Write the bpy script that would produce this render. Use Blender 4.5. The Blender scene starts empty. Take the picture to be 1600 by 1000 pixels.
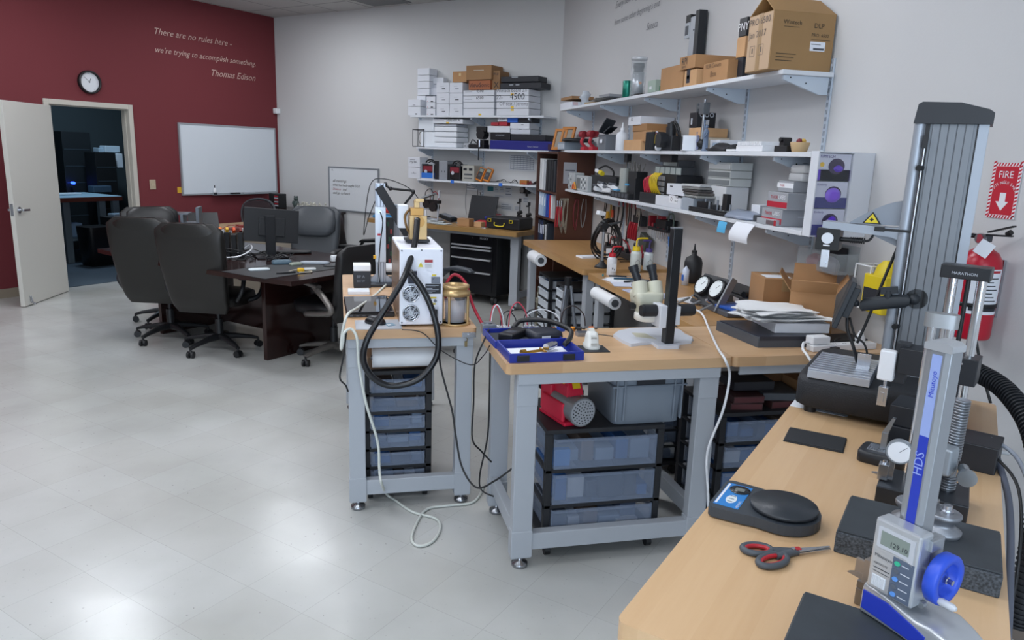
import bpy,math,random
from mathutils import Vector,Matrix
random.seed(7)
# ---------------------------------------------------------------- camera
SC=bpy.context.scene
COL=SC.collection
CF,CPITCH,CROLL,CYAW,CH=1150.0,12.7,-1.97,13.4,1.70  # focal length in pixels of a 1600 wide frame; degrees; metres
def _cam_axes():
 p,r,a=map(math.radians,(CPITCH,CROLL,CYAW))
 rt=Vector((1,0,0));fw=Vector((0,math.cos(p),-math.sin(p)));dn=fw.cross(rt)
 r2=rt*math.cos(r)+dn*math.sin(r);d2=-rt*math.sin(r)+dn*math.cos(r)
 R=Matrix.Rotation(-a,3,'Z')
 return R@r2,R@d2,R@fw
C_R,C_D,C_F=_cam_axes()
C_O=Vector((0,0,CH))
cd=bpy.data.cameras.new('camera');cam=bpy.data.objects.new('camera',cd);COL.objects.link(cam)
cd.sensor_width=36;cd.lens=CF/1600*36;cd.clip_start=0.02;cd.clip_end=100
cam.matrix_world=Matrix(((C_R.x,-C_D.x,-C_F.x,0),(C_R.y,-C_D.y,-C_F.y,0),(C_R.z,-C_D.z,-C_F.z,CH),(0,0,0,1)))
SC.camera=cam
# ---------------------------------------------------------------- world, daylight, exposure
W=bpy.data.worlds.new('world');SC.world=W;W.use_nodes=True
W.node_tree.nodes['Background'].inputs[0].default_value=(0.62,0.78,1.0,1)
W.node_tree.nodes['Background'].inputs[1].default_value=0.35
SC.view_settings.view_transform='Standard';SC.view_settings.look='None'
SC.view_settings.exposure=0.0;SC.view_settings.gamma=1.0
SC.view_settings.use_curve_mapping=False
SC.cycles.use_denoising=True
SC.cycles.max_bounces=8;SC.cycles.diffuse_bounces=4;SC.cycles.transparent_max_bounces=12
SC.cycles.sample_clamp_indirect=6.0
def area(name,loc,target,sx,sy,power,color):
 l=bpy.data.lights.new(name,'AREA');l.shape='RECTANGLE';l.size=sx;l.size_y=sy
 l.energy=power;l.color=color
 o=bpy.data.objects.new(name,l);COL.objects.link(o);o.location=loc
 o.rotation_euler=(Vector(target)-Vector(loc)).to_track_quat('-Z','Y').to_euler()
 return o
# daylight from the shop-front windows in the wall behind the camera
area('daylight_window_main',(-0.4,-2.9,1.75),(-0.4,1.0,1.55),3.4,2.3,125,(0.70,0.84,1.0))
area('daylight_window_side',(-5.0,-2.9,1.75),(-5.0,1.0,1.6),3.4,2.3,70,(0.78,0.88,1.0))
LAMP_STRENGTH=15.0
# ---------------------------------------------------------------- pixel rays (photo pixels -> points on real planes)
def ray(x,y):return C_R*((x-800)/CF)+C_D*((y-500)/CF)+C_F
def pz(x,y,z):
 d=ray(x,y);return C_O+d*((z-CH)/d.z)
def pX(x,y,X):
 d=ray(x,y);return C_O+d*(X/d.x)
def pY(x,y,Y):
 d=ray(x,y);return C_O+d*(Y/d.y)
Q=1/math.sqrt(2)
def toK(P):return Vector(((P.x-P.y)*Q,(P.x+P.y)*Q,P.z))  # back-wall frame: u to the right, v into the wall
def toA(P):return Vector(((P.x+P.y)*Q,(P.y-P.x)*Q,P.z))  # front-bench frame: a along the bench, b across
def pV(x,y,V):
 d=ray(x,y);t=V/((d.x+d.y)*Q);return toK(C_O+d*t)
def pU(x,y,U):
 d=ray(x,y);t=U/((d.x-d.y)*Q);return toK(C_O+d*t)
def pB(x,y,b):
 d=ray(x,y);t=b/((d.y-d.x)*Q);return toA(C_O+d*t)
RZ={'W':0.0,'K':-math.pi/4,'A':math.pi/4}
def wpos(fr,x,y,z=0):
 if fr=='K':return Vector(((x+y)*Q,(y-x)*Q,z))
 if fr=='A':return Vector(((x-y)*Q,(x+y)*Q,z))
 return Vector((x,y,z))
# ---------------------------------------------------------------- materials
def lin(h):
 h=h.lstrip('#');c=[int(h[i:i+2],16)/255 for i in(0,2,4)]
 return tuple((v/12.92 if v<=.04045 else((v+.055)/1.055)**2.4) for v in c)+(1,)
_M={}
def mat(hexc,rough=0.5,metal=0.0,noise=0.0,scale=8.0,spec=0.5,alpha=1.0,trans=0.0,emit=0.0,coat=0.0,bump=0.0,bscale=60.0):
 key=(hexc,rough,metal,noise,scale,spec,alpha,trans,emit,coat,bump,bscale)
 if key in _M:return _M[key]
 m=bpy.data.materials.new('surface_%s'%hexc.strip('#'));m.use_nodes=True
 nt=m.node_tree;b=nt.nodes['Principled BSDF']
 c=lin(hexc)
 b.inputs['Base Color'].default_value=c
 b.inputs['Roughness'].default_value=rough;b.inputs['Metallic'].default_value=metal
 b.inputs['Specular IOR Level'].default_value=spec
 b.inputs['Alpha'].default_value=alpha;b.inputs['Transmission Weight'].default_value=trans
 b.inputs['Coat Weight'].default_value=coat
 if trans:b.inputs['IOR'].default_value=1.2
 if emit:
  b.inputs['Emission Color'].default_value=c;b.inputs['Emission Strength'].default_value=emit
 tc=None
 if noise or bump:
  tc=nt.nodes.new('ShaderNodeTexCoord')
 if noise:
  n=nt.nodes.new('ShaderNodeTexNoise');n.inputs['Scale'].default_value=scale;n.inputs['Detail'].default_value=4
  mx=nt.nodes.new('ShaderNodeMix');mx.data_type='RGBA'
  mx.inputs[6].default_value=tuple(max(0,v*(1-noise)) for v in c[:3])+(1,)
  mx.inputs[7].default_value=tuple(min(1,v*(1+noise)) for v in c[:3])+(1,)
  nt.links.new(tc.outputs['Object'],n.inputs['Vector']);mr=nt.nodes.new('ShaderNodeMapRange');mr.inputs[1].default_value=.34;mr.inputs[2].default_value=.66
  nt.links.new(n.outputs['Fac'],mr.inputs[0]);nt.links.new(mr.outputs[0],mx.inputs[0])
  nt.links.new(mx.outputs[2],b.inputs['Base Color'])
 if bump:
  n2=nt.nodes.new('ShaderNodeTexNoise');n2.inputs['Scale'].default_value=bscale;n2.inputs['Detail'].default_value=3
  bp=nt.nodes.new('ShaderNodeBump');bp.inputs['Strength'].default_value=bump;bp.inputs['Distance'].default_value=0.01
  nt.links.new(tc.outputs['Object'],n2.inputs['Vector']);nt.links.new(n2.outputs['Fac'],bp.inputs['Height'])
  nt.links.new(bp.outputs['Normal'],b.inputs['Normal'])
 _M[key]=m
 return m
def nodes_of(name):
 m=bpy.data.materials.new(name);m.use_nodes=True
 return m,m.node_tree,m.node_tree.nodes['Principled BSDF'],m.node_tree.nodes.new,m.node_tree.links.new
def wood_mat(name,base,dark,axis='x',rough=0.35,strip=0.045,length=0.55,var=0.10):
 """butcher-block: long glued staves along an axis, each a slightly different tone, with fine grain"""
 m,nt,b,N,L=nodes_of(name)
 tc=N('ShaderNodeTexCoord');mp=N('ShaderNodeMapping')
 if axis=='y':mp.inputs['Rotation'].default_value=(0,0,math.pi/2)
 L(tc.outputs['Object'],mp.inputs['Vector'])
 br=N('ShaderNodeTexBrick');br.offset=0.37;br.inputs['Scale'].default_value=1.0
 br.inputs['Brick Width'].default_value=length;br.inputs['Row Height'].default_value=strip
 br.inputs['Mortar Size'].default_value=0.0;br.inputs['Bias'].default_value=0.0
 br.inputs['Color1'].default_value=(0,0,0,1);br.inputs['Color2'].default_value=(1,1,1,1)
 L(mp.outputs[0],br.inputs['Vector'])
 mp2=N('ShaderNodeMapping');mp2.inputs['Scale'].default_value=(1.5,22,22);L(mp.outputs[0],mp2.inputs['Vector'])
 n=N('ShaderNodeTexNoise');n.inputs['Scale'].default_value=2.2;n.inputs['Detail'].default_value=5;n.inputs['Roughness'].default_value=.6
 L(mp2.outputs[0],n.inputs['Vector'])
 a=N('ShaderNodeMix');a.data_type='FLOAT';a.inputs[0].default_value=0.55
 L(br.outputs['Color'],a.inputs[2]);L(n.outputs['Fac'],a.inputs[3])
 mx=N('ShaderNodeMix');mx.data_type='RGBA';c1,c2=lin(dark),lin(base)
 mx.inputs[6].default_value=c1;mx.inputs[7].default_value=c2
 L(a.outputs[0],mx.inputs[0]);L(mx.outputs[2],b.inputs['Base Color'])
 b.inputs['Roughness'].default_value=rough
 return m
# ---------------------------------------------------------------- mesh builder
def rot3(e):return Matrix.Rotation(e[2],3,'Z')@Matrix.Rotation(e[1],3,'Y')@Matrix.Rotation(e[0],3,'X')
_TX={}
def text_geo(s,shear=0.0,thin=0.0):
 k=(s,shear,thin)
 if k in _TX:return _TX[k]
 cu=bpy.data.curves.new('t','FONT');cu.body=s;cu.shear=shear;cu.offset=thin;cu.resolution_u=2
 o=bpy.data.objects.new('t',cu);COL.objects.link(o)
 dg=bpy.context.evaluated_depsgraph_get();me=bpy.data.meshes.new_from_object(o.evaluated_get(dg))
 vs=[v.co.copy() for v in me.vertices];fs=[tuple(p.vertices) for p in me.polygons]
 bpy.data.objects.remove(o);bpy.data.curves.remove(cu);bpy.data.meshes.remove(me)
 _TX[k]=(vs,fs);return _TX[k]
class MB:
 def __init__(s):s.v=[];s.f=[];s.m=[];s.sm=[]
 def add(s,vs,fs,m=0,smooth=False,T=None):
  o=len(s.v)
  for v in vs:
   v=Vector(v);s.v.append(T@v if T else v)
  for f in fs:s.f.append([i+o for i in f]);s.m.append(m);s.sm.append(smooth)
  return s
 def box(s,x0,x1,y0,y1,z0,z1,m=0):
  vs=[(x0,y0,z0),(x1,y0,z0),(x1,y1,z0),(x0,y1,z0),(x0,y0,z1),(x1,y0,z1),(x1,y1,z1),(x0,y1,z1)]
  return s.add(vs,[(0,3,2,1),(4,5,6,7),(0,1,5,4),(1,2,6,5),(2,3,7,6),(3,0,4,7)],m)
 def cb(s,c,d,e=(0,0,0),m=0):
  R=rot3(e);c=Vector(c);hx,hy,hz=d[0]/2,d[1]/2,d[2]/2
  vs=[c+R@Vector(p) for p in((-hx,-hy,-hz),(hx,-hy,-hz),(hx,hy,-hz),(-hx,hy,-hz),(-hx,-hy,hz),(hx,-hy,hz),(hx,hy,hz),(-hx,hy,hz))]
  return s.add(vs,[(0,3,2,1),(4,5,6,7),(0,1,5,4),(1,2,6,5),(2,3,7,6),(3,0,4,7)],m)
 def bar(s,p0,p1,w,h,m=0):
  p0,p1=Vector(p0),Vector(p1);d=(p1-p0).normalized()
  up=Vector((0,0,1)) if abs(d.z)<.95 else Vector((0,1,0))
  a=d.cross(up).normalized()*(w/2);b=a.cross(d).normalized()*(h/2)
  vs=[p+i*a+j*b for p in(p0,p1) for i,j in((-1,-1),(1,-1),(1,1),(-1,1))]
  return s.add(vs,[(3,2,1,0),(4,5,6,7),(0,1,5,4),(1,2,6,5),(2,3,7,6),(3,0,4,7)],m)
 def cyl(s,p0,p1,r0,r1=None,n=18,m=0,cap=True):
  r1=r0 if r1 is None else r1
  p0,p1=Vector(p0),Vector(p1);d=(p1-p0).normalized()
  up=Vector((0,0,1)) if abs(d.z)<.95 else Vector((1,0,0))
  a=d.cross(up).normalized();b=d.cross(a)
  vs=[p+(a*math.cos(2*math.pi*i/n)+b*math.sin(2*math.pi*i/n))*r for p,r in((p0,r0),(p1,r1)) for i in range(n)]
  s.add(vs,[(i,n+i,n+(i+1)%n,(i+1)%n) for i in range(n)],m,True)
  if cap:s.add(vs,[tuple(range(n)),tuple(range(2*n-1,n-1,-1))],m)
  return s
 def tube(s,pts,r,n=8,m=0,sub=5,close=False):
  P=[Vector(p) for p in pts]
  if sub>1 and len(P)>2:
   o=[];k=len(P)
   for i in range(k-1 if not close else k):
    p0=P[i-1]if(i>0 or close) else P[0];p1=P[i%k];p2=P[(i+1)%k];p3=P[(i+2)%k]if(close or i+2<k) else P[-1]
    for j in range(sub):
     t=j/sub
     o.append(.5*((2*p1)+(p2-p0)*t+(2*p0-5*p1+4*p2-p3)*t*t+(3*p1-p0-3*p2+p3)*t**3))
   if not close:o.append(P[-1])
   P=o
  k=len(P);vs=[];a=None
  for i,p in enumerate(P):
   d=(P[(i+1)%k]-P[i-1]) if close else(P[min(i+1,k-1)]-P[max(i-1,0)])
   if d.length<1e-9:d=Vector((0,0,1))
   d.normalize()
   if a is None:
    up=Vector((0,0,1)) if abs(d.z)<.9 else Vector((1,0,0));a=d.cross(up).normalized()
   else:
    a=(a-d*a.dot(d))
    a=a.normalized() if a.length>1e-6 else d.orthogonal().normalized()
   b=d.cross(a)
   vs+=[p+(a*math.cos(2*math.pi*j/n)+b*math.sin(2*math.pi*j/n))*r for j in range(n)]
  fs=[(i*n+j,i*n+(j+1)%n,((i+1)%k)*n+(j+1)%n,((i+1)%k)*n+j) for i in range(k if close else k-1) for j in range(n)]
  if not close:fs+=[tuple(range(n-1,-1,-1)),tuple(range((k-1)*n,k*n))]
  return s.add(vs,fs,m,True)
 def lathe(s,prof,c=(0,0,0),n=28,m=0,T=None):
  vs=[(c[0]+r*math.cos(2*math.pi*i/n),c[1]+r*math.sin(2*math.pi*i/n),c[2]+z) for r,z in prof for i in range(n)]
  fs=[(k*n+i,k*n+(i+1)%n,(k+1)*n+(i+1)%n,(k+1)*n+i) for k in range(len(prof)-1) for i in range(n)]
  s.add(vs,fs,m,True,T)
  if prof[0][0]>1e-6:s.add(vs[:n],[tuple(range(n-1,-1,-1))],m,False,T)
  if prof[-1][0]>1e-6:s.add(vs[-n:],[tuple(range(n))],m,False,T)
  return s
 def sph(s,c,r,n=14,m=0):
  r=(r,r,r) if not hasattr(r,'__len__') else r;c=Vector(c);vs=[];k=n//2
  for j in range(k+1):
   t=math.pi*j/k
   for i in range(n):
    p=2*math.pi*i/n;vs.append(c+Vector((r[0]*math.sin(t)*math.cos(p),r[1]*math.sin(t)*math.sin(p),-r[2]*math.cos(t))))
  fs=[(j*n+i,j*n+(i+1)%n,(j+1)*n+(i+1)%n,(j+1)*n+i) for j in range(k) for i in range(n)]
  return s.add(vs,fs,m,True)
 def prism(s,poly,d0,d1,axis='z',m=0,smooth=False):
  """outline given in two axes, extruded along the third"""
  f={'z':lambda a,b,d:(a,b,d),'y':lambda a,b,d:(a,d,b),'x':lambda a,b,d:(d,a,b)}[axis]
  n=len(poly);vs=[f(a,b,d0) for a,b in poly]+[f(a,b,d1) for a,b in poly]
  s.add(vs,[tuple(range(n-1,-1,-1)),tuple(range(n,2*n))],m)
  return s.add(vs,[(i,(i+1)%n,n+(i+1)%n,n+i) for i in range(n)],m,smooth)
 def loft(s,rings,n=24,m=0,caps=True):
  """rings: (centre, half axis a, half axis b, exponent)"""
  vs=[]
  for c,a,b,e in rings:
   c,a,b=Vector(c),Vector(a),Vector(b)
   for i in range(n):
    t=2*math.pi*i/n;ct,st=math.cos(t),math.sin(t)
    vs.append(c+a*math.copysign(abs(ct)**(2/e),ct)+b*math.copysign(abs(st)**(2/e),st))
  k=len(rings)
  s.add(vs,[(j*n+i,j*n+(i+1)%n,(j+1)*n+(i+1)%n,(j+1)*n+i) for j in range(k-1) for i in range(n)],m,True)
  if caps:s.add(vs[:n],[tuple(range(n-1,-1,-1))],m);s.add(vs[-n:],[tuple(range(n))],m)
  return s
 def zl(s,prof,ex=4,n=24,m=0,c=(0,0)):
  """vertical loft: (z, half x, half y)"""
  return s.loft([((c[0],c[1],z),(a,0,0),(0,b,0),ex) for z,a,b in prof],n,m)
 def text(s,t,o,xd,yd,h=None,w=None,m=0,shear=0.0,thin=0.0,d=0.0004):
  vs,fs=text_geo(t,shear,thin)
  if not vs:return s
  x0=min(v.x for v in vs);x1=max(v.x for v in vs);y0=0.0;y1=max(v.y for v in vs)
  sx=sy=None
  if h:sy=h/0.7;sx=sy
  if w:sx=w/(x1-x0)
  if sy is None:sy=sx
  xd,yd,o=Vector(xd).normalized(),Vector(yd).normalized(),Vector(o);nn=xd.cross(yd)
  return s.add([o+xd*((v.x-x0)*sx)+yd*(v.y*sy)+nn*d for v in vs],fs,m)
 def rings(s,c,axis,r,w,n=24,m=0):return s
 def mesh(s,name):
  me=bpy.data.meshes.new(name);me.from_pydata([tuple(v) for v in s.v],[],s.f)
  me.polygons.foreach_set('material_index',s.m);me.polygons.foreach_set('use_smooth',s.sm);me.update()
  return me
def finish(o,mats,bevel=0.0,seg=2,sub=0):
 for m in(mats if isinstance(mats,(list,tuple)) else[mats]):o.data.materials.append(m)
 if bevel:
  b=o.modifiers.new('bevel','BEVEL');b.width=bevel;b.segments=seg;b.limit_method='ANGLE';b.angle_limit=math.radians(50)
 if sub:
  b=o.modifiers.new('sub','SUBSURF');b.levels=sub;b.render_levels=sub
 return o
def part(parent,name,mb,mats,bevel=0.0,label=None,sub=0,loc=None,rot=None,kind=None):
 o=bpy.data.objects.new(name,mb.mesh(name));COL.objects.link(o);o.parent=parent
 finish(o,mats,bevel,sub=sub)
 if loc:o.location=loc
 if rot:o.rotation_euler=rot
 if label:o['label']=label
 if kind:o['kind']=kind
 return o
def tag(o,label,cat,group=None):
 o['label']=label;o['category']=cat
 if group:o['group']=group
 return o
def thing(name,label,cat,fr,x,y,z=0,rz=0,group=None):
 o=bpy.data.objects.new(name,None);COL.objects.link(o);o.empty_display_size=.1
 o.location=wpos(fr,x,y,z);o.rotation_euler=(0,0,RZ[fr]+rz)
 return tag(o,label,cat,group)
def solo(name,label,cat,mb,mats,fr,x,y,z=0,rz=0,bevel=0.0,group=None,sub=0,rot=None):
 o=bpy.data.objects.new(name,mb.mesh(name));COL.objects.link(o);finish(o,mats,bevel,sub=sub)
 o.location=wpos(fr,x,y,z);o.rotation_euler=rot if rot else(0,0,RZ[fr]+rz)
 return tag(o,label,cat,group)
def world_solo(name,label,cat,mb,mats,bevel=0.0,group=None):
 """mesh given in world coordinates; origin moved to its middle"""
 c=sum(mb.v,Vector())/len(mb.v);c.z=min(v.z for v in mb.v)
 mb.v=[v-c for v in mb.v]
 o=bpy.data.objects.new(name,mb.mesh(name));COL.objects.link(o);finish(o,mats,bevel);o.location=c
 return tag(o,label,cat,group)
def struct(name,mb,mats,bevel=0.0,parent=None):
 o=bpy.data.objects.new(name,mb.mesh(name));COL.objects.link(o);finish(o,mats,bevel)
 if parent:o.parent=parent
 else:o['kind']='structure'
 return o
def dup(root,fr,x,y,z=0,rz=0,label=None,group=None):
 r=root.copy();COL.objects.link(r);r.location=wpos(fr,x,y,z);r.rotation_euler=(0,0,RZ[fr]+rz)
 if label:r['label']=label
 if group:r['group']=group
 for ch in list(root.children):
  c=ch.copy();COL.objects.link(c);c.parent=r
  for g in list(ch.children):
   d=g.copy();COL.objects.link(d);d.parent=c
 return r
# common materials
BLACK=mat('#17181b',.45);BLACKG=mat('#0d0e12',.18);BLACKM=mat('#1d1f23',.7)
WHITE=mat('#e6e8ec',.4);WPLAS=mat('#dfe3ea',.35);PAPER=mat('#e4e7ee',.7);INK=mat('#20242c',.6)
GREYP=mat('#8c929b',.45);DGREY=mat('#4a4e55',.5);LGREY=mat('#b8bdc6',.45)
STEEL=mat('#c9ccd2',.25,1.0);CHROME=mat('#e8eaee',.1,1.0);ALU=mat('#b9bec8',.35,.9)
BENCHGREY=mat('#a6abb2',.45);CARD=mat('#a98058',.75,noise=.06,scale=5);CARD2=mat('#94704c',.75,noise=.05,scale=5)
CARDL=mat('#c39a70',.75,noise=.05);REDM=mat('#b02533',.4);REDD=mat('#8d1f2b',.45);YELM=mat('#e0b81e',.45)
BLUEM=mat('#2a4fc0',.4);TEAL=mat('#17806a',.4);ORANGE=mat('#d98426',.45);GOLD=mat('#c4a676',.34,.6)
GLASSY=mat('#dfe8f0',.08,alpha=.22);FROST=mat('#8d9bb2',.25,alpha=.32);FROSTW=mat('#dde4ec',.35,alpha=.75)
# ================================================================ SETTING
XW,CR,CW,HC=2.43,8.74,7.54,3.457  # shelf wall x; red wall and back wall distances; ceiling height
def KP(u,v,z):return wpos('K',u,v,z)
# floor: square vinyl tiles laid along the red wall
m_floor,nt,b,N,L=nodes_of('vinyl_tile_floor')
tc=N('ShaderNodeTexCoord');mp=N('ShaderNodeMapping');mp.inputs['Rotation'].default_value=(0,0,math.radians(45));mp.inputs['Location'].default_value=(0.084,0.146,0)
L(tc.outputs['Object'],mp.inputs['Vector'])
br=N('ShaderNodeTexBrick');br.offset=0.0;br.inputs['Scale'].default_value=1
br.inputs['Brick Width'].default_value=.305;br.inputs['Row Height'].default_value=.305;br.inputs['Mortar Size'].default_value=.0009
br.inputs['Mortar Smooth'].default_value=0.3
br.inputs['Color1'].default_value=lin('#babab7');br.inputs['Color2'].default_value=lin('#bebfbd');br.inputs['Mortar'].default_value=lin('#a3a3a0')
L(mp.outputs[0],br.inputs['Vector'])
n1=N('ShaderNodeTexNoise');n1.inputs['Scale'].default_value=.9;n1.inputs['Detail'].default_value=5;L(tc.outputs['Object'],n1.inputs['Vector'])
rp=N('ShaderNodeValToRGB');rp.color_ramp.elements[0].position=.35;rp.color_ramp.elements[0].color=lin('#cfcfc9');rp.color_ramp.elements[1].position=.6;rp.color_ramp.elements[1].color=(1,1,1,1)
L(n1.outputs['Fac'],rp.inputs[0])
mx=N('ShaderNodeMix');mx.data_type='RGBA';mx.blend_type='MULTIPLY';mx.inputs[0].default_value=.55
L(br.outputs['Color'],mx.inputs[6]);L(rp.outputs[0],mx.inputs[7])
n2=N('ShaderNodeTexNoise');n2.inputs['Scale'].default_value=55;n2.inputs['Detail'].default_value=2;L(tc.outputs['Object'],n2.inputs['Vector'])
rp2=N('ShaderNodeValToRGB');rp2.color_ramp.elements[0].position=.24;rp2.color_ramp.elements[0].color=lin('#a5a5a2');rp2.color_ramp.elements[1].position=.30;rp2.color_ramp.elements[1].color=(1,1,1,1)
L(n2.outputs['Fac'],rp2.inputs[0])
mx2=N('ShaderNodeMix');mx2.data_type='RGBA';mx2.blend_type='MULTIPLY';mx2.inputs[0].default_value=.6
L(mx.outputs[2],mx2.inputs[6]);L(rp2.outputs[0],mx2.inputs[7]);L(mx2.outputs[2],b.inputs['Base Color'])
n3=N('ShaderNodeTexNoise');n3.inputs['Scale'].default_value=3;n3.inputs['Detail'].default_value=4;L(tc.outputs['Object'],n3.inputs['Vector'])
mr=N('ShaderNodeMapRange');mr.inputs[3].default_value=.15;mr.inputs[4].default_value=.27;L(n3.outputs['Fac'],mr.inputs[0]);L(mr.outputs[0],b.inputs['Roughness'])
bp=N('ShaderNodeBump');bp.inputs['Strength'].default_value=.12;bp.inputs['Distance'].default_value=.01
n4=N('ShaderNodeTexNoise');n4.inputs['Scale'].default_value=7;L(tc.outputs['Object'],n4.inputs['Vector']);L(n4.outputs['Fac'],bp.inputs['Height']);L(bp.outputs[0],b.inputs['Normal'])
fl=MB();fl.prism([tuple(wpos('K',*p)[:2]) for p in((-CR-.06,-5.5),(-CR-.06,CW+.2),(-3.9,CW+.2),(4.2,-.8),(4.2,-5.5))],-.12,0)
# simple big slab, trimmed to the room outline
fl=MB();fl.box(-12,XW+.15,-3.2,13,-.12,0);fl.v=[v for v in fl.v]
struct('floor',fl,m_floor)
def rp_(x0,x1,y0,y1):return x0,x1,y0,y1
m_wall=mat('#c9c9c9',.85,bump=.05,bscale=120);m_wall_r=mat('#c9c9ca',.85,bump=.05,bscale=120)
m_red=mat('#6e2a30',.8,bump=.04,bscale=120)
def kwall(name,u0,u1,v0,v1,holes,m,along='u'):
 """wall built from boxes in the back-wall frame round rectangular holes"""
 mb=MB();R=Matrix.Rotation(-math.pi/4,3,'Z')
 if not holes:mb.box(u0,u1,v0,v1,-.02,HC+.1)
 for(a,b_,z0,z1) in holes:
  mb.box(u0,u1,v0,a,-.02,HC+.1);mb.box(u0,u1,b_,v1,-.02,HC+.1);mb.box(u0,u1,a,b_,z1,HC+.1)
  if z0>0:mb.box(u0,u1,a,b_,-.02,z0)
 mb.v=[R@v for v in mb.v]
 return struct(name,mb,m)
kwall('wall_back',-CR-.12,-4.10+.17,CW,CW+.12,[],m_wall)
DV0,DV1,DH=4.39,5.29,2.065
kwall('wall_left',-CR-.12,-CR,-4.8,CW+.12,[(DV0-.02,DV1+.02,0,DH+.02)],m_red)
mb=MB();mb.box(XW,XW+.14,-3.2,8.30,-.02,HC+.1);struct('wall_right',mb,m_wall_r)
# wall behind the camera, with two shop-front windows
mb=MB();y0,y1=-3.2,-3.06
for x0,x1 in((-10.2,-6.8),(-3.2,-2.2),(1.4,XW)):mb.box(x0,x1,y0,y1,-.02,HC+.1)
for x0,x1 in((-6.8,-3.2),(-2.2,1.4)):mb.box(x0,x1,y0,y1,-.02,.55);mb.box(x0,x1,y0,y1,2.95,HC+.1)
struct('wall_near',mb,m_wall)
mb=MB();mb.box(-10.2,-10.05,-3.2,3.8,-.02,HC+.1);struct('wall_far_left',mb,m_wall)
for k,(x0,x1) in enumerate(((-6.8,-3.2),(-2.2,1.4))):
 mb=MB();mb.box(x0,x0+.06,y0+.03,y1-.03,.55,2.95);mb.box(x1-.06,x1,y0+.03,y1-.03,.55,2.95);mb.box((x0+x1)/2-.03,(x0+x1)/2+.03,y0+.03,y1-.03,.55,2.95)
 mb.box(x0,x1,y0+.03,y1-.03,.55,.61);mb.box(x0,x1,y0+.03,y1-.03,2.89,2.95)
 w=struct('window_%d'%(k+1),mb,mat('#9fa4aa',.4,.6))
 g=MB();g.box(x0+.06,x1-.06,y0+.06,y0+.07,.61,2.89);struct('pane',g,mat('#e8f2ff',.02,alpha=.12),parent=w)
# ceiling: suspended tiles on a grid
m_ceil,nt,b,N,L=nodes_of('ceiling_tiles')
tc=N('ShaderNodeTexCoord');mp=N('ShaderNodeMapping');mp.inputs['Rotation'].default_value=(0,0,math.radians(45));mp.inputs['Location'].default_value=(.17,.25,0)
L(tc.outputs['Object'],mp.inputs['Vector'])
br=N('ShaderNodeTexBrick');br.offset=0.0;br.inputs['Scale'].default_value=1;br.inputs['Brick Width'].default_value=.61;br.inputs['Row Height'].default_value=1.22
br.inputs['Mortar Size'].default_value=.012;br.inputs['Color1'].default_value=lin('#b9b9b8');br.inputs['Color2'].default_value=lin('#bdbdbc');br.inputs['Mortar'].default_value=lin('#8e8f90')
L(mp.outputs[0],br.inputs['Vector']);L(br.outputs['Color'],b.inputs['Base Color']);b.inputs['Roughness'].default_value=.9
mb=MB();mb.box(-10.3,XW+.15,-3.2,13,HC,HC+.12);struct('ceiling',mb,m_ceil)
# baseboards
m_base=mat('#8a8078',.6)
mb=MB();mb.box(XW-.012,XW-.001,-3,8.2,0,.1);struct('baseboard_right',mb,m_base)
mb=MB();R45=Matrix.Rotation(-math.pi/4,3,'Z')
mb.box(-CR+.001,-CR+.012,-4.5,DV0-.06,0,.1);mb.box(-CR+.001,-CR+.012,DV1+.06,CW,0,.1);mb.v=[R45@v for v in mb.v];struct('baseboard_left',mb,mat('#8c8070',.6))
mb=MB();mb.box(-CR,-4.2,CW-.012,CW-.001,0,.1);mb.v=[R45@v for v in mb.v];struct('baseboard_back',mb,m_base)
# door frame and open leaf
m_frame=mat('#bfbab0',.45);m_leaf=mat('#c9c7c0',.4)
mb=MB()
for a,b_ in((DV0-.055,DV0),(DV1,DV1+.055)):mb.box(-CR-.14,-CR+.02,a,b_,0,DH+.055)
mb.box(-CR-.14,-CR+.02,DV0,DV1,DH,DH+.055)
mb.box(-CR-.07,-CR-.04,DV0,DV0+.012,0,DH);mb.box(-CR-.07,-CR-.04,DV1-.012,DV1,0,DH);mb.box(-CR-.07,-CR-.04,DV0,DV1,DH-.012,DH)
mb.v=[R45@v for v in mb.v];struct('trim_1',mb,m_frame,bevel=.003)
hinge=Vector((-3.045,9.20,0));free=Vector((-3.17,8.30,0));dl=(free-hinge);ang=math.atan2(dl.y,dl.x)
door=bpy.data.objects.new('door_1',None);COL.objects.link(door);door.location=hinge;door.rotation_euler=(0,0,ang);door['kind']='structure'
door['label']='open cream door leaf swung into the room'
mb=MB();mb.box(0,.905,-.022,.022,.008,2.045);part(door,'door_leaf',mb,m_leaf,.002)
mb=MB();mb.box(.9045,.907,-.014,.014,.93,1.05);part(door,'latch_plate',mb,STEEL)
for s in(1,-1):
 mb=MB();mb.cyl((.83,s*.022,.985),(.83,s*.034,.985),.033,n=24);mb.cyl((.83,s*.03,.985),(.83,s*.075,.985),.012);mb.bar((.84,s*.07,.985),(.72,s*.07,.98),.014,.022)
 part(door,'door_handle',mb,STEEL,.002,label='brushed steel lever handle')
mb=MB();mb.bar((.80,.024,.10),(.815,.045,.04),.014,.03);mb.cyl((.815,.045,.04),(.79,.07,.012),.008);part(door,'kickdown_stop',mb,STEEL)
for z in(.25,1.0,1.8):
 mb=MB();mb.cyl((-.008,.0,z-.05),(-.008,.0,z+.05),.008);mb.box(-.006,.001,-.02,.02,z-.05,z+.05);part(door,'hinge',mb,mat('#8d8d88',.4,.6))
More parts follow.
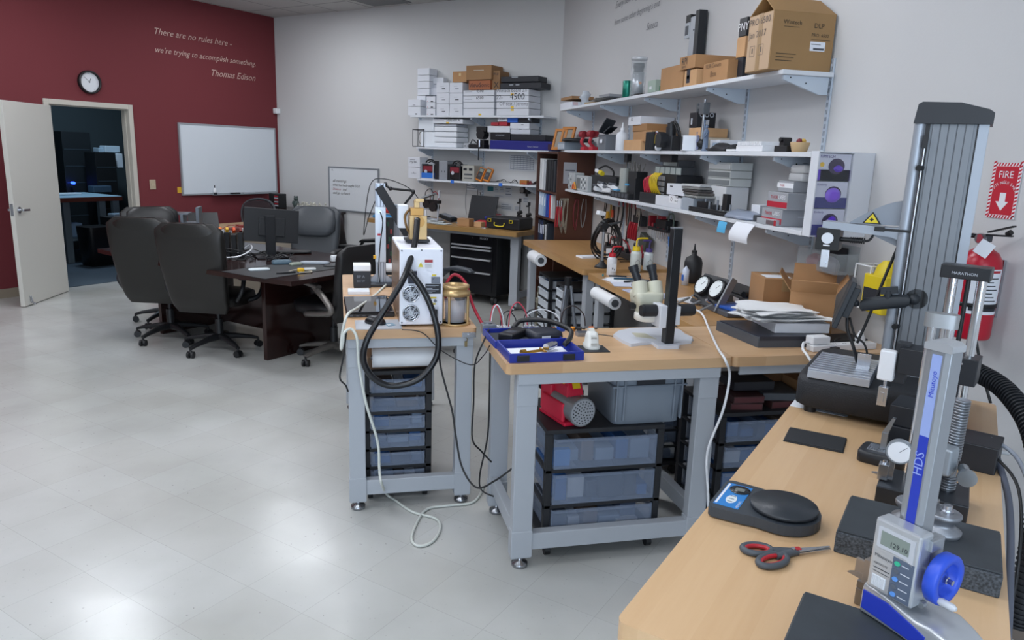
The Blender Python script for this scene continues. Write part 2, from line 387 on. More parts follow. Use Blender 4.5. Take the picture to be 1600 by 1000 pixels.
# dim room behind the door
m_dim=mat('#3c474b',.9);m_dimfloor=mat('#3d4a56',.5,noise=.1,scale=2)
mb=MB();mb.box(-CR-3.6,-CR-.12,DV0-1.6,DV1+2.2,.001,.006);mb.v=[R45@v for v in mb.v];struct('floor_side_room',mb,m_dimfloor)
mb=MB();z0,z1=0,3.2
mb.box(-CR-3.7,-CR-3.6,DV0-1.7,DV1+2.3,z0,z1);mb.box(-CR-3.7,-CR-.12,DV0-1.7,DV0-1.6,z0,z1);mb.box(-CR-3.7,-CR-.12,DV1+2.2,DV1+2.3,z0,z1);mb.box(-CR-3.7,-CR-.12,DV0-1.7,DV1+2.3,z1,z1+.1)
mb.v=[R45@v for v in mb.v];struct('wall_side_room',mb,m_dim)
# recessed fluorescent fixtures
m_diff=mat('#f4f8ff',.5,emit=LAMP_STRENGTH)
def troffer(u,v,label,du=1.22,dv=.61):
 t=thing('ceiling_light',label,'ceiling light','K',u,v,HC-.012,group=None)
 f=MB();a,b_=du/2,dv/2
 f.box(-a,a,-b_,-b_+.03,0,.012);f.box(-a,a,b_-.03,b_,0,.012);f.box(-a,-a+.03,-b_+.03,b_-.03,0,.012);f.box(a-.03,a,-b_+.03,b_-.03,0,.012)
 part(t,'frame',f,WHITE)
 d=MB();d.box(-a+.03,a-.03,-b_+.03,b_-.03,.003,.010);part(t,'diffuser',d,m_diff)
 return t
LAMPS=[(-7.06,6.18),(-7.2,3.75),(-7.1,1.1),(-4.7,5.2),(-4.3,3.3),(-4.7,1.1),(-2.3,1.1),(-2.0,3.2),(-2.3,-1.3),(-4.7,-1.3),(-.2,-.2)]
LN=['above the side of the room with the small whiteboard','over the conference table by the red wall','in front of the open door','above the back bench with the tool chest','above the walkway beside the conference table',
      'over the open floor near the door side','over the open floor in the middle','above the shelf wall benches','behind the camera over the floor','behind the camera on the door side','nearest the camera over the front bench']
t=thing('ceiling_vent','grey air vent in the ceiling near the back wall','vent','K',-6.45,7.12,HC-.01);f=MB();f.box(-.3,.3,-.3,.3,0,.009);part(t,'grille',f,mat('#6e7072',.6));
for(u,v),n_ in zip(LAMPS,LN):troffer(u,v,'recessed fluorescent ceiling light '+n_)
# ================================================================ WORKBENCHES
m_wx=wood_mat('maple_butcher_block_x','#d2b08a','#b68f66','x',.33,.05,.7)
m_wy=wood_mat('maple_butcher_block_y','#be9563','#a37a4b','y',.35,.05,.7)
m_wl=wood_mat('oak_bench_top','#ae8757','#91703f','x',.38,.06,.8)
m_wf=wood_mat('pale_maple_top','#dab992','#c9a47a','x',.27,.085,.95)
FOOT=mat('#9a9ca0',.25,.9);PADR=mat('#5b5e63',.6)
def workbench(label,fr,x0,x1,y0,y1,ztop,wood,rails='lr',th=.042,lw=.09,ld=.055,inset=(.05,.04),round_=.006,apron=True,only=None):
 cx,cy=(x0+x1)/2,(y0+y1)/2;hx,hy=(x1-x0)/2,(y1-y0)/2
 t=thing('workbench',label,'workbench',fr,cx,cy,0)
 mb=MB();r=.022;n=5
 pts=[]
 for sx,sy,a0 in((1,1,0),(-1,1,90),(-1,-1,180),(1,-1,270)):
  for k in range(n+1):
   a=math.radians(a0+90*k/n);pts.append((sx*(hx-r)+r*math.cos(a),sy*(hy-r)+r*math.sin(a)))
 mb.prism(pts,ztop-th,ztop);part(t,'bench_top',mb,wood,round_)
 ix,iy=inset
 for sx in(-1,1):
  for sy in(-1,1):
   if only and(sx,sy) not in only:continue
   lx,ly=sx*(hx-ix-lw/2),sy*(hy-iy-ld/2)
   mb=MB();mb.box(lx-lw/2,lx+lw/2,ly-ld/2,ly+ld/2,.045,ztop-th-.001)
   mb.box(lx-lw/2-.003,lx+lw/2+.003,ly-ld/2-.003,ly+ld/2+.003,.05,.17)
   mb.box(lx-lw/2-.002,lx+lw/2+.002,ly-ld/2-.002,ly+ld/2+.002,ztop-th-.14,ztop-th-.001)
   lg=part(t,'leg',mb,BENCHGREY,.003)
   f=MB();f.lathe([(.03,0),(.034,.004),(.034,.018),(.012,.026),(.012,.05)],(lx,ly,0));part(lg,'levelling_foot',f,FOOT)
 if apron:
  for sy in(-1,1):mb=MB();mb.box(-hx+ix,hx-ix,sy*(hy-iy)-.012,sy*(hy-iy)+.0,ztop-th-.045,ztop-th-.001);part(t,'apron',mb,BENCHGREY,.002)
 for c_,q in(('l',(-hx+ix+.005,-hx+ix+.045,-hy+iy+ld,hy-iy-ld,.13,.2)),('r',(hx-ix-.045,hx-ix-.005,-hy+iy+ld,hy-iy-ld,.13,.2)),('f',(-hx+ix+lw,hx-ix-lw,-hy+iy+.004,-hy+iy+.05,.08,.155)),('b',(-hx+ix+lw,hx-ix-lw,hy-iy-.05,hy-iy-.004,.13,.2))):
  if c_ in rails:mb=MB();mb.box(*q);part(t,'stretcher',mb,BENCHGREY,.003)
 return t
ZB=.90
workbench('maple topped workbench in the middle carrying the blue case and the microscope stand','W',.625,1.60,2.685,3.245,ZB,m_wx,'lrf',lw=.085,inset=(.05,.015),ld=.05)
workbench('maple topped workbench between the microscope bench and the shelf wall, under the cartons','W',1.602,2.425,2.685,3.245,ZB,m_wx,'r',only=[(1,-1),(1,1)])
workbench('narrow maple workbench with the white laser cabinet and laptop on it','W',.012,.62,3.30,4.85,ZB,wood_mat('maple_block_left','#d2b08c','#ba9068','x',.33,.055,.6),'f',lw=.075,ld=.07,inset=(.015,.02))
workbench('workbench along the shelf wall under the microscope bottles and gauges','W',1.70,2.415,3.255,4.885,ZB-.001,m_wy,'b',lw=.05,ld=.08)
workbench('long workbench along the shelf wall beside the brown bookcase','W',1.715,2.415,5.04,6.86,ZB,m_wy,'b',lw=.06,ld=.09)
workbench('foreground pale maple workbench with scale, scissors and granite plates','A',1.09,3.0,-.162,.435,ZB,m_wf,'l',round_=.008,inset=(.09,.06))
workbench('back wall workbench over the black tool chest','K',-6.25,-4.10,6.70,7.50,.885,m_wl,'r',th=.05,lw=.10,ld=.06,inset=(.06,.14))
# ================================================================ DRAWER CARTS
def drawer_cart(label,fr,cx,cy,w,d,h,n,rz=0,z0=.0,wheels=True,body='#1b1d22',fronts=None,group=None,clear=FROST,lid=.02,name='drawer_cart',inner=True):
 t=thing(name,label,'drawer cart',fr,cx,cy,z0,rz,group)
 BM=mat(body,.55);b=MB();hw,hd=w/2,d/2;zb=.06 if wheels else .0
 b.box(-hw,hw,-hd,hd,h-lid,h);b.box(-hw,hw,-hd,hd,zb,zb+.02)
 for sx in(-1,1):
  for sy in(-1,1):b.box(sx*hw-(.03 if sx>0 else 0),sx*hw+(.03 if sx<0 else 0),sy*hd-(.03 if sy>0 else 0),sy*hd+(.03 if sy<0 else 0),zb,h-lid)
 dh=(h-lid-zb-.02)/n
 for k in range(1,n):
  z=zb+.02+k*dh;b.box(-hw,hw,-hd,-hd+.025,z-.014,z+.004);b.box(-hw,-hw+.02,-hd,hd,z-.01,z);b.box(hw-.02,hw,-hd,hd,z-.01,z);b.box(-hw,hw,hd-.02,hd,z-.01,z)
 part(t,'frame',b,BM,.003)
 rnd=random.Random(label)
 for k in range(n):
  z=zb+.02+k*dh;m=MB();zz0,zz1=z+.006,z+dh-.02
  a=hw-.034;f0,f1=-hd-.006,hd-.02
  m.box(-a,a,f0,f0+.004,zz0,zz1);m.box(-a,a,f1-.004,f1,zz0,zz1);m.box(-a,-a+.004,f0+.004,f1-.004,zz0,zz1);m.box(a-.004,a,f0+.004,f1-.004,zz0,zz1);m.box(-a+.004,a-.004,f0+.004,f1-.004,zz0,zz0+.004)
  m.box(-a*.96,a*.96,f0-.008,f0,zz1-.012,zz1)
  dr=part(t,'drawer',m,clear,.002)
  if inner:
   c=MB();x=-a+.02;k2=0
   cols=['#8fa3bd','#5b6a86','#c8ced8','#3f6fb0','#7a6a5e','#39414f']
   ms=[mat(c_,.6) for c_ in cols]
   while x<a-.05:
    ww=rnd.uniform(.04,.11);hh=rnd.uniform(.35,.85)*(zz1-zz0)
    c.box(x,min(x+ww,a-.01),f0+.02+rnd.uniform(0,.05),f1-.05,zz0+.005,zz0+.005+hh,rnd.randrange(6));x+=ww+.008
   part(dr,'drawer_contents',c,ms,.004)
 if wheels:
  for sx in(-1,1):
   for sy in(-1,1):
    c=MB();x,y=sx*(hw-.03),sy*(hd-.03)
    c.cyl((x-.012,y,.025),(x+.012,y,.025),.025);c.cyl((x,y,.04),(x,y,zb),.012)
    part(t,'caster',c,BLACK)
 return t
drawer_cart('wide black three-drawer cart under the middle bench holding the red pump and grey tote','W',1.09,2.975,.53,.42,.585,3)
drawer_cart('tall black multi-drawer cart under the laser bench','W',.262,3.62,.33,.38,.665,6)
drawer_cart('black drawer tower under the microscope bench by its right leg','W',1.86,3.02,.42,.40,.60,4,clear=FROST)
drawer_cart('grey-fronted drawer tower under the middle bench, seen side-on behind the grey leg','W',1.62,3.62,.30,.38,.66,6,rz=math.pi/2+.0,clear=FROST)
for k,y in enumerate((6.28,5.72)):
 drawer_cart('clear and black drawer tower under the long shelf wall bench, '+('farther of the two' if k==0 else 'nearer of the two'),'W',1.98,y,.36,.40,.66,6,rz=-math.pi/2,clear=FROSTW)
drawer_cart('low clear drawer box under the gauge bench','W',2.02,4.2,.55,.45,.36,2,rz=-math.pi/2,wheels=False,clear=FROST,group=None)
# sticker tapes and small label on the wide cart's drawers are its own parts
# ================================================================ CHAIRS
def exec_chair(name,label,fr,x,y,rz,leather,base=BLACK,arm=BLACK,h=1.10,wide=.27,style='exec'):
 t=thing(name,label,'office chair',fr,x,y,0,rz)
 L=mat(leather,.42,bump=.08,bscale=25) if style!='mesh' else mat(leather,.8)
 s=MB();s.loft([((0,.02,z),(a,0,0),(0,b_,0),3.2) for z,a,b_ in((.40,.20,.20),(.41,.25,.25),(.45,.265,.265),(.49,.26,.26),(.51,.22,.22),(.515,.1,.1))],28)
 part(t,'seat',s,L)
 if style=='mesh':
  b=MB();pts=[]
  for k in range(13):
   a=math.pi*k/12;pts.append((.23*math.cos(a)*(1.0),-.27-.06*math.sin(a),.82+.24*math.sin(a)**.6))
  b.tube([(.17,-.22,.55)]+pts+[(-.17,-.22,.55),(.0,-.215,.53),(.17,-.22,.55)],.018,8,sub=3)
  part(t,'back_frame',b,mat('#3a3d42',.5))
  g=MB();g.loft([((0,-.222-.3*(z-.55)*.35,z),(w,0,0),(0,.004,0),2.5) for z,w in((.55,.17),(.7,.2),(.85,.22),(.98,.2),(1.04,.12))],20)
  part(t,'mesh_back',g,mat('#30262a',.8,alpha=.75))
 else:
  b=MB();R=[]
  for k in range(15):
   q=k/14;z=.37+(h-.37)*q;w=wide*(.82+.20*math.sin(min(1,q*1.15)*math.pi*.5)) if q<.93 else wide*(1.02-.16*((q-.93)/.07)**2)
   yy=-.24-.02*math.sin(q*math.pi)-.14*q;th=.055*(1 if .08<q<.92 else .62)
   R.append(((0,yy,z),(w*(.9 if q in(0,1) else 1),0,0),(0,th*(.5 if q in(0,1) else 1),0),4.2))
  b.loft(R,36);part(t,'backrest',b,L)
  if style=='exec':
   hr=MB();hr.loft([((0,-.285-.1*q,.80+(h-.80)*q),(wide*.9*w_,0,0),(0,.075*w_,0),3) for q,w_ in((0,.7),(.15,.95),(.5,1),(.85,.92),(1.0,.6))],28)
   part(t,'headrest',hr,L)
 for sx in(-1,1):
  a=MB()
  if arm is BLACK or arm is BLACKM:
   a.loft([((sx*.315,y_,z_),(.032,0,0),(0,0,t_),3) for y_,z_,t_ in((.20,.665,.008),(.17,.672,.02),(0,.675,.022),(-.15,.66,.02),(-.18,.65,.01))],16)
   a.tube([(sx*.31,.12,.655),(sx*.33,.15,.56),(sx*.31,.08,.46),(sx*.2,.0,.43)],.02,8);a.tube([(sx*.31,-.14,.65),(sx*.32,-.2,.56),(sx*.27,-.2,.47)],.018,8)
  else:
   a.loft([((sx*.315,y_,z_),(.03,0,0),(0,0,t_),3) for y_,z_,t_ in((.22,.68,.008),(.18,.69,.02),(0,.69,.022),(-.17,.66,.015))],16)
   a.tube([(sx*.315,-.12,.66),(sx*.34,-.28,.56),(sx*.33,-.30,.48),(sx*.3,-.02,.43),(sx*.22,.02,.41)],.024,8)
  part(t,'armrest',a,arm)
 c=MB();c.cyl((0,0,.10),(0,0,.27),.032);c.cyl((0,0,.27),(0,0,.39),.016);c.box(-.12,.12,-.13,.13,.385,.405)
 part(t,'gas_column',c,BLACK,label='black gas column with a short bright piston')
 for k in range(5):
  a=math.radians(90+72*k+18);ex,ey=.31*math.cos(a),.31*math.sin(a)
  g=MB();g.loft([((ex*q,ey*q,z),(-math.sin(a)*w,math.cos(a)*w,0),(0,0,hh),3) for q,z,w,hh in((.05,.12,.035,.03),(.4,.115,.026,.022),(.8,.095,.02,.016),(1.0,.078,.018,.012))],12)
  lg=part(t,'base_leg',g,base)
  w=MB();px,py=-math.sin(a+.4),math.cos(a+.4)
  for s_ in(-1,1):w.cyl((ex+px*.008*s_,ey+py*.008*s_,.028),(ex+px*.026*s_,ey+py*.026*s_,.028),.028,n=14)
  w.cyl((ex,ey,.03),(ex,ey,.08),.009,n=8);w.sph((ex,ey,.047),(.016,.016,.016),8)
  part(lg,'caster',w,BLACK)
 return t
def face(deg):return-math.radians(deg)  # heading clockwise from the shelf-wall direction
exec_chair('executive_chair','black leather executive chair nearest the camera, back turned, at the table','W',-1.00,6.42,face(20),'#1d1b19')
exec_chair('executive_chair','black leather executive chair left of the nearest one, back turned','W',-1.47,6.86,face(16),'#1c1b19')
exec_chair('executive_chair','black leather executive chair behind the left pair, only its rounded top showing','W',-1.62,7.52,face(150),'#141416',h=1.08,wide=.26)
exec_chair('executive_chair','grey leather executive chair on the far side of the table','K',-5.72,5.25,math.pi+.55,'#3d4146',h=1.09,wide=.26)
exec_chair('executive_chair','black chair with pewter arms and base at the table end by the laser bench','W',-.06,6.05,face(-45),'#1b1a1c',base=mat('#77736f',.35,.6),arm=mat('#7d7874',.35,.6),h=.98,wide=.30,style='plain')
exec_chair('mesh_chair','dark mesh-backed office chair in front of the red wall','K',-8.15,6.52,math.pi+.5,'#202024',style='mesh').scale=(1,1,.93)
exec_chair('task_chair','dark task chair standing behind the white laser cabinet','W',.74,6.30,face(150),'#1c1d21',arm=mat('#44484e',.5),h=.72,wide=.2,style='plain')
exec_chair('task_chair','black task chair behind the aluminium post machine','W',.23,8.35,face(120),'#141518',h=1.0,wide=.2,style='plain')
# ================================================================ CONFERENCE TABLE
m_mah=wood_mat('dark_mahogany','#2c1714','#1c0e0d','x',.16,.2,1.2)
t=thing('conference_table','dark mahogany conference table with panel legs','table','K',-5.35,4.2,0)
pts=[(1.25,-.6),(1.25,.6),(-1.25,.62),(-1.25,-.62),(0,-.70)]
mb=MB();mb.prism([(1.25,-.59),(1.25,.59),(.6,.66),(-.6,.66),(-1.25,.59),(-1.25,-.59),(-.6,-.66),(.6,-.66)],.715,.75);part(t,'table_top',mb,m_mah,.006)
for x in(.65,-.75):
 mb=MB();mb.box(x-.022,x+.022,-.35,.43,0,.714);part(t,'panel_leg',mb,m_mah,.003)
mb=MB();mb.box(-.728,.628,.02,.05,.12,.42);part(t,'stretcher_panel',mb,m_mah,.003)
# beige desk and dark credenza near the red wall
t=thing('desk','beige panel desk beyond the conference table','desk','K',-7.0,5.85,0)
mb=MB();mb.box(-.85,.85,-.32,.32,.715,.745);part(t,'desk_top',mb,wood_mat('tan_desk','#a98c64','#957650','x',.4,.3,2),.004)
mb=MB();mb.box(-.83,.83,-.30,-.27,.03,.714);mb.box(-.83,-.80,-.27,.3,0,.714);mb.box(.80,.83,-.27,.3,0,.714);part(t,'panel',mb,mat('#9b9284',.6),.003)
t=thing('credenza','dark wood credenza in the corner of red and white walls','cabinet','K',-8.03,7.24,0)
mb=MB();mb.box(-.66,.66,-.26,.26,.81,.84);part(t,'top',mb,mat('#241a19',.25),.004)
mb=MB();mb.box(-.63,-.60,-.24,.25,0,.809);mb.box(.60,.63,-.24,.25,0,.809);mb.box(-.60,.60,.22,.25,0,.809);mb.box(-.60,.60,-.24,.22,.50,.52);part(t,'carcass',mb,mat('#231a19',.3),.003)
for s in(-1,1):
 mb=MB();mb.box(s*.3-.295,s*.3+.295,-.262,-.243,.06,.80);dr=part(t,'door',mb,mat('#1e1615',.3),.003)
 mb=MB();mb.cyl((s*.05,-.28,.42),(s*.05,-.28,.54),.006);mb.box(s*.05-.004,s*.05+.004,-.28,-.262,.43,.44);part(dr,'handle',mb,STEEL)
# ================================================================ FOREGROUND BENCH (local x = to the right, local y = away along the bench)
VF=-math.pi/2
def fthing(name,label,cat,a,b,z=ZB,rz=0,group=None):return thing(name,label,cat,'A',a,b,z,VF+rz,group)
def fsolo(name,label,cat,mb,mats,a,b,z=ZB,rz=0,bevel=0,group=None):return solo(name,label,cat,mb,mats,'A',a,b,z,VF+rz,bevel,group)
def pa(x,y,a):  # photo pixel on the plane at distance a along the bench -> (right, height)
 P=pV(x,y,a);Pw=wpos('K',P.x,P.y,P.z);A_=toA(Pw);return A_.y,A_.z
XR,XF,XU=(1,0,0),(0,1,0),(0,0,1)
m_gran_s=mat('#43484e',.75,noise=.6,scale=210);m_gran_t=mat('#33393f',.55,noise=.12,scale=14)
GUN=mat('#3a4047',.45);GUNT=mat('#2b3036',.38,bump=.08,bscale=300)
# ---- granite plates
for(a0,a1,b0,b1,lab) in((1.575,1.778,-.147,.150,'granite surface plate beneath the steel flanged base, farther of the two'),(1.095,1.298,-.145,.162,'granite surface plate at the bottom edge under the blue height gauge')):
 t=fthing('granite_plate',lab,'granite plate',(a0+a1)/2,(b0+b1)/2,group='granite surface plates')
 w,d=(b1-b0)/2,(a1-a0)/2
 mb=MB();mb.box(-w,w,-d,d,0,.048);part(t,'slab',mb,m_gran_s,.003)
 mb=MB();mb.box(-w+.003,w-.003,-d+.003,d-.003,.0481,.0525);part(t,'lapped_top',mb,m_gran_t,.0015)
ZG=ZB+.0525
# ---- digital scale
t=fthing('digital_scale','grey digital bench scale with round platter and blue keypad','scale',1.657,.308)
pts=[]
for x,y,cx_,cy_,r,a0,a1 in((0,0,-.098,-.068,.018,270,180),(0,0,-.098,.068,.018,180,90)):
 for k in range(7):a=math.radians(a0+(a1-a0)*k/6);pts.append((cx_+r*math.cos(a),cy_+r*math.sin(a)))
pts+=[(-.04,.083),(-.01,.078),(.01,.080)]
for k in range(15):a=math.radians(85-170*k/14);pts.append((.034+.083*math.cos(a),.083*math.sin(a)))
pts+=[(.01,-.080),(-.01,-.078),(-.04,-.083)]
mb=MB();mb.prism(pts,.004,.028,m=0,smooth=False);part(t,'body',mb,GUN,.006)
mb=MB();mb.lathe([(.060,.028),(.066,.030),(.0735,.033),(.0745,.037),(.0735,.041),(.0,.0412)],(.036,0,0),48);part(t,'platter',mb,GUNT)
mb=MB();mb.box(-.108,-.05,-.066,.066,.0281,.0290);k_=part(t,'keypad',mb,mat('#2a7fc8',.4),.0004,label='blue keypad label')
mb=MB();mb.lathe([(.024,.0291),(.024,.0305),(.0,.0305)],(-.073,.036,0),28);part(k_,'display',mb,mat('#23272b',.2))
mb=MB();mb.box(-.084,-.062,.028,.045,.0306,.0310);part(k_,'lcd',mb,mat('#6f7672',.3))
mb=MB();mb.loft([((-.077,-.024,z),(.012,0,0),(0,.022,0),2) for z in(.0291,.0303)],24);part(k_,'button_pad',mb,mat('#dfe6ea',.4))
mb=MB();mb.box(-.106,-.101,-.06,.06,.0291,.0293,0)
for q in range(3):mb.box(-.083,-.071,-.040+q*.0155,-.037+q*.0155,.0304,.0306,1)
mb.text('BRECKNELL',(-.053,-.062,.0292),(0,1,0),(-1,0,0),w=.04,m=0);part(k_,'lettering',mb,[WHITE,mat('#49606e',.5)])
# ---- scissors
t=thing('scissors','grey and red handled scissors lying open on the pale bench','scissors','A',1.437,.296,ZB,math.radians(-46))
REDS=mat('#b0202c',.45);SG=mat('#4a5057',.5)
def loop(cx_,cy_,rx,ry,rot):
 return[(cx_+rx*math.cos(a)*math.cos(rot)-ry*math.sin(a)*math.sin(rot),cy_+rx*math.cos(a)*math.sin(rot)+ry*math.sin(a)*math.cos(rot),.0075) for a in[2*math.pi*k/14 for k in range(14)]]
for s,rx,cx_,cy_,rr in((1,.030,.036,.021,-.25),(-1,.036,.045,-.024,.30)):
 mb=MB();mb.tube(loop(cx_,cy_,rx,.019,rr),.0068,10,sub=2,close=True)
 mb.loft([((x,y*s,.0075),(0,w,0),(0,0,.0065),2.5) for x,y,w in((.062,.012,.007),(.08,.008,.009),(.098,.003,.010),(.116,-.001,.009))],14)
 h=part(t,'handle',mb,SG,label='grey moulded handle')
 mb=MB();mb.tube(loop(cx_,cy_,rx-.0052,.0138,rr),.0048,8,sub=2,close=True);part(h,'grip_lining',mb,REDS)
for s in(1,-1):
 mb=MB();mb.prism([(.10,.007*s),(.115,.008*s),(.195,.004*s+.002),(.196,.002),(.12,-.006*s),(.10,-.006*s)],.0085 if s>0 else .0058,.0105 if s>0 else .0078);part(t,'blade',mb,mat('#b2b6bb',.22,.9),.0004)
mb=MB();mb.cyl((.106,0,.008),(.106,0,.0165),.0045,n=14);part(t,'pivot_screw',mb,STEEL)
mb=MB();mb.cb((.117,.0,.0145),(.012,.012,.0015));part(t,'red_boss',mb,REDS,.0005)
# ---- black pad and note paper
mb=MB();mb.box(-.082,.082,-.062,.062,0,.004);mb.box(-.08,.08,-.06,.06,.004,.0065);fsolo('black_pouch','flat black pouch lying alone on the pale bench','pouch',mb,mat('#25272b',.6),2.235,.303,ZB,.06,.001)
mb=MB();mb.box(-.09,.09,-.12,.12,0,.0008);fsolo('paper_sheet','white sheet of paper peeking out under the black test stand base','paper',mb,PAPER,2.64,.345,ZB,0)
# ---- universal test stand (single column)
t=fthing('test_stand','tall grey single-column test stand with black base and cap','test stand',2.715,.18)
m_tb=mat('#202227',.6,bump=.25,bscale=220)
mb=MB();
mb.loft([((0,0,z),(.243+dx,0,0),(0,.25+dy,0),9) for z,dx,dy in((.022,-.012,-.012),(.03,0,0),(.105,0,0),(.118,-.004,-.004),(.124,-.016,-.016))],56)
part(t,'base',mb,m_tb)
for x in(-.19,.19):
 for y in(-.2,.2):mb=MB();mb.cyl((x,y,0),(x,y,.024),.02);part(t,'foot',mb,BLACK)
mb=MB();mb.box(-.205,-.02,-.245,.02,.124,.150)
for k in range(9):y=-.24+k*.029;mb.box(-.205,-.02,y,y+.018,.150,.156)
part(t,'slotted_plate',mb,ALU,.001,label='ribbed aluminium mounting plate')
mb=MB();mb.box(-.075,-.035,-.14,-.135,.156,.205);mb.box(-.075,-.035,-.165,-.135,.156,.160)
mb.cyl((-.055,-.142,.192),(-.055,-.128,.192),.007,n=12);mb.cyl((-.055,-.142,.173),(-.055,-.128,.173),.007,n=12);part(t,'lower_fixture',mb,STEEL,.0005)
m_col=mat('#82878d',.5,.3);m_col2=mat('#a4abb5',.38,.35)
cz0,cz1=.124,.935;x0,x1=-.018,.182;yd0,yd1=-.02,.15
mb=MB();mb.box(x0+.022,x1-.028,yd0+.004,yd1,cz0,cz1)
for k in range(5):x=x0+.050+k*.0225;mb.box(x,x+.020,yd0-.001,yd0+.004,cz0,cz1)
part(t,'column',mb,m_col,.001)
mb=MB();mb.loft([((x0+.014,yd0+.03,z),(.017,0,0),(0,.036,0),3) for z in(cz0,cz1)],24);part(t,'column_edge',mb,m_col2,label='rounded pale front edge of the column')
mb=MB();mb.box(x0+.031,x0+.043,yd0-.0005,yd0+.01,cz0,cz1);part(t,'guide_slot',mb,BLACK)
mb=MB();mb.box(x1-.028,x1,yd0+.001,yd1-.01,cz0,cz1);mb.box(x1-.032,x1-.028,yd0+.003,yd0+.02,cz0,cz1,1);part(t,'column_rail',mb,[m_col2,BLACK],.001)
mb=MB();mb.prism([(-.022,.935),(.19,.935),(.19,.968),(.176,.978),(.10,.998),(-.004,1.001),(-.015,.994)],yd0-.012,yd1+.01,'y');part(t,'top_cap',mb,mat('#24272d',.42),.006)
mb=MB();mb.cyl((x0+.037,yd0-.014,.14),(x0+.037,yd0-.014,.90),.0032,n=8,m=0)
for z in(.80,.29):mb.cyl((x0+.030,yd0-.03,z),(x0+.037,yd0-.008,z),.009,n=12,m=1)
mb.box(x0+.030,x0+.044,yd0-.02,yd0-.006,.86,.90,1);part(t,'limit_rod',mb,[STEEL,BLACK],label='thin limit rod with black stops')
# crosshead arm
mb=MB();mb.prism([(-.255,.590),(-.255,.612),(-.04,.605),(.0,.612),(.0,.560),(-.04,.575)],.0,.075,'y')
part(t,'crosshead_arm',mb,m_col2,.004)
mb=MB();pts=[(-.175,.610)]
for k in range(9):q=k/8;pts.append((-.175+.175*q,.612+.083*math.sin(q*math.pi/2)))
pts+=[(.0,.612)]
mb.prism(pts,.03,.05,'y');mb.prism([(-.10,.575),(.0,.535),(.0,.575)],.03,.05,'y');part(t,'gusset',mb,mat('#8b919a',.45,.3),.003)
mb=MB();mb.prism([(-.135,.613),(-.078,.613),(-.106,.652)],.024,.0299,'y',0);mb.prism([(-.128,.616),(-.085,.616),(-.106,.646)],.0232,.0238,'y',1);mb.text('✦',(-.115,.0228,.620),XR,XU,h=.014,m=0);part(t,'warning_label',mb,[mat('#141414',.5),mat('#e6cf27',.45)])
mb=MB();mb.box(-.270,-.195,-.005,.07,.515,.588);mb.cyl((-.232,-.0052,.556),(-.232,-.012,.556),.019,m=1);mb.box(-.245,-.222,-.0085,-.005,.528,.534,2);part(t,'load_cell',mb,[BLACK,WPLAS,STEEL],.002)
mb=MB();mb.box(-.248,-.222,.0,.006,.455,.516)
for z in(.470,.498):mb.cyl((-.235,-.006,z),(-.235,.008,z),.007,n=12)
part(t,'upper_fixture',mb,STEEL,.0005)
mb=MB();mb.cyl((-.195,.03,.553),(-.13,.03,.553),.008,n=10)
for k in range(7):mb.cyl((-.165+k*.007,.03,.553),(-.162+k*.007,.03,.553),.0105,n=10)
mb.tube([(-.13,.03,.553),(-.108,.03,.556),(-.098,.032,.574),(-.103,.034,.588)],.004,8);part(t,'sensor_cable',mb,BLACK)
mb=MB();mb.box(-.085,.022,-.03,-.024,.596,.604);mb.box(-.09,-.06,-.034,-.02,.594,.608);part(t,'pointer_bar',mb,BLACK,.001)
mb=MB();mb.tube([(-.018,.09,.555),(-.05,.07,.42),(-.08,.05,.28),(-.10,.03,.20)],.005,8);part(t,'power_cable',mb,BLACK)
# display on an articulated arm
mb=MB();mb.cb((-.148,-.05,.350),(.016,.13,.165),(0,.28,.15));mb.cb((-.128,-.045,.357),(.022,.09,.105),(0,.28,.15));dsp=part(t,'display',mb,mat('#24292f',.45),.003,label='dark handheld display seen edge-on')
mb=MB();mb.sph((-.112,-.05,.352),(.012,.012,.012));mb.loft([((x,y,z),(0,.016,0),(0,0,h_),3) for x,y,z,h_ in((-.098,-.052,.350,.012),(-.09,-.052,.351,.022),(-.03,-.05,.366,.023),(.035,-.045,.378,.021),(.045,-.045,.38,.012))],18)
mb.cb((-.018,-.053,.408),(.05,.018,.022),(0,-.2,0));mb.cyl((-.02,-.053,.38),(-.02,-.053,.408),.012)
mb.sph((.055,-.035,.385),(.018,.018,.018));mb.cyl((.055,-.035,.385),(.06,-.012,.385),.012);part(t,'ball_arm',mb,mat('#262b31',.5))
mb=MB();mb.cyl((.062,-.021,.385),(.062,-.014,.385),.033);part(t,'arm_mount',mb,BLACK)
mb=MB();mb.tube([(-.132,-.05,.30),(-.125,-.06,.26),(-.10,-.07,.21),(-.075,-.06,.135)],.0055,8);mb.tube([(-.125,-.045,.30),(-.10,-.06,.245),(-.065,-.06,.215),(-.04,-.06,.13)],.0035,8);part(t,'display_cable',mb,BLACK)
# ---- motorised stand between (black, twin bright rods)
t=fthing('force_gauge_stand','black motorised stand with twin bright rods and black top plate','test stand',2.33,-.005,rz=-.12)
m_bx=mat('#1d2026',.4)
mb=MB();mb.box(-.125,.150,-.055,.075,.0,.075);mb.box(-.125,.05,-.05,.075,.075,.135);part(t,'base',mb,m_bx,.003)
for x in(-.028,.040):
 mb=MB();mb.cyl((x,.0,.075),(x,.0,.52),.0125,n=24);part(t,'rod',mb,CHROME)
mb=MB();mb.box(-.058,.060,-.028,.03,.512,.548);h=part(t,'top_plate',mb,mat('#15171c',.35),.002)
mb=MB();mb.text('MARATHON',(-.03,-.0285,.524),XR,XU,w=.06,d=.0002);part(h,'lettering',mb,LGREY)
mb=MB();mb.box(-.125,.068,-.035,.045,.225,.300);mb.cyl((.03,-.036,.285),(.03,-.033,.285),.003,m=1,n=8);part(t,'crosshead',mb,[m_bx,STEEL],.002)
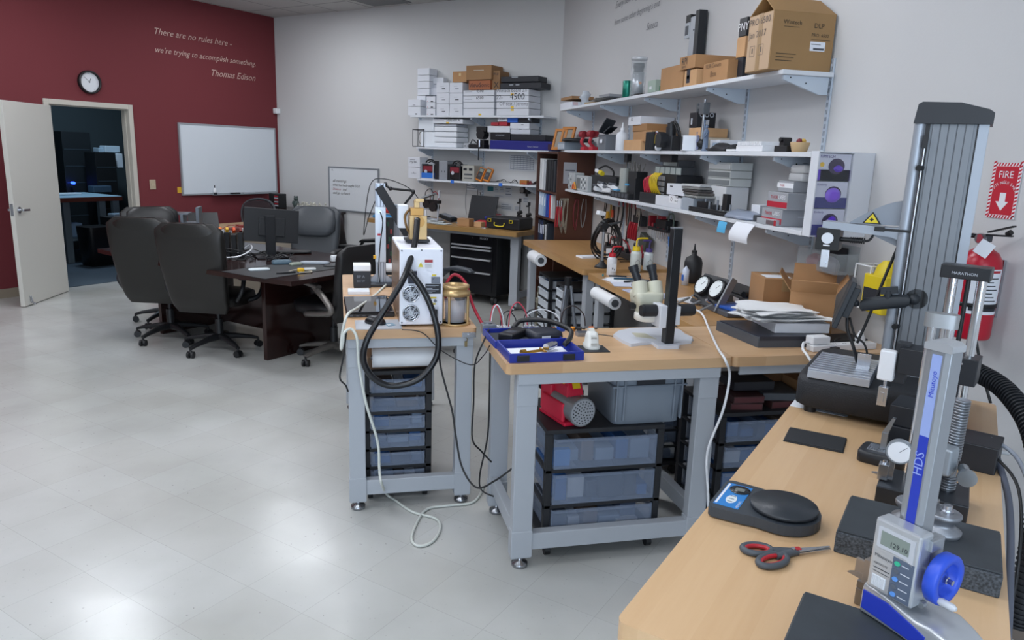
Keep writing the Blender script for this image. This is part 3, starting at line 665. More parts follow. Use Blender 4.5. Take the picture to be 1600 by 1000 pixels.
mb=MB();mb.box(-.140,-.105,-.012,.022,.19,.31);part(t,'side_panel',mb,mat('#26292f',.4),.002)
mb=MB();mb.cyl((0.006,.02,.3),(.006,.02,.512),.006,n=10);part(t,'lead_screw',mb,BLACK)
mb=MB();mb.box(-.175,-.132,-.035,-.005,.195,.285);part(t,'white_housing',mb,WHITE,.005,label='white plastic motor housing')
mb=MB();mb.cyl((-.152,-.02,.175),(-.152,-.02,.195),.005,n=10);mb.box(-.166,-.140,-.03,-.01,.118,.175);mb.box(-.158,-.148,-.031,-.029,.13,.16);part(t,'grip',mb,STEEL,.002)
# ---- small ruled base plate with an upright jaw
t=fthing('measuring_jig','small black base with ruled steel plate and upright jaw','measuring tool',2.185,.118,rz=-.1)
mb=MB();mb.loft([((0,0,z),(a,0,0),(0,b_,0),6) for z,a,b_ in((0,.058,.048),(.003,.06,.05),(.028,.06,.05),(.033,.055,.045))],32);part(t,'base',mb,m_bx)
mb=MB();mb.box(-.038,.045,-.030,.025,.033,.037,0)
for k in range(10):mb.box(-.034+k*.007,-.033+k*.007,-.026,-.026+(.03 if k%5==0 else .018),.037,.0374,1)
part(t,'ruled_plate',mb,[STEEL,BLACK],.0005)
mb=MB();mb.box(-.010,.006,-.006,.012,.037,.085);mb.prism([(-.010,.085),(.006,.085),(.018,.13),(.010,.13)],-.004,.008,'y');part(t,'upright_jaw',mb,mat('#8f959c',.35,.8),.001)
mb=MB();mb.sph((.03,-.012,.043),.008);mb.sph((.034,.006,.043),.006);part(t,'knob',mb,BLACK)
# ---- dial and counter height gauge with ribbed column
t=fthing('counter_height_gauge','height gauge with ribbed steel column and mechanical counter window','height gauge',1.965,.01)
mb=MB();mb.box(-.096,.098,-.072,.072,0,.042);part(t,'base',mb,mat('#24282e',.4),.003)
mb=MB()
for k in range(3):pass
mb.cyl((.050,.01,.042),(.050,.01,.27),.0145,n=24)
for k in range(33):
 if 4<k<11:continue
 z=.045+k*.0069;mb.lathe([(.0155,z),(.0185,z+.0012),(.0185,z+.0042),(.0155,z+.0054)],(.050,.01,0),24)
part(t,'ribbed_column',mb,mat('#8e9298',.28,.9))
for x in(-.036,.0):
 mb=MB();mb.cyl((x,.015,.042),(x,.015,.45),.0095,n=20);part(t,'rod',mb,CHROME)
mb=MB();mb.loft([((-.018,.015,z),(.036,0,0),(0,.018,0),3) for z in(.435,.438,.465,.468)],28);part(t,'top_clamp',mb,mat('#a5a8ab',.35,.6))
hd=bpy.data.objects.new('gauge_head',None)
mb=MB();mb.cb((.012,-.022,.130),(.092,.045,.066),(0,0,-.35));hd=part(t,'counter_housing',mb,mat('#9ba3ab',.4,.4),.005)
Rz=Matrix.Rotation(-.35,3,'Z')
def hp(x,y,z):v=Rz@Vector((x,y,0));return(.012+v.x,-.022+v.y,.130+z)
mb=MB();vs=[hp(x,-.0232,z) for x,z in((-.038,-.026),(.032,-.026),(.032,.026),(-.038,.026))];mb.add(vs,[(0,1,2,3)]);part(hd,'counter_window',mb,mat('#15181c',.2))
mb=MB()
for z,s_ in((.012,'1 0 3 9 7 5'),(-.017,'0 8 3 0 6')):mb.text(s_,hp(-.03,-.0238,z),Rz@Vector(XR),XU,w=.052)
mb.add([hp(x,-.0239,z) for x,z in((-.028,.009),(.028,.009),(.028,.0095),(-.028,.0095))],[(0,1,2,3)]);mb.add([hp(x,-.0239,z) for x,z in((-.028,-.007),(.028,-.007),(.028,-.0075),(-.028,-.0075))],[(0,1,2,3)])
part(hd,'lettering',mb,WHITE)
mb=MB();mb.cyl((-.06,-.02,.125),(-.06,-.035,.125),.03,n=32);dl_=part(t,'dial',mb,mat('#a0a7ae',.35,.6),.002)
mb=MB();mb.cyl((-.06,-.0351,.125),(-.06,-.0356,.125),.026,n=32,m=0);mb.bar((-.06,-.036,.125),(-.045,-.036,.14),.0015,.0006,1);part(dl_,'dial_face',mb,[WHITE,INK])
mb=MB();mb.box(-.078,-.066,-.03,-.012,.048,.14);mb.box(-.100,-.078,-.035,-.01,.045,.085);mb.prism([(-.115,.055),(-.09,.05),(-.09,.06)],-.026,-.018,'y');mb.cyl((-.088,-.022,.085),(-.088,-.022,.093),.005);part(t,'measuring_jaw',mb,STEEL,.001)
mb=MB();mb.cyl((.075,-.015,.112),(.083,-.055,.107),.012,n=20);mb.cyl((.083,-.055,.107),(.085,-.066,.106),.0205,n=28);part(t,'crank_knob',mb,mat('#9ea3a8',.3,.8))
# ---- flanged steel base standing on the farther granite plate
t=fthing('comparator_base','cast steel flanged spool base with hex bolt on the farther granite plate','gauge base',1.70,-.008,ZG,rz=-.25)
mb=MB()
mb.loft([((0,0,z),(a,0,0),(0,b_,0),2.4) for z,a,b_ in((0,.066,.038),(.004,.068,.040),(.010,.068,.040),(.018,.054,.028),(.026,.052,.026),(.036,.062,.036),(.040,.064,.037),(.046,.064,.037),(.048,.062,.035))],40)
part(t,'casting',mb,mat('#8d9096',.42,.7,noise=.12,scale=40))
mb=MB();mb.cyl((.035,.0,.048),(.035,0,.053),.013,n=20);mb.cyl((.035,0,.053),(.035,0,.064),.0095,n=6);part(t,'hex_bolt',mb,STEEL,.0008)
mb=MB();mb.box(-.012,.012,-.008,.030,.048,.060);part(t,'clamp_bar',mb,mat('#8f9399',.35,.8),.002)
# ---- blue and silver digital height gauge
t=fthing('digital_height_gauge','silver digital height gauge with blue stripe and blue handwheel','height gauge',1.295,.008,ZG,rz=math.radians(-28))
SIL=mat('#a7acb2',.32,.75);SIL2=mat('#c3c7cc',.3,.6);BLU=mat('#2237a8',.4);BLUW=mat('#2b50c8',.42)
mb=MB();mb.prism([(-.020,-.014),(-.011,-.017),(.011,-.017),(.020,-.014),(.020,.016),(-.020,.016)],.03,.474,'z');part(t,'column',mb,SIL,.001)
mb=MB();mb.box(-.0075,.0075,-.0180,-.0171,.03,.335,0);part(t,'blue_scale_strip',mb,BLU)
mb=MB();mb.box(-.0075,.0075,-.0180,-.0171,.335,.468,0);part(t,'pale_scale_strip',mb,mat('#8e9fd0',.4),label='pale blue upper part of the stripe')
mb=MB();mb.text('Mitutoyo',(.004,-.0183,.40),(0,0,1),(-1,0,0),w=.042,d=.0002,m=0);mb.text('HDS',(.0055,-.0183,.27),(0,0,1),(-1,0,0),w=.038,d=.0002,m=1);part(t,'lettering',mb,[mat('#2138b8',.4),mat('#8fa0dd',.4)])
mb=MB();mb.prism([(-.022,.474),(-.022,.484),(-.012,.489),(.012,.489),(.022,.484),(.022,.474)],-.019,.018,'y');part(t,'top_cap',mb,SIL2,.002)
# slider head
mb=MB();mb.box(-.036,.042,-.052,-.018,.062,.188);hd=part(t,'display_head',mb,SIL2,.004)
mb=MB();mb.prism([(-.028,.176),(.034,.176),(.034,.132),(.022,.140),(-.028,.140)],-.0528,-.0521,'y');mb.box(-.022,.026,-.0532,-.0529,.146,.170,1);part(hd,'display',mb,[mat('#b9bcc2',.35),mat('#7f8a83',.25)])
mb=MB();mb.text('129.10',(-.004,-.0534,.150),XR,XU,w=.028,d=.0002,m=0);mb.text('Mitutoyo',(-.028,-.0524,.122),XR,XU,w=.030,d=.0002);mb.text('ABSOLUTE',(-.028,-.0524,.109),XR,XU,w=.024,d=.0002)
mb.box(-.028,.0,-.0526,-.0523,.102,.1032);mb.box(-.028,.0,-.0526,-.0523,.096,.0967);part(hd,'lettering',mb,mat('#2a2f36',.5))
mb=MB();mb.box(-.028,-.004,-.0526,-.0521,.070,.090)
for k in range(9):mb.box(-.0275+k*.0026,-.0262+k*.0026,-.0536,-.0526,.071,.089)
part(hd,'speaker_grille',mb,mat('#d5d8dc',.35))
mb=MB();mb.box(.003,.038,-.0528,-.0521,.066,.136);kp=part(hd,'keypad',mb,mat('#566275',.4))
for k,c in enumerate(('#35b08a','#59626f','#5f95dd','#59626f','#5f95dd')):
 mb=MB();z=.127-k*.0135;mb.loft([((.011,-.0529-q,z),(.0048,0,0),(0,0,.0040),2) for q in(0,.0012)],16);part(kp,'button',mb,mat(c,.35))
mb=MB();mb.box(.018,.03,-.0531,-.0529,.1265,.128)
for k in range(1,5):mb.box(.018,.033,-.0531,-.0529,.126-k*.0135,.1275-k*.0135)
part(kp,'key_legends',mb,mat('#c6ccd6',.4))
mb=MB();mb.box(.022,.040,-.018,.02,.06,.172);mb.box(.040,.048,-.03,.0,.158,.178);mb.cyl((.044,-.02,.066),(.044,-.03,.066),.006,n=12);part(t,'slider',mb,SIL,.002)
# handwheel with axis to the right
hw=MB();Tm=Matrix.Rotation(math.pi/2,3,'Y')
def toX(prof,c,n=36,m=0,mbx=None):
 mbx=mbx or hw;vs=[(c[0]+z,c[1]+r*math.cos(2*math.pi*i/n),c[2]+r*math.sin(2*math.pi*i/n)) for r,z in prof for i in range(n)]
 mbx.add(vs,[(k*n+i,(k+1)*n+i,(k+1)*n+(i+1)%n,k*n+(i+1)%n) for k in range(len(prof)-1) for i in range(n)],m,True)
WC=(.052,-.012,.118)
toX([(.0,.0),(.039,.0),(.042,.003),(.042,.018),(.039,.021),(.030,.021),(.027,.017),(.026,.006),(.011,.005),(.011,.012),(.0,.012)],WC);wh=part(t,'handwheel',hw,BLUW)
hw2=MB();hw2.cyl((WC[0]+.012,WC[1],WC[2]),(WC[0]+.018,WC[1],WC[2]),.006,n=16);hw2.cyl((WC[0]+.018,WC[1],WC[2]),(WC[0]+.026,WC[1],WC[2]),.0042,n=16);part(wh,'hub_nut',hw2,STEEL)
hw3=MB();hw3.loft([((WC[0]+.021+q,WC[1]-.022,WC[2]-.026),(0,w,0),(0,0,w),2) for q,w in((0,.005),(.004,.0065),(.022,.006),(.027,.003))],16);part(wh,'crank_grip',hw3,mat('#c7cacf',.35))
hw4=MB();hw4.cyl((.040,WC[1],WC[2]),(WC[0],WC[1],WC[2]),.008,n=14);part(t,'axle',hw4,STEEL)
# base, clamp and scriber
mb=MB()
def bring(x,hz,y0_,y1_):return((x,(y0_+y1_)/2,hz/2),(0,(y1_-y0_)/2,0),(0,0,hz/2),7)
mb.loft([bring(x,h_,a,b_) for x,h_,a,b_ in((-.050,.052,-.036,.035),(-.047,.058,-.040,.038),(-.01,.058,-.042,.040),(.02,.052,-.044,.040),(.05,.046,-.048,.038),(.075,.05,-.05,.036),(.10,.044,-.05,.03),(.135,.03,-.046,.02),(.15,.02,-.04,.01))],40)
bs=part(t,'base',mb,SIL2)
mb=MB();mb.loft([((x,y_,(za_+zb_)/2),(0,.0012,0),(0,0,(zb_-za_)/2),8) for x,y_,za_,zb_ in((-.045,-.0405,.012,.046),(.0,-.0435,.010,.047),(.05,-.0487,.008,.036),(.07,-.0502,.008,.030))],24);part(bs,'blue_side_panel',mb,BLU)
mb=MB();mb.box(-.045,-.018,-.020,-.004,.075,.110);mb.box(-.062,-.040,-.024,-.002,.045,.090);mb.prism([(-.095,.046),(-.05,.046),(-.05,.058),(-.075,.056)],-.018,-.010,'y');mb.box(-.082,-.062,-.016,-.010,.046,.080);part(t,'scriber',mb,mat('#a39a92',.35,.8),.001,label='steel scriber and clamp block')
mb=MB();mb.cyl((-.051,-.013,.09),(-.051,-.013,.098),.006,n=6);part(t,'clamp_screw',mb,STEEL)
# black vise like block behind the gauge base
mb=MB();mb.box(-.022,.022,-.05,.05,0,.035);mb.box(-.022,.022,-.05,-.03,.035,.05);fsolo('steel_block','drilled steel gauge block between the two granite plates','gauge block',mb,mat('#8b8580',.35,.8),1.44,.055,ZB,-.2,.002)
# ---- corrugated hose and cables at the wall side of the bench
mb=MB();c=[wpos('A',2.78,-.07,1.06),wpos('A',2.66,-.16,1.04),wpos('A',2.48,-.23,.98),wpos('A',2.34,-.26,.86),wpos('A',2.26,-.26,.70),wpos('A',2.24,-.26,.50)]
mb.tube(c,.026,14,sub=8)
P=[]
for i in range(len(c)-1):
 for k in range(12):P.append(c[i].lerp(c[i+1],k/12))
def catm(c,n):
 o=[]
 for i in range(len(c)-1):
  p0=c[max(i-1,0)];p1=c[i];p2=c[i+1];p3=c[min(i+2,len(c)-1)]
  for j in range(n):
   t_=j/n;o.append(.5*((2*p1)+(p2-p0)*t_+(2*p0-5*p1+4*p2-p3)*t_*t_+(3*p1-p0-3*p2+p3)*t_**3))
 o.append(c[-1]);return o
cc=catm(c,14)
for i in range(1,len(cc)-1):
 d=(cc[i+1]-cc[i-1]).normalized()*.0025;mb.cyl(cc[i]-d,cc[i]+d,.0315,n=16)
world_solo('corrugated_hose','thick black corrugated hose dropping behind the foreground bench','hose',mb,mat('#1c1f24',.5))
def cable(label,pts,r,m,name='cable',cat='cable',sub=6,group=None):
 mb=MB();mb.tube(pts,r,8,sub=sub);return world_solo(name,label,cat,mb,m,group=group)
cable('grey cable looping out to the right past the foreground bench edge',[wpos('A',*p) for p in((2.36,-.13,.97),(2.30,-.20,.94),(2.1,-.25,.84),(1.85,-.27,.72),(1.6,-.25,.6),(1.5,-.2,.45),(1.45,-.19,.25))],.006,mat('#8f95a0',.5))
cable('thin dark cable hanging behind the foreground bench',[wpos('A',*p) for p in((2.28,-.14,.95),(2.2,-.20,.9),(2.1,-.22,.75),(2.05,-.22,.5),(2.0,-.22,.1))],.004,BLACK)
cable('black cable running down from the fire extinguisher to the hose',[pX(1503,405,2.30),pX(1512,440,2.31),pX(1530,560,2.32),pX(1548,630,2.34)],.005,BLACK)
cable('thick grey cable bundle draped behind the bench next to the hose',[wpos('A',*p) for p in((2.33,-.15,.93),(2.2,-.185,.86),(2.02,-.20,.75),(1.9,-.21,.6),(1.85,-.21,.3))],.009,mat('#5d6270',.5))
mb=MB();mb.box(-.03,.03,-.02,.02,0,.03);mb.cyl((.03,0,.015),(.06,0,.015),.006);fsolo('serial_connector','grey serial plug behind the ribbed gauge column','connector',mb,mat('#b9bcc0',.5),2.42,-.125,ZB,.2,.002)
# ================================================================ LASER BENCH (left)
def wt(name,label,cat,x,y,z=ZB,rz=0,group=None):return thing(name,label,cat,'W',x,y,z,rz,group)
def ws(name,label,cat,mb,mats,x,y,z=ZB,rz=0,bevel=0,group=None):return solo(name,label,cat,mb,mats,'W',x,y,z,rz,bevel,group)
m_cab=mat('#e9ecf6',.35)
t=wt('laser_power_cabinet','white steel laser power cabinet with two fans on the narrow bench','power unit',.364,3.60,ZB)
mb=MB();mb.box(-.100,.100,-.245,.245,.008,.365);part(t,'case',mb,m_cab,.006)
mb=MB();mb.box(-.1025,-.1005,-.235,.235,.02,.355);part(t,'side_panel',mb,mat('#9a7a60',.25,.3),.001,label='case side with its shade painted tan')  # tan sheet paints the shaded left side of the white case
for x in(-.08,.08):
 for y in(-.22,.22):mb=MB();mb.cyl((x,y,0),(x,y,.01),.012);part(t,'rubber_foot',mb,BLACK)
for z in(.155,.065):
 f=MB();f.tube([(-.048+.037*math.cos(a),-.2475,z+.037*math.sin(a)) for a in[2*math.pi*k/24 for k in range(24)]],.0035,6,sub=1,close=True)
 for r in(.026,.016):f.tube([(-.048+r*math.cos(a),-.2485,z+r*math.sin(a)) for a in[2*math.pi*k/20 for k in range(20)]],.0016,6,sub=1,close=True)
 for k in range(8):a=math.pi*k/4;f.bar((-.048,-.2485,z),(-.048+.036*math.cos(a),-.2485,z+.036*math.sin(a)),.0018,.0018)
 fan=part(t,'fan_guard',f,STEEL)
 g=MB();g.cyl((-.048,-.2452,z),(-.048,-.2462,z),.0365,n=32);g.cyl((-.048,-.2462,z),(-.048,-.2472,z),.011,n=20,m=1)
 for k in range(7):a=2*math.pi*k/7;g.cb((-.048+.022*math.cos(a),-.2468,z+.022*math.sin(a)),(.022,.001,.009),(0,-a,0),2)
 part(fan,'fan',g,[mat('#3d414b',.5),mat('#d6dae0',.4),mat('#a5abb8',.5)])
mb=MB();mb.box(-.062,-.022,-.256,-.2455,.205,.262);mb.cyl((-.045,-.256,.225),(-.045,-.275,.225),.013,m=0);part(t,'connector_panel',mb,mat('#22253a',.45),.001)
mb=MB();mb.box(-.020,.052,-.2465,-.2455,.272,.315,0);mb.box(.014,.051,-.2472,-.2466,.301,.314,1);mb.prism([(-.016,.280),(.008,.280),(-.004,.304)],-.2472,-.2466,'y',2);mb.text('!',(-.0055,-.2476,.284),XR,XU,h=.012,m=3)
for q in range(3):mb.box(.016,.046,-.2470,-.2467,.280+q*.006,.2815+q*.006,3)
part(t,'warning_label',mb,[WHITE,mat('#a03038',.5),mat('#e0d24a',.5),INK])
mb=MB();mb.box(.018,.090,-.2465,-.2455,.155,.202,0)
for q in range(6):mb.box(.022,.05+.03*((q*7)%3)/2,-.2469,-.2466,.160+q*.0065,.1622+q*.0065,1)
part(t,'rating_plate',mb,[mat('#191b22',.4),mat('#aab0bb',.5)])
mb=MB()
for x,z,w in((.048,.238,.020),(.036,.132,.034),(.048,.103,.018)):mb.box(x,x+w,-.2468,-.2456,z,z+.008)
part(t,'yellow_tag',mb,mat('#d9c33c',.5))
mb=MB();mb.cyl((.060,-.245,.222),(.060,-.262,.222),.0085);mb.cyl((.064,-.245,.122),(.064,-.255,.122),.007);mb.box(.045,.085,-.25,-.2455,.205,.235);part(t,'socket',mb,mat('#777c86',.4,.6))
mb=MB();mb.box(.040,.078,-.262,-.2455,.030,.095,0);mb.box(.058,.072,-.275,-.262,.05,.085,1);part(t,'power_inlet',mb,[mat('#c9ccd6',.4),BLACK],.001)
mb=MB()
for x in(-.09,.09):
 for z in(.02,.355):mb.cyl((x,-.245,z),(x,-.2475,z),.004,n=10)
mb.cyl((0,-.245,.358),(0,-.2475,.358),.004,n=10);part(t,'screw',mb,mat('#6f737c',.4,.6))
mb=MB();mb.tube([(.03,.0,.366),(.03,0,.39),(.03,.09,.392),(.03,.09,.366)],.004,8);part(t,'carry_handle',mb,STEEL)
# gold laser head
t=wt('gold_laser','gold anodised laser head standing on the white laser cabinet','laser head',.362,3.575,1.273)
mb=MB();mb.box(-.055,.060,-.05,.08,-.0,.012);part(t,'foot_plate',mb,BLACK,.002)
mb=MB();mb.box(-.036,.046,-.045,-.028,.012,.125);mb.box(-.036,-.024,-.028,.06,.012,.10);mb.box(.034,.046,-.028,.06,.012,.10);part(t,'gold_bracket',mb,GOLD,.002)
mb=MB();mb.cyl((.008,-.052,.097),(.008,-.028,.097),.026,n=28);mb.cyl((.008,-.028,.097),(.004,.05,.105),.022,n=24);mb.box(-.030,.032,-.02,.055,.125,.16);part(t,'gold_barrel',mb,mat('#b58b50',.32,.6),.001)
mb=MB();mb.box(-.012,.014,-.01,.02,.16,.195);mb.box(-.008,.034,-.022,-.005,.188,.205);part(t,'gold_knuckle',mb,GOLD,.002)
mb=MB();mb.box(-.085,-.038,.02,.09,.06,.17);part(t,'sensor_box',mb,WPLAS,.003,label='pale grey sensor box')
mb=MB();mb.tube([(-.03,.03,.15),(-.055,.0,.12),(-.05,-.03,.07),(-.03,-.03,.03)],.006,8);part(t,'side_fitting',mb,mat('#6d5230',.4,.6))
# big black hose loop
hz=[(652,342,3.50),(648,380,3.42),(633,430,3.30),(610,470,3.26),(588,505,3.24),(572,535,3.22),(568,565,3.22),(585,592,3.22),(615,603,3.22),(655,592,3.22),(680,562,3.23),(685,530,3.24),(677,490,3.26),(662,455,3.28),(640,424,3.32)]
mb=MB();mb.tube([pY(*p) for p in hz],.0145,12,sub=6);world_solo('black_hose','thick black hose looping from the gold laser head down past the bench edge','hose',mb,mat('#111318',.3))
# closed laptop, pad, mouse
t=wt('laptop','closed glossy black laptop left of the white laser cabinet','laptop',.135,3.775,ZB,.03)
mb=MB();mb.box(-.115,.115,-.21,.19,0,.018);part(t,'base',mb,BLACK,.004)
mb=MB();mb.box(-.115,.115,-.21,.19,.0185,.028);part(t,'lid',mb,mat('#1a1c22',.06),.004)
mb=MB()
for k in range(5):mb.box(-.10+k*.03,-.085+k*.03,-.2108,-.2099,.006,.012)
part(t,'port_row',mb,DGREY)
mb=MB();mb.box(-.105,.105,-.092,.092,0,.004);ws('mouse_pad','pale grey mouse pad at the bench corner','mouse pad',mb,mat('#a9adb5',.6),.168,3.40,ZB,0,.002)
t=wt('computer_mouse','black computer mouse on the pale grey pad','mouse',.155,3.415,ZB+.004,.9)
mb=MB();mb.loft([((0,0,z),(a,0,0),(0,b_,0),2.4) for z,a,b_ in((0,.028,.05),(.006,.031,.055),(.018,.029,.05),(.030,.022,.036),(.036,.010,.018))],28);part(t,'shell',mb,mat('#1a1b1f',.3))
mb=MB();mb.cyl((-.003,.028,.029),(.003,.028,.029),.008,n=14);part(t,'scroll_wheel',mb,DGREY)
mb=MB();mb.prism([(-.02,-.03),(.02,-.022),(.018,.028),(-.022,.02)],0,.003);mb.prism([(-.018,-.026),(.0,-.022),(.0,.0),(-.018,0)],.003,.0034,m=1);ws('small_device','small blue-grey badge shaped gadget on the mouse pad','gadget',mb,[mat('#6f93a8',.4),WHITE],.222,3.385,ZB+.004,.3)
# gold canister
t=wt('gold_canister_frame','gold ring frame on four posts beside the laser cabinet','canister frame',.530,3.405)
mb=MB();mb.lathe([(.060,0),(.074,0),(.074,.009),(.060,.009),(.060,0)],n=40);part(t,'bottom_ring',mb,GOLD)
for k in range(4):
 a=math.radians(45+90*k+12);mb=MB();mb.cyl((.066*math.cos(a),.066*math.sin(a),.009),(.066*math.cos(a),.066*math.sin(a),.140),.0065,n=12);part(t,'post',mb,GOLD)
mb=MB();mb.lathe([(.050,.140),(.072,.140),(.072,.158),(.060,.164),(.058,.172),(.066,.176),(.066,.188),(.052,.190),(.050,.140)],n=40);part(t,'top_ring',mb,GOLD)
mb=MB();mb.lathe([(.046,.012),(.048,.014),(.050,.120),(.048,.120),(.046,.016),(.0,.016)],n=32);part(t,'clear_cup',mb,mat('#dfe3ee',.1,alpha=.35))
mb=MB();mb.lathe([(.0,.02),(.043,.02),(.045,.05),(.0,.05)],n=28);part(t,'amber_liquid',mb,mat('#6d3f30',.2,alpha=.8))
mb=MB();mb.tube([pY(697,472,3.48),pY(697,445,3.48),pY(710,429,3.50),pY(727,442,3.48),pY(740,480,3.42),pY(757,512,3.35),wpos('W',.64,3.2,.925)],.0075,10);world_solo('red_hose','red rubber hose arching over the gold canister frame','hose',mb,mat('#a81f36',.4))
# aluminium extrusion post machine
t=wt('extrusion_rig','tall aluminium extrusion rig with slanted black rail behind the laptop','rig',.24,4.50)
mb=MB();mb.box(-.135,.14,-.12,.20,0,.014);part(t,'base_plate',mb,BLACK,.002)
mb=MB();mb.box(-.030,.028,-.03,.03,.014,.605)
for x in(-.022,-.002,.016):mb.box(x-.002,x+.004,-.0318,-.030,.014,.605,1)
part(t,'post',mb,[ALU,mat('#8b919a',.4,.6)],.001)
mb=MB();mb.box(-.034,.030,-.045,-.030,.14,.47);part(t,'sliding_plate',mb,mat('#c3c8cf',.3,.8),.002)
for s in(-1,1):
 mb=MB();mb.prism([(s*.030,.014),(s*.075,.014),(s*.075,.02),(s*.030,.06)][::s],-.02,.02,'y');part(t,'corner_brace',mb,ALU,.001)
mb=MB();mb.box(.085,.125,.15,.19,.014,.47);part(t,'rear_post',mb,mat('#9aa0a8',.4,.8),.001)
mb=MB();mb.bar((-.012,-.05,.585),(.172,-.05,.285),.02,.052);part(t,'slanted_rail',mb,mat('#15171d',.5),.001)
mb=MB();mb.tube([(.02,.0,.60),(.06,0,.575),(.19,0,.565),(.20,0,.555),(.11,0,.44)],.007,8,sub=1)
for p in((.06,0,.575),(.195,0,.56),(.11,0,.44),(.03,0,.60)):mb.sph(p,.013,10)
part(t,'articulated_arm',mb,BLACK)
mb=MB();mb.cyl((-.005,-.048,.44),(-.005,-.06,.44),.012,m=1);mb.tube([(-.005,-.06,.44),(.01,-.07,.38),(-.005,-.06,.25),(-.015,-.06,.1),(-.01,-.06,.02)],.0035,6);part(t,'cable_run',mb,[BLACK,STEEL])
mb=MB();mb.box(.035,.08,.02,.05,.05,.40,0)
for k in range(7):mb.box(.038+.01*(k%3),.05+.01*(k%3),.012,.02,.08+k*.045,.105+k*.045,1+k%2)
part(t,'circuit_boards',mb,[mat('#2a2d30',.6),mat('#23523a',.5),mat('#9a3636',.5)])
mb=MB();mb.cyl((.03,.0,.10),(.12,0,.10),.028);part(t,'white_tube',mb,WHITE)
mb=MB();mb.box(-.045,-.028,-.05,-.03,.16,.18,0);mb.box(-.02,-.002,-.051,-.045,.30,.312,1);part(t,'marker_tab',mb,[mat('#d9a528',.5),REDM])
mb=MB();mb.tube([(-.03,-.01,.50),(-.07,-.0,.40),(-.10,.0,.30),(-.06,.0,.59),(.03,.0,.63),(.17,.0,.58),(.24,.0,.50)],.003,6);part(t,'loose_wire',mb,BLACK)
t=wt('instrument_box','small black instrument box with white top at the far left of the laser bench','instrument',.125,4.42)
mb=MB();mb.box(-.05,.05,-.06,.06,0,.10);part(t,'case',mb,mat('#22252c',.5),.003)
mb=MB();mb.box(-.05,.05,-.062,.058,.1005,.135);part(t,'white_top',mb,WHITE,.003)
mb=MB();mb.text('BP A',(-.03,-.0605,.06),XR,XU,w=.045);mb.text('0.0 W',(-.03,-.0605,.035),XR,XU,w=.045);part(t,'lettering',mb,mat('#777d88',.5))
t=wt('clutter_box','flat white switch box on the far left of the laser bench','device',.10,4.20)
mb=MB();mb.box(-.06,.06,-.05,.05,0,.02);part(t,'case',mb,WPLAS,.003)
# bench lock bracket and vinyl roll under it
t=wt('lock_bracket','steel hasp with a hanging padlock on the laser bench corner','hasp',.578,3.290,ZB-.030)
mb=MB();mb.box(-.03,.035,-.002,.004,-.012,.012);mb.cyl((.0,-.002,0),(.0,-.008,0),.004,n=10);part(t,'plate',mb,STEEL,.0005)
mb=MB();mb.box(-.018,-.006,-.006,.002,-.055,-.03);mb.tube([(-.012,0,-.012),(-.005,0,-.02),(-.008,0,-.032)],.002,6);part(t,'padlock',mb,mat('#8a7a55',.4,.6))
def roll(label,p0,p1,r,rc=.3,group='white rolls mounted under the bench edges'):
 p0,p1=Vector(p0),Vector(p1);t=thing('vinyl_roll',label,'roll','W',p0.x,p0.y,p0.z,0,group)
 d=p1-p0;mb=MB();mb.cyl((0,0,0),d,r,n=32);part(t,'roll',mb,mat('#e3e5e8',.55))
 n_=d.normalized();mb=MB();mb.cyl(-n_*.006,n_*.01,r*rc*1.3,n=20);mb.cyl(d-n_*.01,d+n_*.006,r*rc*1.3,n=20);part(t,'spindle_cap',mb,mat('#6d7177',.35,.7))
 return t
roll('white roll hung under the laser bench inside the black hose loop',(.14,3.42,.738),(.435,3.42,.738),.048,.2)
# cords
def cord(label,pts,r=.004,m=BLACK,Y=None,name='cable',cat='cable',sub=6,group=None):
 mb=MB();mb.tube([pY(*p) if len(p)==3 and abs(p[0])>20 else Vector(p) for p in pts],r,8,sub=sub)
 return world_solo(name,label,cat,mb,m,group=group)
def gz(x,y,z):return tuple(pz(x,y,z))
PC=mat('#c7cbc5',.5)
cord('pale grey cable hanging down the front of the laser bench and coiling on the floor',[(603,445,4.4),(585,462,4.1),(560,480,3.6),(543,492,3.30),(535,520,3.27),(533,545,3.26),gz(536,535,.86),(538,520,3.24),(549,514,3.25),(558,530,3.24),(561,570,3.24),(572,630,3.24),(590,690,3.24),(593,735,3.22),(596,755,3.18),gz(604,772,.03),gz(618,782,.01),gz(645,800,.008),gz(680,810,.008),gz(688,825,.008),gz(676,846,.008),gz(655,853,.008),gz(643,842,.008),gz(652,815,.008),gz(668,795,.008),gz(700,790,.008),gz(740,784,.008),gz(756,760,.008)],.0065,PC)
cord('black cord hanging between the benches and sweeping to the middle bench',[gz(678,500,.92),(686,520,3.27),(688,570,3.24),(706,640,3.2),(712,680,3.15),(722,730,3.1),(745,762,3.0),(775,750,2.95),(800,732,2.92)],.0045)
cord('black cord dangling from the power sockets behind the blue case',[gz(765,512,.93),(757,530,3.1),(742,570,3.1),(740,630,3.1),(738,685,3.1),(752,705,3.1),(768,722,3.1)],.004)
cord('second black cord dangling left of the middle bench',[gz(768,508,.93),(766,540,3.15),(765,600,3.15),(762,680,3.15),(750,740,3.15),(752,765,3.15),(772,776,3.1)],.004)
cord('thin black wire crossing from laser bench to the middle bench',[gz(628,515,.905),(660,520,3.28),(690,548,3.25),(735,570,3.2),(755,556,3.18),gz(765,540,.905)],.0025)
cord('thin black wires trailing over the laser bench top',[gz(560,490,.905),gz(575,468,.905),gz(600,462,.905),gz(622,470,.905),gz(628,480,.93)],.0025)
cord('black cord dangling at the left side of the laser bench',[(541,520,3.27),(536,560,3.3),(531,590,3.3),(540,602,3.3),(544,612,3.3)],.004)
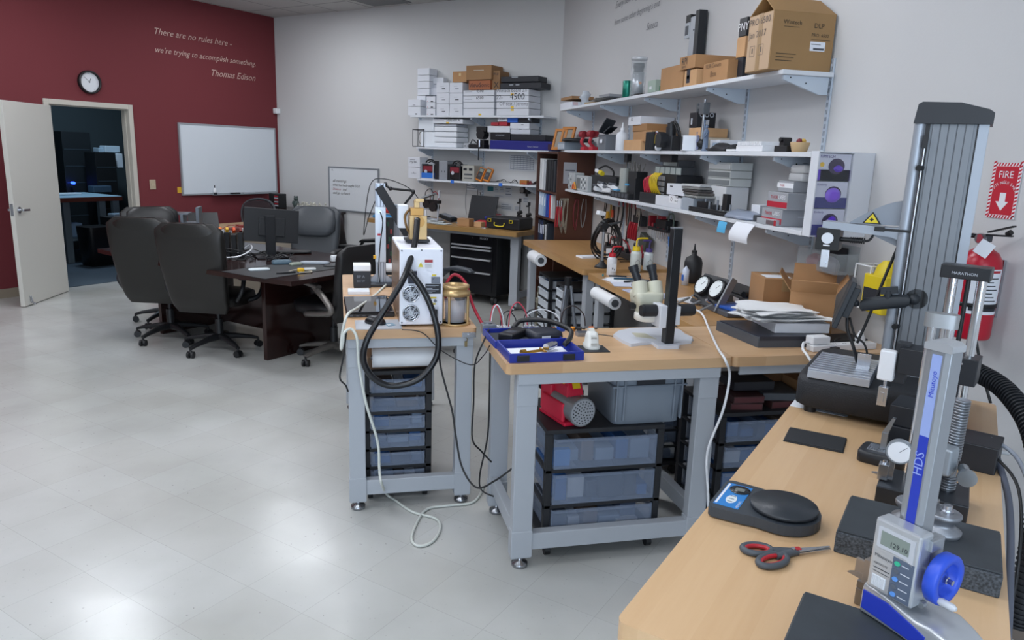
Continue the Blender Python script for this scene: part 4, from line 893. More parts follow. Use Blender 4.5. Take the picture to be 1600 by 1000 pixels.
# ================================================================ MIDDLE BENCH TOP
t=wt('blue_tool_case','open blue plastic case of fittings at the corner of the middle bench','case',.79,2.84,ZB,.03)
m_bc=mat('#20308f',.35)
mb=MB()
def tray(mb,x0,x1,y0,y1,z0,z1,w=.008,m=0):mb.box(x0,x1,y0,y0+w,z0,z1,m);mb.box(x0,x1,y1-w,y1,z0,z1,m);mb.box(x0,x0+w,y0+w,y1-w,z0,z1,m);mb.box(x1-w,x1,y0+w,y1-w,z0,z1,m);mb.box(x0+w,x1-w,y0+w,y1-w,z0,z0+.004,m)
tray(mb,-.155,.155,-.135,.09,0,.038);body=part(t,'case_bottom',mb,m_bc,.003)
mb=MB();tray(mb,-.160,.150,.092,.33,.0,.030);part(t,'case_lid',mb,m_bc,.003)
mb=MB();mb.box(-.14,.14,.11,.31,.0045,.014);part(t,'foam_lining',mb,mat('#33373f',.9),.002)
mb=MB();mb.box(-.13,.12,-.115,.05,.0045,.010);part(t,'instruction_sheet',mb,PAPER,label='white instruction sheet')
mb=MB()
for x in(-.10,.09):mb.box(x-.025,x+.025,-.141,-.135,.006,.030)
part(t,'latch',mb,BLACK,.001)
t=wt('brass_fitting','brass and chrome pipe fitting lying in the blue case','fitting',.80,2.80,ZB+.0105,.35)
mb=MB();mb.cyl((-.09,0,.012),(.0,.0,.012),.006);mb.cyl((-.105,0,.013),(-.085,0,.013),.013,m=0);mb.cyl((.0,-.02,.01),(.01,.03,.01),.006);part(t,'brass_body',mb,mat('#b3893a',.3,.9))
mb=MB();mb.cyl((.02,.005,.02),(.065,.02,.022),.016,n=12);mb.cyl((.065,.02,.022),(.085,.026,.024),.011,n=12);part(t,'chrome_coupler',mb,STEEL)
t=wt('power_adapter','black laptop power adapter lying on the blue case lid','adapter',.735,3.05,ZB+.0145,-.7)
mb=MB();mb.box(-.035,.035,-.08,.08,0,.032);part(t,'brick',mb,mat('#16181d',.4),.006)
mb=MB();mb.box(-.02,.02,-.05,.0,.0322,.0326);part(t,'rating_label',mb,mat('#3b3f47',.5))
t=wt('multimeter_probe_box','black padded meter pouch with white label on the blue case lid','pouch',.87,3.04,ZB+.0145,.2)
mb=MB();mb.loft([((0,0,z),(a,0,0),(0,b_,0),5) for z,a,b_ in((0,.07,.06),(.01,.075,.065),(.03,.07,.06),(.035,.06,.05))],28);part(t,'pouch',mb,mat('#202430',.5))
mb=MB();mb.box(-.04,.0,-.0665,-.064,.006,.022);part(t,'label',mb,WHITE)
cord('thick black cable curving over the pouch into the blue case',[(.75,3.12,.94),(.80,3.16,.965),(.90,3.10,.975),(.965,2.98,.965),(.95,2.90,.95),(.905,2.835,.935)],.011,sub=8)
t=wt('camera_module','grey metal junction box behind the blue case','junction box',.655,3.20)
mb=MB();mb.box(-.035,.03,-.03,.02,0,.045);mb.cyl((-.005,0,.045),(-.005,0,.052),.02);part(t,'case',mb,mat('#8e9299',.35,.7),.003)
for k,(x,c,n_) in enumerate(((.735,'#d9dbe0',5),(.86,'#d9dbe0',4))):
 t=wt('terminal_block',('left' if k==0 else 'right')+' white terminal block in the wire row on the middle bench','terminal block',x,3.215,group='terminal blocks')
 mb=MB();mb.box(-.045,.03,-.014,.014,0,.02)
 for q in range(n_):mb.box(-.04+q*.014,-.031+q*.014,-.012,.012,.02,.03)
 part(t,'block',mb,mat(c,.4),.001)
rr=random.Random(3)
for k,(x,c) in enumerate(((.925,'#c8641f'),(.955,'#c8641f'),(1.0,'#2456c8'),(1.055,'#d98a2a'),(1.09,'#23262d'),(1.15,'#c8641f'))):
 mb=MB();mb.cb((0,0,.009),(.028 if c!='#2456c8' else .04,.022,.018 if c!='#2456c8' else .032),(0,0,.3*k));mb.cyl((.012,0,.01),(.03,.004,.008),.003,m=1)
 ws('wire_connector','%s wire connector behind the blue case, %s in its row'%({'#c8641f':'orange','#2456c8':'blue','#d98a2a':'amber','#23262d':'black'}[c],['first','second','third','fourth','fifth','sixth'][k]),'connector',mb,[mat(c,.45),BLACK],x,3.205,ZB,0,.002,group='wire connectors')
arcs=[((.66,.72),'#b8233a',.10),((.665,.73),'#d8dce2',.10),((.71,.79),'#1b1d22',.07),((.74,.86),'#1b1d22',.08),((.82,.92),'#1b1d22',.075),((.83,.995),'#d8dce2',.075),((.75,.84),'#c23a50',.11),((1.0,1.12),'#2a1c1c',.09)]
for k,((xa,xb),c,h_) in enumerate(arcs):
 cn={'#b8233a':'red','#d8dce2':'white','#1b1d22':'black','#c23a50':'pink','#2a1c1c':'dark brown'}[c]
 mb=MB();mb.tube([(xa,3.21,.925),(xa+.01,3.22,.925+h_*.7),((xa+xb)/2,3.23,.925+h_),(xb-.01,3.22,.925+h_*.6),(xb,3.21,.922)],.0028,6)
 world_solo('jumper_wire',cn+' jumper wire arching over the terminal row, number %s from the left'%['one','two','three','four','five','six','seven','eight'][k],'wire',mb,mat(c,.5),group='jumper wires')
mb=MB();mb.box(-.03,.035,-.02,.02,0,.018);mb.box(-.028,.033,-.018,.018,.018,.020,1);ws('small_tin','small flat silver tin behind the tape dispenser','tin',mb,[mat('#9a9ea5',.35,.7),mat('#70757d',.35,.7)],1.075,3.11,ZB,.05,.002)
mb=MB();mb.bar((0,0,.003),(.09,-.11,.003),.003,.003);ws('steel_probe','thin steel probe lying beside the small tin','tool',mb,mat('#5e6268',.4,.7),1.105,3.16,ZB,.2)
mb=MB();mb.prism([(-.055,-.055),(.06,-.055),(.055,.055),(-.055,.055)],0,.003);ws('black_mat','small black rubber mat under the white tape dispenser','mat',mb,mat('#23262b',.6),1.045,2.875,ZB,-.08)
t=wt('tape_dispenser','white tape dispenser on the small black mat','tape dispenser',1.045,2.90,ZB+.003,-.1)
mb=MB();mb.loft([((0,0,z),(a,0,0),(0,b_,0),3) for z,a,b_ in((0,.033,.05),(.012,.034,.052),(.014,.028,.045),(.05,.026,.036),(.066,.021,.024),(.070,.012,.012))],28);part(t,'body',mb,mat('#d5d6d2',.4))
mb=MB();mb.cyl((-.012,.022,.055),(.012,.022,.055),.024,n=24);part(t,'tape_roll',mb,mat('#c9cac4',.35))
mb=MB();mb.cb((0,-.033,.05),(.024,.012,.012),(.5,0,0));mb.box(-.014,.014,-.051,-.047,.02,.028);part(t,'cutter',mb,mat('#b4b6b2',.35))
# microscope on a boom pole
t=wt('microscope_stand','white plate base with black square pole carrying the cream stereo microscope','microscope stand',1.395,2.93)
PB=mat('#c9cdd6',.35)
mb=MB();pl=[gz(x,y,ZB) for x,y in((958,527),(966,521),(985,517),(1010,516),(1045,516),(1062,519),(1070,526),(1082,531),(1080,537),(1062,539),(1061,545),(1028,546),(1018,538),(985,542),(972,536))]
mb.prism([(p[0]-1.395,p[1]-2.93) for p in pl][::-1],.0,.014);part(t,'base_plate',mb,PB,.004)
mb=MB();mb.prism([(-.10,.08),(-.02,.03),(-.03,.14),(-.09,.16)],.0141,.0146);part(t,'yellowed_stain',mb,mat('#b9b7a4',.5))
mb=MB();mb.box(-.021,.021,-.055,-.013,.014,.515);part(t,'pole',mb,mat('#16181c',.4),.003)
mb=MB();mb.box(-.020,.020,-.054,-.014,.515,.520);part(t,'pole_cap',mb,mat('#6e7277',.4))
mb=MB();mb.box(-.055,-.022,-.058,.03,.085,.185);mb.box(.022,.045,-.05,.02,.095,.18);hold=part(t,'focus_carriage',mb,mat('#cdd0d6',.35),.004)
for s,x in((-1,-.085),(1,.085)):
 mb=MB();mb.cyl((x-.04,-.01,.155),(x+.04,-.01,.155),.024,n=20);mb.cyl((x-.03,-.01,.155),(x+.03,-.01,.155),.027,n=20);part(t,'focus_knob',mb,mat('#1d1f24',.5),.001)
mb=MB();mb.loft([((-.075,.045,z),(a,0,0),(0,a*1.1,0),2) for z,a in((.10,.045),(.106,.052),(.13,.052),(.135,.048))],28);part(t,'ring_mount',mb,mat('#d6d4cc',.4))
CRM=mat('#c9c7b4',.4)
t=wt('stereo_microscope','cream stereo microscope head with black eyepieces on the pole','microscope',1.335,3.02,ZB+.135)
mb=MB();mb.loft([((0,0,z),(a,0,0),(0,b_,0),6) for z,a,b_ in((0,.050,.05),(.028,.052,.055),(.032,.058,.058),(.070,.066,.058),(.085,.064,.055),(.090,.05,.045))],36);part(t,'body',mb,CRM)
for s in(-1,1):
 mb=MB();c=Vector((s*.036,-.005,.10));d_=Vector((0,.45,.9)).normalized();mb.cyl(c-d_*.035,c+d_*.028,.034,n=30);part(t,'prism_housing',mb,CRM,.003)
 mb=MB();c0=c+d_*.02+Vector((s*.002,0,0));e_=Vector((-.16 if s>0 else-.30,.28,.93)).normalized()
 for a,b_,r in((0,.03,.0165),(.03,.036,.019),(.036,.062,.0175),(.062,.072,.021),(.072,.088,.0225)):mb.cyl(c0+e_*a,c0+e_*b_,r,n=22)
 part(t,'eyepiece',mb,mat('#22252b',.45))
mb=MB();mb.box(-.05,.05,-.062,-.054,.028,.034);mb.box(-.01,.018,-.0625,-.0615,.012,.020,1);part(t,'trim_line',mb,[mat('#9c9a8b',.5),DGREY])
mb=MB();mb.cyl((-.075,.0,.02),(-.052,0,.02),.016,n=18);part(t,'zoom_knob',mb,BLACK)
mb=MB();mb.lathe([(.0,0),(.028,0),(.028,.004),(.0,.004)],n=32);ws('white_disc','white round stage disc lying beside the microscope base','disc',mb,PB,1.535,2.985,ZB)
cord('white cable falling over the front edge of the microscope bench',[gz(1062,485,.92),gz(1085,484,.92),gz(1098,492,.92),gz(1108,515,.91),gz(1122,545,.91),gz(1133,562,.91),(1140,588,2.665),(1130,640,2.665),(1110,690,2.67),(1104,720,2.67),(1106,765,2.67),(1108,830,2.67),gz(1112,905,.01)],.0055,WHITE)
# grey tray, foam sheets, cartons, power strip
t=wt('grey_tray','grey lidded plastic tray on the bench in front of the cartons','tray',1.955,2.985,ZB,-.04)
mb=MB();mb.prism([(-.19,.17),(-.155,-.17),(.19,-.17),(.19,.17)][::-1],0,.045);part(t,'body',mb,mat('#4b5058',.5),.004)
mb=MB();mb.prism([(-.18,.16),(-.145,-.16),(.18,-.16),(.18,.16)][::-1],.0452,.050);mb.prism([(-.15,-.171),(.185,-.171),(.185,-.165),(-.15,-.165)],.032,.05);part(t,'lid',mb,mat('#2b2d38',.35),.002)
mb=MB();mb.box(-.13,.13,-.12,.13,0,.045);ws('white_carton','flat white box under the foam sheets','box',mb,mat('#e3e6ec',.5),2.05,2.98,ZB+.051,-.12,.002)
rr=random.Random(5);FO=mat('#f3f5f7',.5,alpha=.93)
for k in range(6):
 mb=MB();n_=14;vs=[];th=.004
 w_,d_=.185-.008*k,.125-.004*k;ph=rr.uniform(0,6)
 for s in(0,th):
  for i in range(n_+1):
   for j in range(n_+1):
    u,v=-1+2*i/n_,-1+2*j/n_;edge=1+.05*math.sin(5*v+ph)+.04*math.sin(9*u+ph)
    vs.append((u*w_*edge,v*d_*(1+.06*math.sin(4*u+ph)),s+.008*(math.sin(2.3*u+.5*ph)*math.cos(2*v-.3*ph)*.5+.5)+.002*math.sin(5*u*v+ph)-.006*max(0,abs(u)-.7)))
 N1=(n_+1)**2;f=[]
 for i in range(n_):
  for j in range(n_):
   a=i*(n_+1)+j;q=(a,a+n_+1,a+n_+2,a+1);f.append(tuple(reversed(q)));f.append(tuple(x+N1 for x in q))
 mb.add(vs,f,0,True)
 ws('foam_sheet','crinkled translucent foam sheet in the pile on the white box, %s'%['bottom one','second from the bottom','third from the bottom','third from the top','second from the top','topmost'][k],'foam sheet',mb,FO,1.985+rr.uniform(-.03,.03),2.99+rr.uniform(-.02,.02),ZB+.098+k*.0085,-.12+rr.uniform(-.25,.25),0,group='foam sheets')
def carton(name,label,cat,fr,x,y,z,w,d,h,rz=0,m=CARD,group=None,texts=(),tape=True,flaps=None,bevel=.0015,lab=None):
 """cardboard box: w along local x, d along local y; texts: (string, face 'f'|'r'|'l'|'t', x0, z0, width, material)"""
 t=thing(name,label,cat,fr,x,y,z,rz,group);hw,hd=w/2,d/2
 mb=MB()
 if flaps is None:mb.box(-hw,hw,-hd,hd,0,h)
 else:
  e=.004;mb.box(-hw,hw,-hd,-hd+e,0,h);mb.box(-hw,hw,hd-e,hd,0,h);mb.box(-hw,-hw+e,-hd+e,hd-e,0,h);mb.box(hw-e,hw,-hd+e,hd-e,0,h);mb.box(-hw+e,hw-e,-hd+e,hd-e,0,e)
 part(t,'box_body',mb,m,bevel)
 if flaps:
  for(side,ang,ln) in flaps:
   mb=MB();a=math.radians(ang);ca,sa=math.cos(a)*ln,math.sin(a)*ln
   if side=='f':q=[(-hw,-hd,h),(hw,-hd,h),(hw,-hd-ca,h+sa),(-hw,-hd-ca,h+sa)]
   if side=='b':q=[(hw,hd,h),(-hw,hd,h),(-hw,hd+ca,h+sa),(hw,hd+ca,h+sa)]
   if side=='l':q=[(-hw,hd,h),(-hw,-hd,h),(-hw-ca,-hd,h+sa),(-hw-ca,hd,h+sa)]
   if side=='r':q=[(hw,-hd,h),(hw,hd,h),(hw+ca,hd,h+sa),(hw+ca,-hd,h+sa)]
   q=[Vector(p) for p in q];nn=(q[1]-q[0]).cross(q[3]-q[0]).normalized()*.003
   mb.add(q+[p+nn for p in q],[(3,2,1,0),(4,5,6,7),(0,1,5,4),(1,2,6,5),(2,3,7,6),(3,0,4,7)]);part(t,'flap',mb,m)
 if tape and flaps is None:
  mb=MB();mb.box(-.02,.02,-hd-.0006,hd+.0006,h,h+.0006);mb.box(-.02,.02,-hd-.0008,-hd-.0001,h*.72,h+.0006);part(t,'tape',mb,mat('#b79a70',.3,alpha=.8))
 for k,(s,fc,a,b_,ww,mm) in enumerate(texts):
  mb=MB()
  if s.startswith('#'):
   hh=float(s[1:])
   if fc=='f':mb.box(a,a+ww,-hd-.0012,-hd-.0002,b_,b_+hh)
   if fc=='l':mb.box(-hw-.0012,-hw-.0002,a,a+ww,b_,b_+hh)
   if fc=='r':mb.box(hw+.0002,hw+.0012,a,a+ww,b_,b_+hh)
   if fc=='t':mb.box(a,a+ww,b_,b_+hh,h+.0002,h+.0012)
   part(t,'label',mb,mm)
  else:
   if fc=='f':mb.text(s,(a,-hd-.0015,b_),(1,0,0),XU,w=ww)
   if fc=='l':mb.text(s,(-hw-.0015,a,b_),(0,-1,0),XU,w=ww)
   if fc=='r':mb.text(s,(hw+.0015,a,b_),(0,1,0),XU,w=ww)
   if fc=='t':mb.text(s,(a,b_,h+.0015),(1,0,0),XF,w=ww)
   part(t,'lettering',mb,mm)
 return t
carton('cardboard_box','brown cardboard box with a torn shipping label, left of the open carton','box','W',2.24,3.40,ZB,.22,.24,.225,-.25,CARD,texts=(('#.10','t',-.09,-.08,.13,PAPER),('#.03','t',.05,-.09,.05,mat('#d8c930',.5))))
t=carton('cardboard_box','open cardboard carton with raised flaps and a shipping label','box','W',2.232,3.09,ZB,.20,.20,.21,-.62,mat('#b0845a',.75,noise=.05),flaps=[('f',40,.10),('l',55,.10),('b',75,.11),('r',60,.09)])
mb=MB();mb.cb((0,0,0),(.11,.001,.075));
mb=MB();a_=math.radians(40);n1=Vector((0,-math.sin(a_),-math.cos(a_))).normalized()
o_=Vector((-.06,-.10-.02*math.cos(a_),.21+.02*math.sin(a_)));u_=Vector((1,0,0));v_=Vector((0,-math.cos(a_),math.sin(a_)))
f_=lambda x,y:o_+u_*x+v_*y+Vector((0,-.0015,-.0015))
mb.add([f_(0,0),f_(.10,0),f_(.10,.06),f_(0,.06)],[(0,1,2,3)])
part(t,'shipping_label',mb,PAPER)
mb=MB()
for k in range(9):mb.box(-.03+k*.007,-.027+k*.007,-.1012,-.1005,.11,.14)
t=wt('power_strip','white power strip on the bench in front of the open carton','power strip',2.14,2.755,ZB,.06)
mb=MB();mb.box(-.14,.20,-.024,.024,0,.028);part(t,'housing',mb,WHITE,.004)
mb=MB()
for k in range(4):mb.box(-.02+k*.05,-.016+k*.05,-.01,.0,.0282,.0285);mb.box(-.008+k*.05,-.004+k*.05,-.01,.0,.0282,.0285)
part(t,'socket_slots',mb,INK)
t=wt('wall_adapter','white cube adapter plugged into the power strip','adapter',2.05,2.76,ZB+.029,.06)
mb=MB();mb.box(-.045,.045,-.024,.03,0,.035);part(t,'cube',mb,WHITE,.005)
t=wt('wall_adapter','white round plug at the far end of the power strip','adapter',2.27,2.77,ZB+.029,.06)
mb=MB();mb.loft([((0,0,z),(a,0,0),(0,a,0),3) for z,a in((0,.016),(.015,.02),(.03,.014),(.05,.006))],16);part(t,'plug',mb,WHITE)
t=wt('black_adapter','black plug lying against the white power strip','adapter',2.105,2.715,ZB,.3)
mb=MB();mb.box(-.02,.02,-.012,.012,.0,.022);mb.tube([(0,-.01,.012),(-.02,-.04,.006),(-.03,-.06,.006)],.004,6);part(t,'plug',mb,BLACK,.002)
cord('white cable from the cube adapter to the front of the bench',[(2.0,2.76,.935),(1.97,2.75,.935),(1.95,2.72,.915),(1.945,2.69,.906),(1.95,2.655,.88)],.006,WHITE)
cord('black cable lying between the carton and the power strip',[(2.15,2.78,.932),(2.2,2.83,.93),(2.26,2.845,.92),(2.34,2.83,.91),(2.38,2.80,.91)],.006,BLACK)
mb=MB();mb.box(-.13,.10,-.07,.07,0,.02);mb.box(-.12,.09,-.06,.06,.02,.03);ws('black_tray','black tray lying under the carton beside the power strip','tray',mb,BLACK,2.25,2.86,ZB,.1,.003)
# things under the middle bench
t=wt('vacuum_pump','red vacuum pump with grey fan grille standing on the wide drawer cart','pump',.935,2.90,.586,.25)
REDP=mat('#c81c3c',.35)
mb=MB();mb.cyl((0,-.135,.075),(0,.03,.075),.058,n=28);mb.cyl((0,-.15,.075),(0,-.135,.075),.062,n=28);part(t,'motor',mb,mat('#84878b',.4,.5))
mb=MB();mb.cyl((0,-.153,.075),(0,-.150,.075),.056,n=28);gr=part(t,'fan_grille',mb,mat('#a6aab0',.4,.4))
mb=MB()
for r,n_ in((.012,5),(.024,10),(.036,15),(.047,20)):
 for k in range(n_):a=2*math.pi*k/n_;mb.cyl((r*math.cos(a),-.1532,.075+r*math.sin(a)),(r*math.cos(a),-.1535,.075+r*math.sin(a)),.0035,n=6)
part(gr,'vent_holes',mb,INK)
mb=MB();mb.box(-.055,.055,-.10,.12,.0,.018);mb.box(-.035,.035,-.08,.08,.12,.175);mb.prism([(-.10,.13),(.07,.13),(.05,.24),(-.0,.262),(-.05,.25)],-.032,.032,'x');mb.box(-.062,-.045,-.09,.09,.018,.10);mb.box(-.05,.05,.03,.12,.02,.15);part(t,'red_casing',mb,REDP,.006)
mb=MB();mb.box(-.034,-.0325,-.05,.03,.17,.23);mb.cb((0,-.083,.19),(.035,.004,.06),(-.45,0,0));part(t,'yellow_label',mb,mat('#d8b41c',.5))
mb=MB();mb.cyl((-.04,.12,.12),(-.04,.15,.12),.02);mb.sph((-.05,.12,.17),.012);mb.box(.02,.04,-.09,-.07,.13,.15);part(t,'fittings',mb,BLACK)
t=wt('plastic_tote','grey plastic tote crate on the wide drawer cart','crate',1.272,2.955,.586,.02)
TG=mat('#7e8894',.45)
mb=MB();mb.loft([((0,0,z),(.155+.012*q,0,0),(0,.17+.01*q,0),12) for z,q in((0,-.5),(.004,0),(.17,.6),(.22,1))],40);part(t,'tub',mb,TG)
mb=MB();mb.box(-.172,.172,-.186,.186,.17,.178);mb.box(-.175,.175,-.19,.19,.205,.222)
for x in(-.15,-.115,.115,.15):mb.box(x-.004,x+.004,-.186,-.165,.02,.205)
part(t,'rim',mb,mat('#77818d',.45),.003)
mb=MB();mb.box(-.065,.065,-.187,-.183,.18,.212);part(t,'handle_slot',mb,mat('#20242c',.6))
mb=MB();mb.box(-.06,-.01,-.221,-.220,.10,.16)
# contents seen in the wide cart's top drawer are inside the drawers; blue box and labels
stk=[('blue carton showing through the top drawer of the wide cart',.905,2.80,.40,'#3f8fe0',.07,.085),('white packet showing through the bottom drawer of the wide cart',1.22,2.80,.09,'#d7dce4',.10,.05)]
for lab,x,y,z,c,w_,h_ in stk:
 mb=MB();mb.box(-w_/2,w_/2,-.01,.02,0,h_);ws('small_carton',lab,'box',mb,mat(c,.5),x,y,z,0,.001)
# dark slim boxes and books on the tower right of the leg
rr=random.Random(11)
for k,(x,y,z,w_,d_,h_,c,lab) in enumerate(((1.80,2.93,.60,.15,.17,.032,'#3a2224','maroon binder box lowest in the left pile on the drawer tower'),(1.80,2.93,.633,.15,.17,.032,'#3b2023','maroon binder box second in the left pile on the drawer tower'),
      (1.99,2.94,.60,.16,.18,.034,'#37201f','maroon binder box lying right of the pile on the drawer tower'),(1.98,2.95,.635,.17,.19,.034,'#4c5158','grey flat box on the right maroon binder box'),(1.86,3.0,.671,.20,.18,.04,'#2b2c33','dark flat box on top of the pile on the drawer tower'))):
 mb=MB();mb.box(-w_/2,w_/2,-d_/2,d_/2,0,h_);mb.box(-w_/2+.004,w_/2-.004,-d_/2-.001,-d_/2,.004,h_-.004,1);ws('flat_box',lab,'box',mb,[mat(c,.5),mat(c if k>2 else '#55282c',.5)],x,y,z,-.15+.1*(k%3),.001,group='flat boxes under the microscope bench')
for k in range(4):
 carton('cardboard_box','brown cardboard parcel under the bench right of the drawer tower, '+['lower front','upper front','lower back','upper back'][k],'box','W',2.18,2.94+(k//2)*.215,.45+(k%2)*.13,.19,.2,.125,.03,CARD2)
t=wt('storage_stand','black crate stand carrying the brown parcels under the bench','crate',2.18,3.045,0)
mb=MB();mb.box(-.098,.098,-.24,.24,.43,.449)
for x in(-.088,.088):
 for y in(-.22,.22):mb.box(x-.01,x+.01,y-.01,y+.01,0,.43)
part(t,'frame',mb,BLACK,.002)
carton('cardboard_box','brown box on top of the grey drawer tower behind the leg','box','W',1.62,3.60,.661,.22,.2,.11,.1,CARD2)
carton('cardboard_box','brown box with folded flaps stuffed on the laser bench drawer cart','box','W',.25,3.60,.666,.28,.26,.06,.08,mat('#7b6450',.8))
# ================================================================ SHELVES
m_shelf=mat('#d5d9df',.45);m_upr=mat('#c4cfdb',.4,.2)
def shelf(label,fr,L0,L1,D0,D1,z,ups,group):
 """shelf board running along local x (L), depth along local y (D: front, wall)"""
 if fr=='W':t=thing('wall_shelf',label,'shelf','W',D1,(L0+L1)/2,z-.022,math.pi/2*-1,group)
 else:t=thing('wall_shelf',label,'shelf',fr,(L0+L1)/2,D1,z-.022,0,group)
 hl=abs(L1-L0)/2;dd=abs(D1-D0)
 mb=MB();mb.box(-hl,hl,-dd,-.002,0,.022);part(t,'board',mb,m_shelf,.002)
 for u in ups:
  lx=(u-(L0+L1)/2)*(1 if fr=='K' else-1)
  if abs(lx)>hl+.02:continue
  mb=MB();mb.prism([(-.012,-.085),(-.012,-.001),(-dd+.02,-.001),(-dd+.02,-.022),(-.06,-.085)],lx-.008,lx+.008,'x')
  part(t,'bracket',mb,m_upr,.001)
  mb=MB();mb.cyl((lx+.009,-dd+.06,-.012),(lx-.009,-dd+.06,-.012),.004,n=8);mb.cyl((lx+.009,-.14,-.035),(lx-.009,-.14,-.035),.004,n=8);part(t,'bracket_screw',mb,INK)
 return t
ZT,ZM,ZL=2.15,1.755,1.39
UPS=[3.425,4.215,5.16,6.10,7.05]
for nm,z,segs in(('top',ZT,((3.395,5.30),(5.302,7.21))),('middle',ZM,((3.092,5.30),(5.302,7.0))),('lower',ZL,((3.092,5.30),(5.302,7.0)))):
 for k,(a,b_) in enumerate(segs):shelf('white %s shelf board on the right wall, %s half'%(nm,('near','far')[k]),'W',a,b_,2.13,XW-.012,z,UPS,'white shelf boards on the right wall')
for k,y in enumerate(UPS):
 mb=MB();z0=.94;mb.box(-.011,-.001,-.013,.013,z0,2.22,0)
 z=z0+.03
 while z<2.20:mb.box(-.0118,-.0108,-.007,-.002,z,z+.022,1);mb.box(-.0118,-.0108,.002,.007,z,z+.022,1);z+=.035
 solo('shelf_upright','slotted metal upright on the right wall, %s from the glove box end'%['first','second','third','fourth','fifth'][k],'shelf upright',mb,[m_upr,mat('#79818c',.6)],'W',XW,y,0,0,.001,'slotted uprights on the right wall')
KT,KM,KL=2.12,1.748,1.365
KU=[-5.90,-5.12,-4.34]
for nm,z,u0,u1 in(('top',KT,-6.02,-4.135),('middle',KM,-5.92,-4.06),('lower',KL,-5.91,-4.20)):
 shelf('white %s shelf board on the back wall'%nm,'K',u0,u1,7.24,CW-.012,z,KU,'white shelf boards on the back wall')
for k,u in enumerate(KU):
 mb=MB();mb.box(-.013,.013,-.011,-.001,.95,2.14,0)
 z=.98
 while z<2.10:mb.box(-.007,-.002,-.0118,-.0108,z,z+.022,1);mb.box(.002,.007,-.0118,-.0108,z,z+.022,1);z+=.035
 solo('shelf_upright','slotted metal upright on the back wall, %s'%['leftmost','middle one','rightmost'][k],'shelf upright',mb,[m_upr,mat('#79818c',.6)],'K',u,CW,0,0,.001,'slotted uprights on the back wall')
# ---- helpers: boxes located from their edges in the photo, standing on a shelf
def kbox(label,pl,pr,pt,z,V0=7.27,depth=.22,m=WHITE,ztop=None,texts=(),name='box',cat='box',group=None,pyb=None,bevel=.0035,tape=False,gap=.004):
 py=pyb if pyb else pt+15
 u0,u1=pV(pl,py,V0).x,pV(pr,py,V0).x
 h=(ztop if ztop else pV((pl+pr)/2,pt,V0).z)-z
 t=carton(name,label,cat,'K',(u0+u1)/2,V0+depth/2,z,u1-u0-gap,depth,h-gap,0,m,group,texts,tape,None,bevel)
 return t
def sbox(label,pl,pr,pt,z,x0=2.15,depth=.2,m=WHITE,ptx=None,texts=(),name='box',cat='box',group=None,py=None,bevel=.002,tape=False,ztop=None,rz=0):
 """shelf wall box: pl far edge, pr near edge of the front face, pt its top there. Local x runs towards the camera side... front face is local -y"""
 py=py if py else pt+15
 y1,y0=pX(pl,py,x0).y,pX(pr,py,x0).y
 h=(ztop if ztop else pX(pr,pt,x0).z)-z
 t=carton(name,label,cat,'W',x0+depth/2,(y0+y1)/2,z,y1-y0-.002,depth,h-.001,-math.pi/2+rz,m,group,texts,tape,None,bevel)
 return t
WB=mat('#d3d6dd',.55);WB2=mat('#c6cad3',.55);MARK=mat('#2a2d35',.6);MRED=mat('#b3343c',.5)
# ---- back wall, top shelf
pk=lambda x,y,V=7.27:pV(x,y,V)
colz=[KT+.001]
def kstack(labels,pl,pr,pts,z0,V0=7.27,depth=.22,m=WB,group=None,texts=None,**kw):
 z=z0;n=len(labels)
 for k,lab in enumerate(labels):
  zt=pV((pl+pr)/2,pts[k],V0).z
  kbox(lab,pl,pr,pts[k],z,V0,depth,m,ztop=zt,group=group,texts=(texts[k]if texts else()),**kw);z=zt
G1='white cartons on the top shelf of the back wall'
kstack(['white carton at the foot of the tall left stack on the back top shelf'],651,665,[149],KT+.001,V0=7.36,depth=.16,group=G1)
kstack(['second white carton up in the tall left stack','third white carton up in the tall left stack','fourth white carton up in the tall left stack','topmost white carton of the tall left stack'],652,671,[138,127,117,106],pV(660,149,7.36).z+.001,V0=7.36,depth=.16,group=G1)
kstack(['lower half of the opened white box at the left end of the back top shelf','upper half of the opened white box at the left end of the back top shelf'],637,657,[166,155],KT+.001,V0=7.26,depth=.12,m=WB,texts=[(('#.012','f',.02,.01,.03,MARK),),(('#.01','f',-.02,.01,.04,mat('#9a9da4',.5)),)],group=G1)
kstack(['lowest red-labelled small carton beside the opened white box','middle red-labelled small carton beside the opened white box','top red-labelled small carton beside the opened white box'],666,680,[169,160,150],KT+.001,V0=7.25,depth=.12,group=G1,
       texts=[(('#.012','f',.0,.006,.035,MARK),('#.010','f',-.05,.008,.008,MRED))]*3)
kbox('small white carton lying behind the red-labelled ones',671,684,137,pV(672,149,7.40).z,7.40,.1,WB2,group=G1)
kbox('thin white carton high behind the square cartons',676,693,121,pV(680,131,7.44).z-.0,7.44,.08,WB,group=G1)
kbox('white carton hidden behind the square cartons, propping the thin one',676,693,131,KT+.001,7.44,.08,WB2,group=G1)
for c,(a,b_,w_) in enumerate(((681.5,701.5,'left'),(702,722.5,'right'))):
 kstack(['square white carton, bottom of the %s column of three'%w_,'square white carton, middle of the %s column of three'%w_,'square white carton, top of the %s column of three'%w_],a,b_,[162,145,128.5],KT+.001,V0=7.26,depth=.15,group=G1,
           texts=[(('#.008','f',-.03,.07,.05,mat('#b9bcc3',.5)),('#.010','f',-.01,.04,.05,MARK if(c+k)%2==0 else mat('#8f939b',.5))) for k in range(3)])
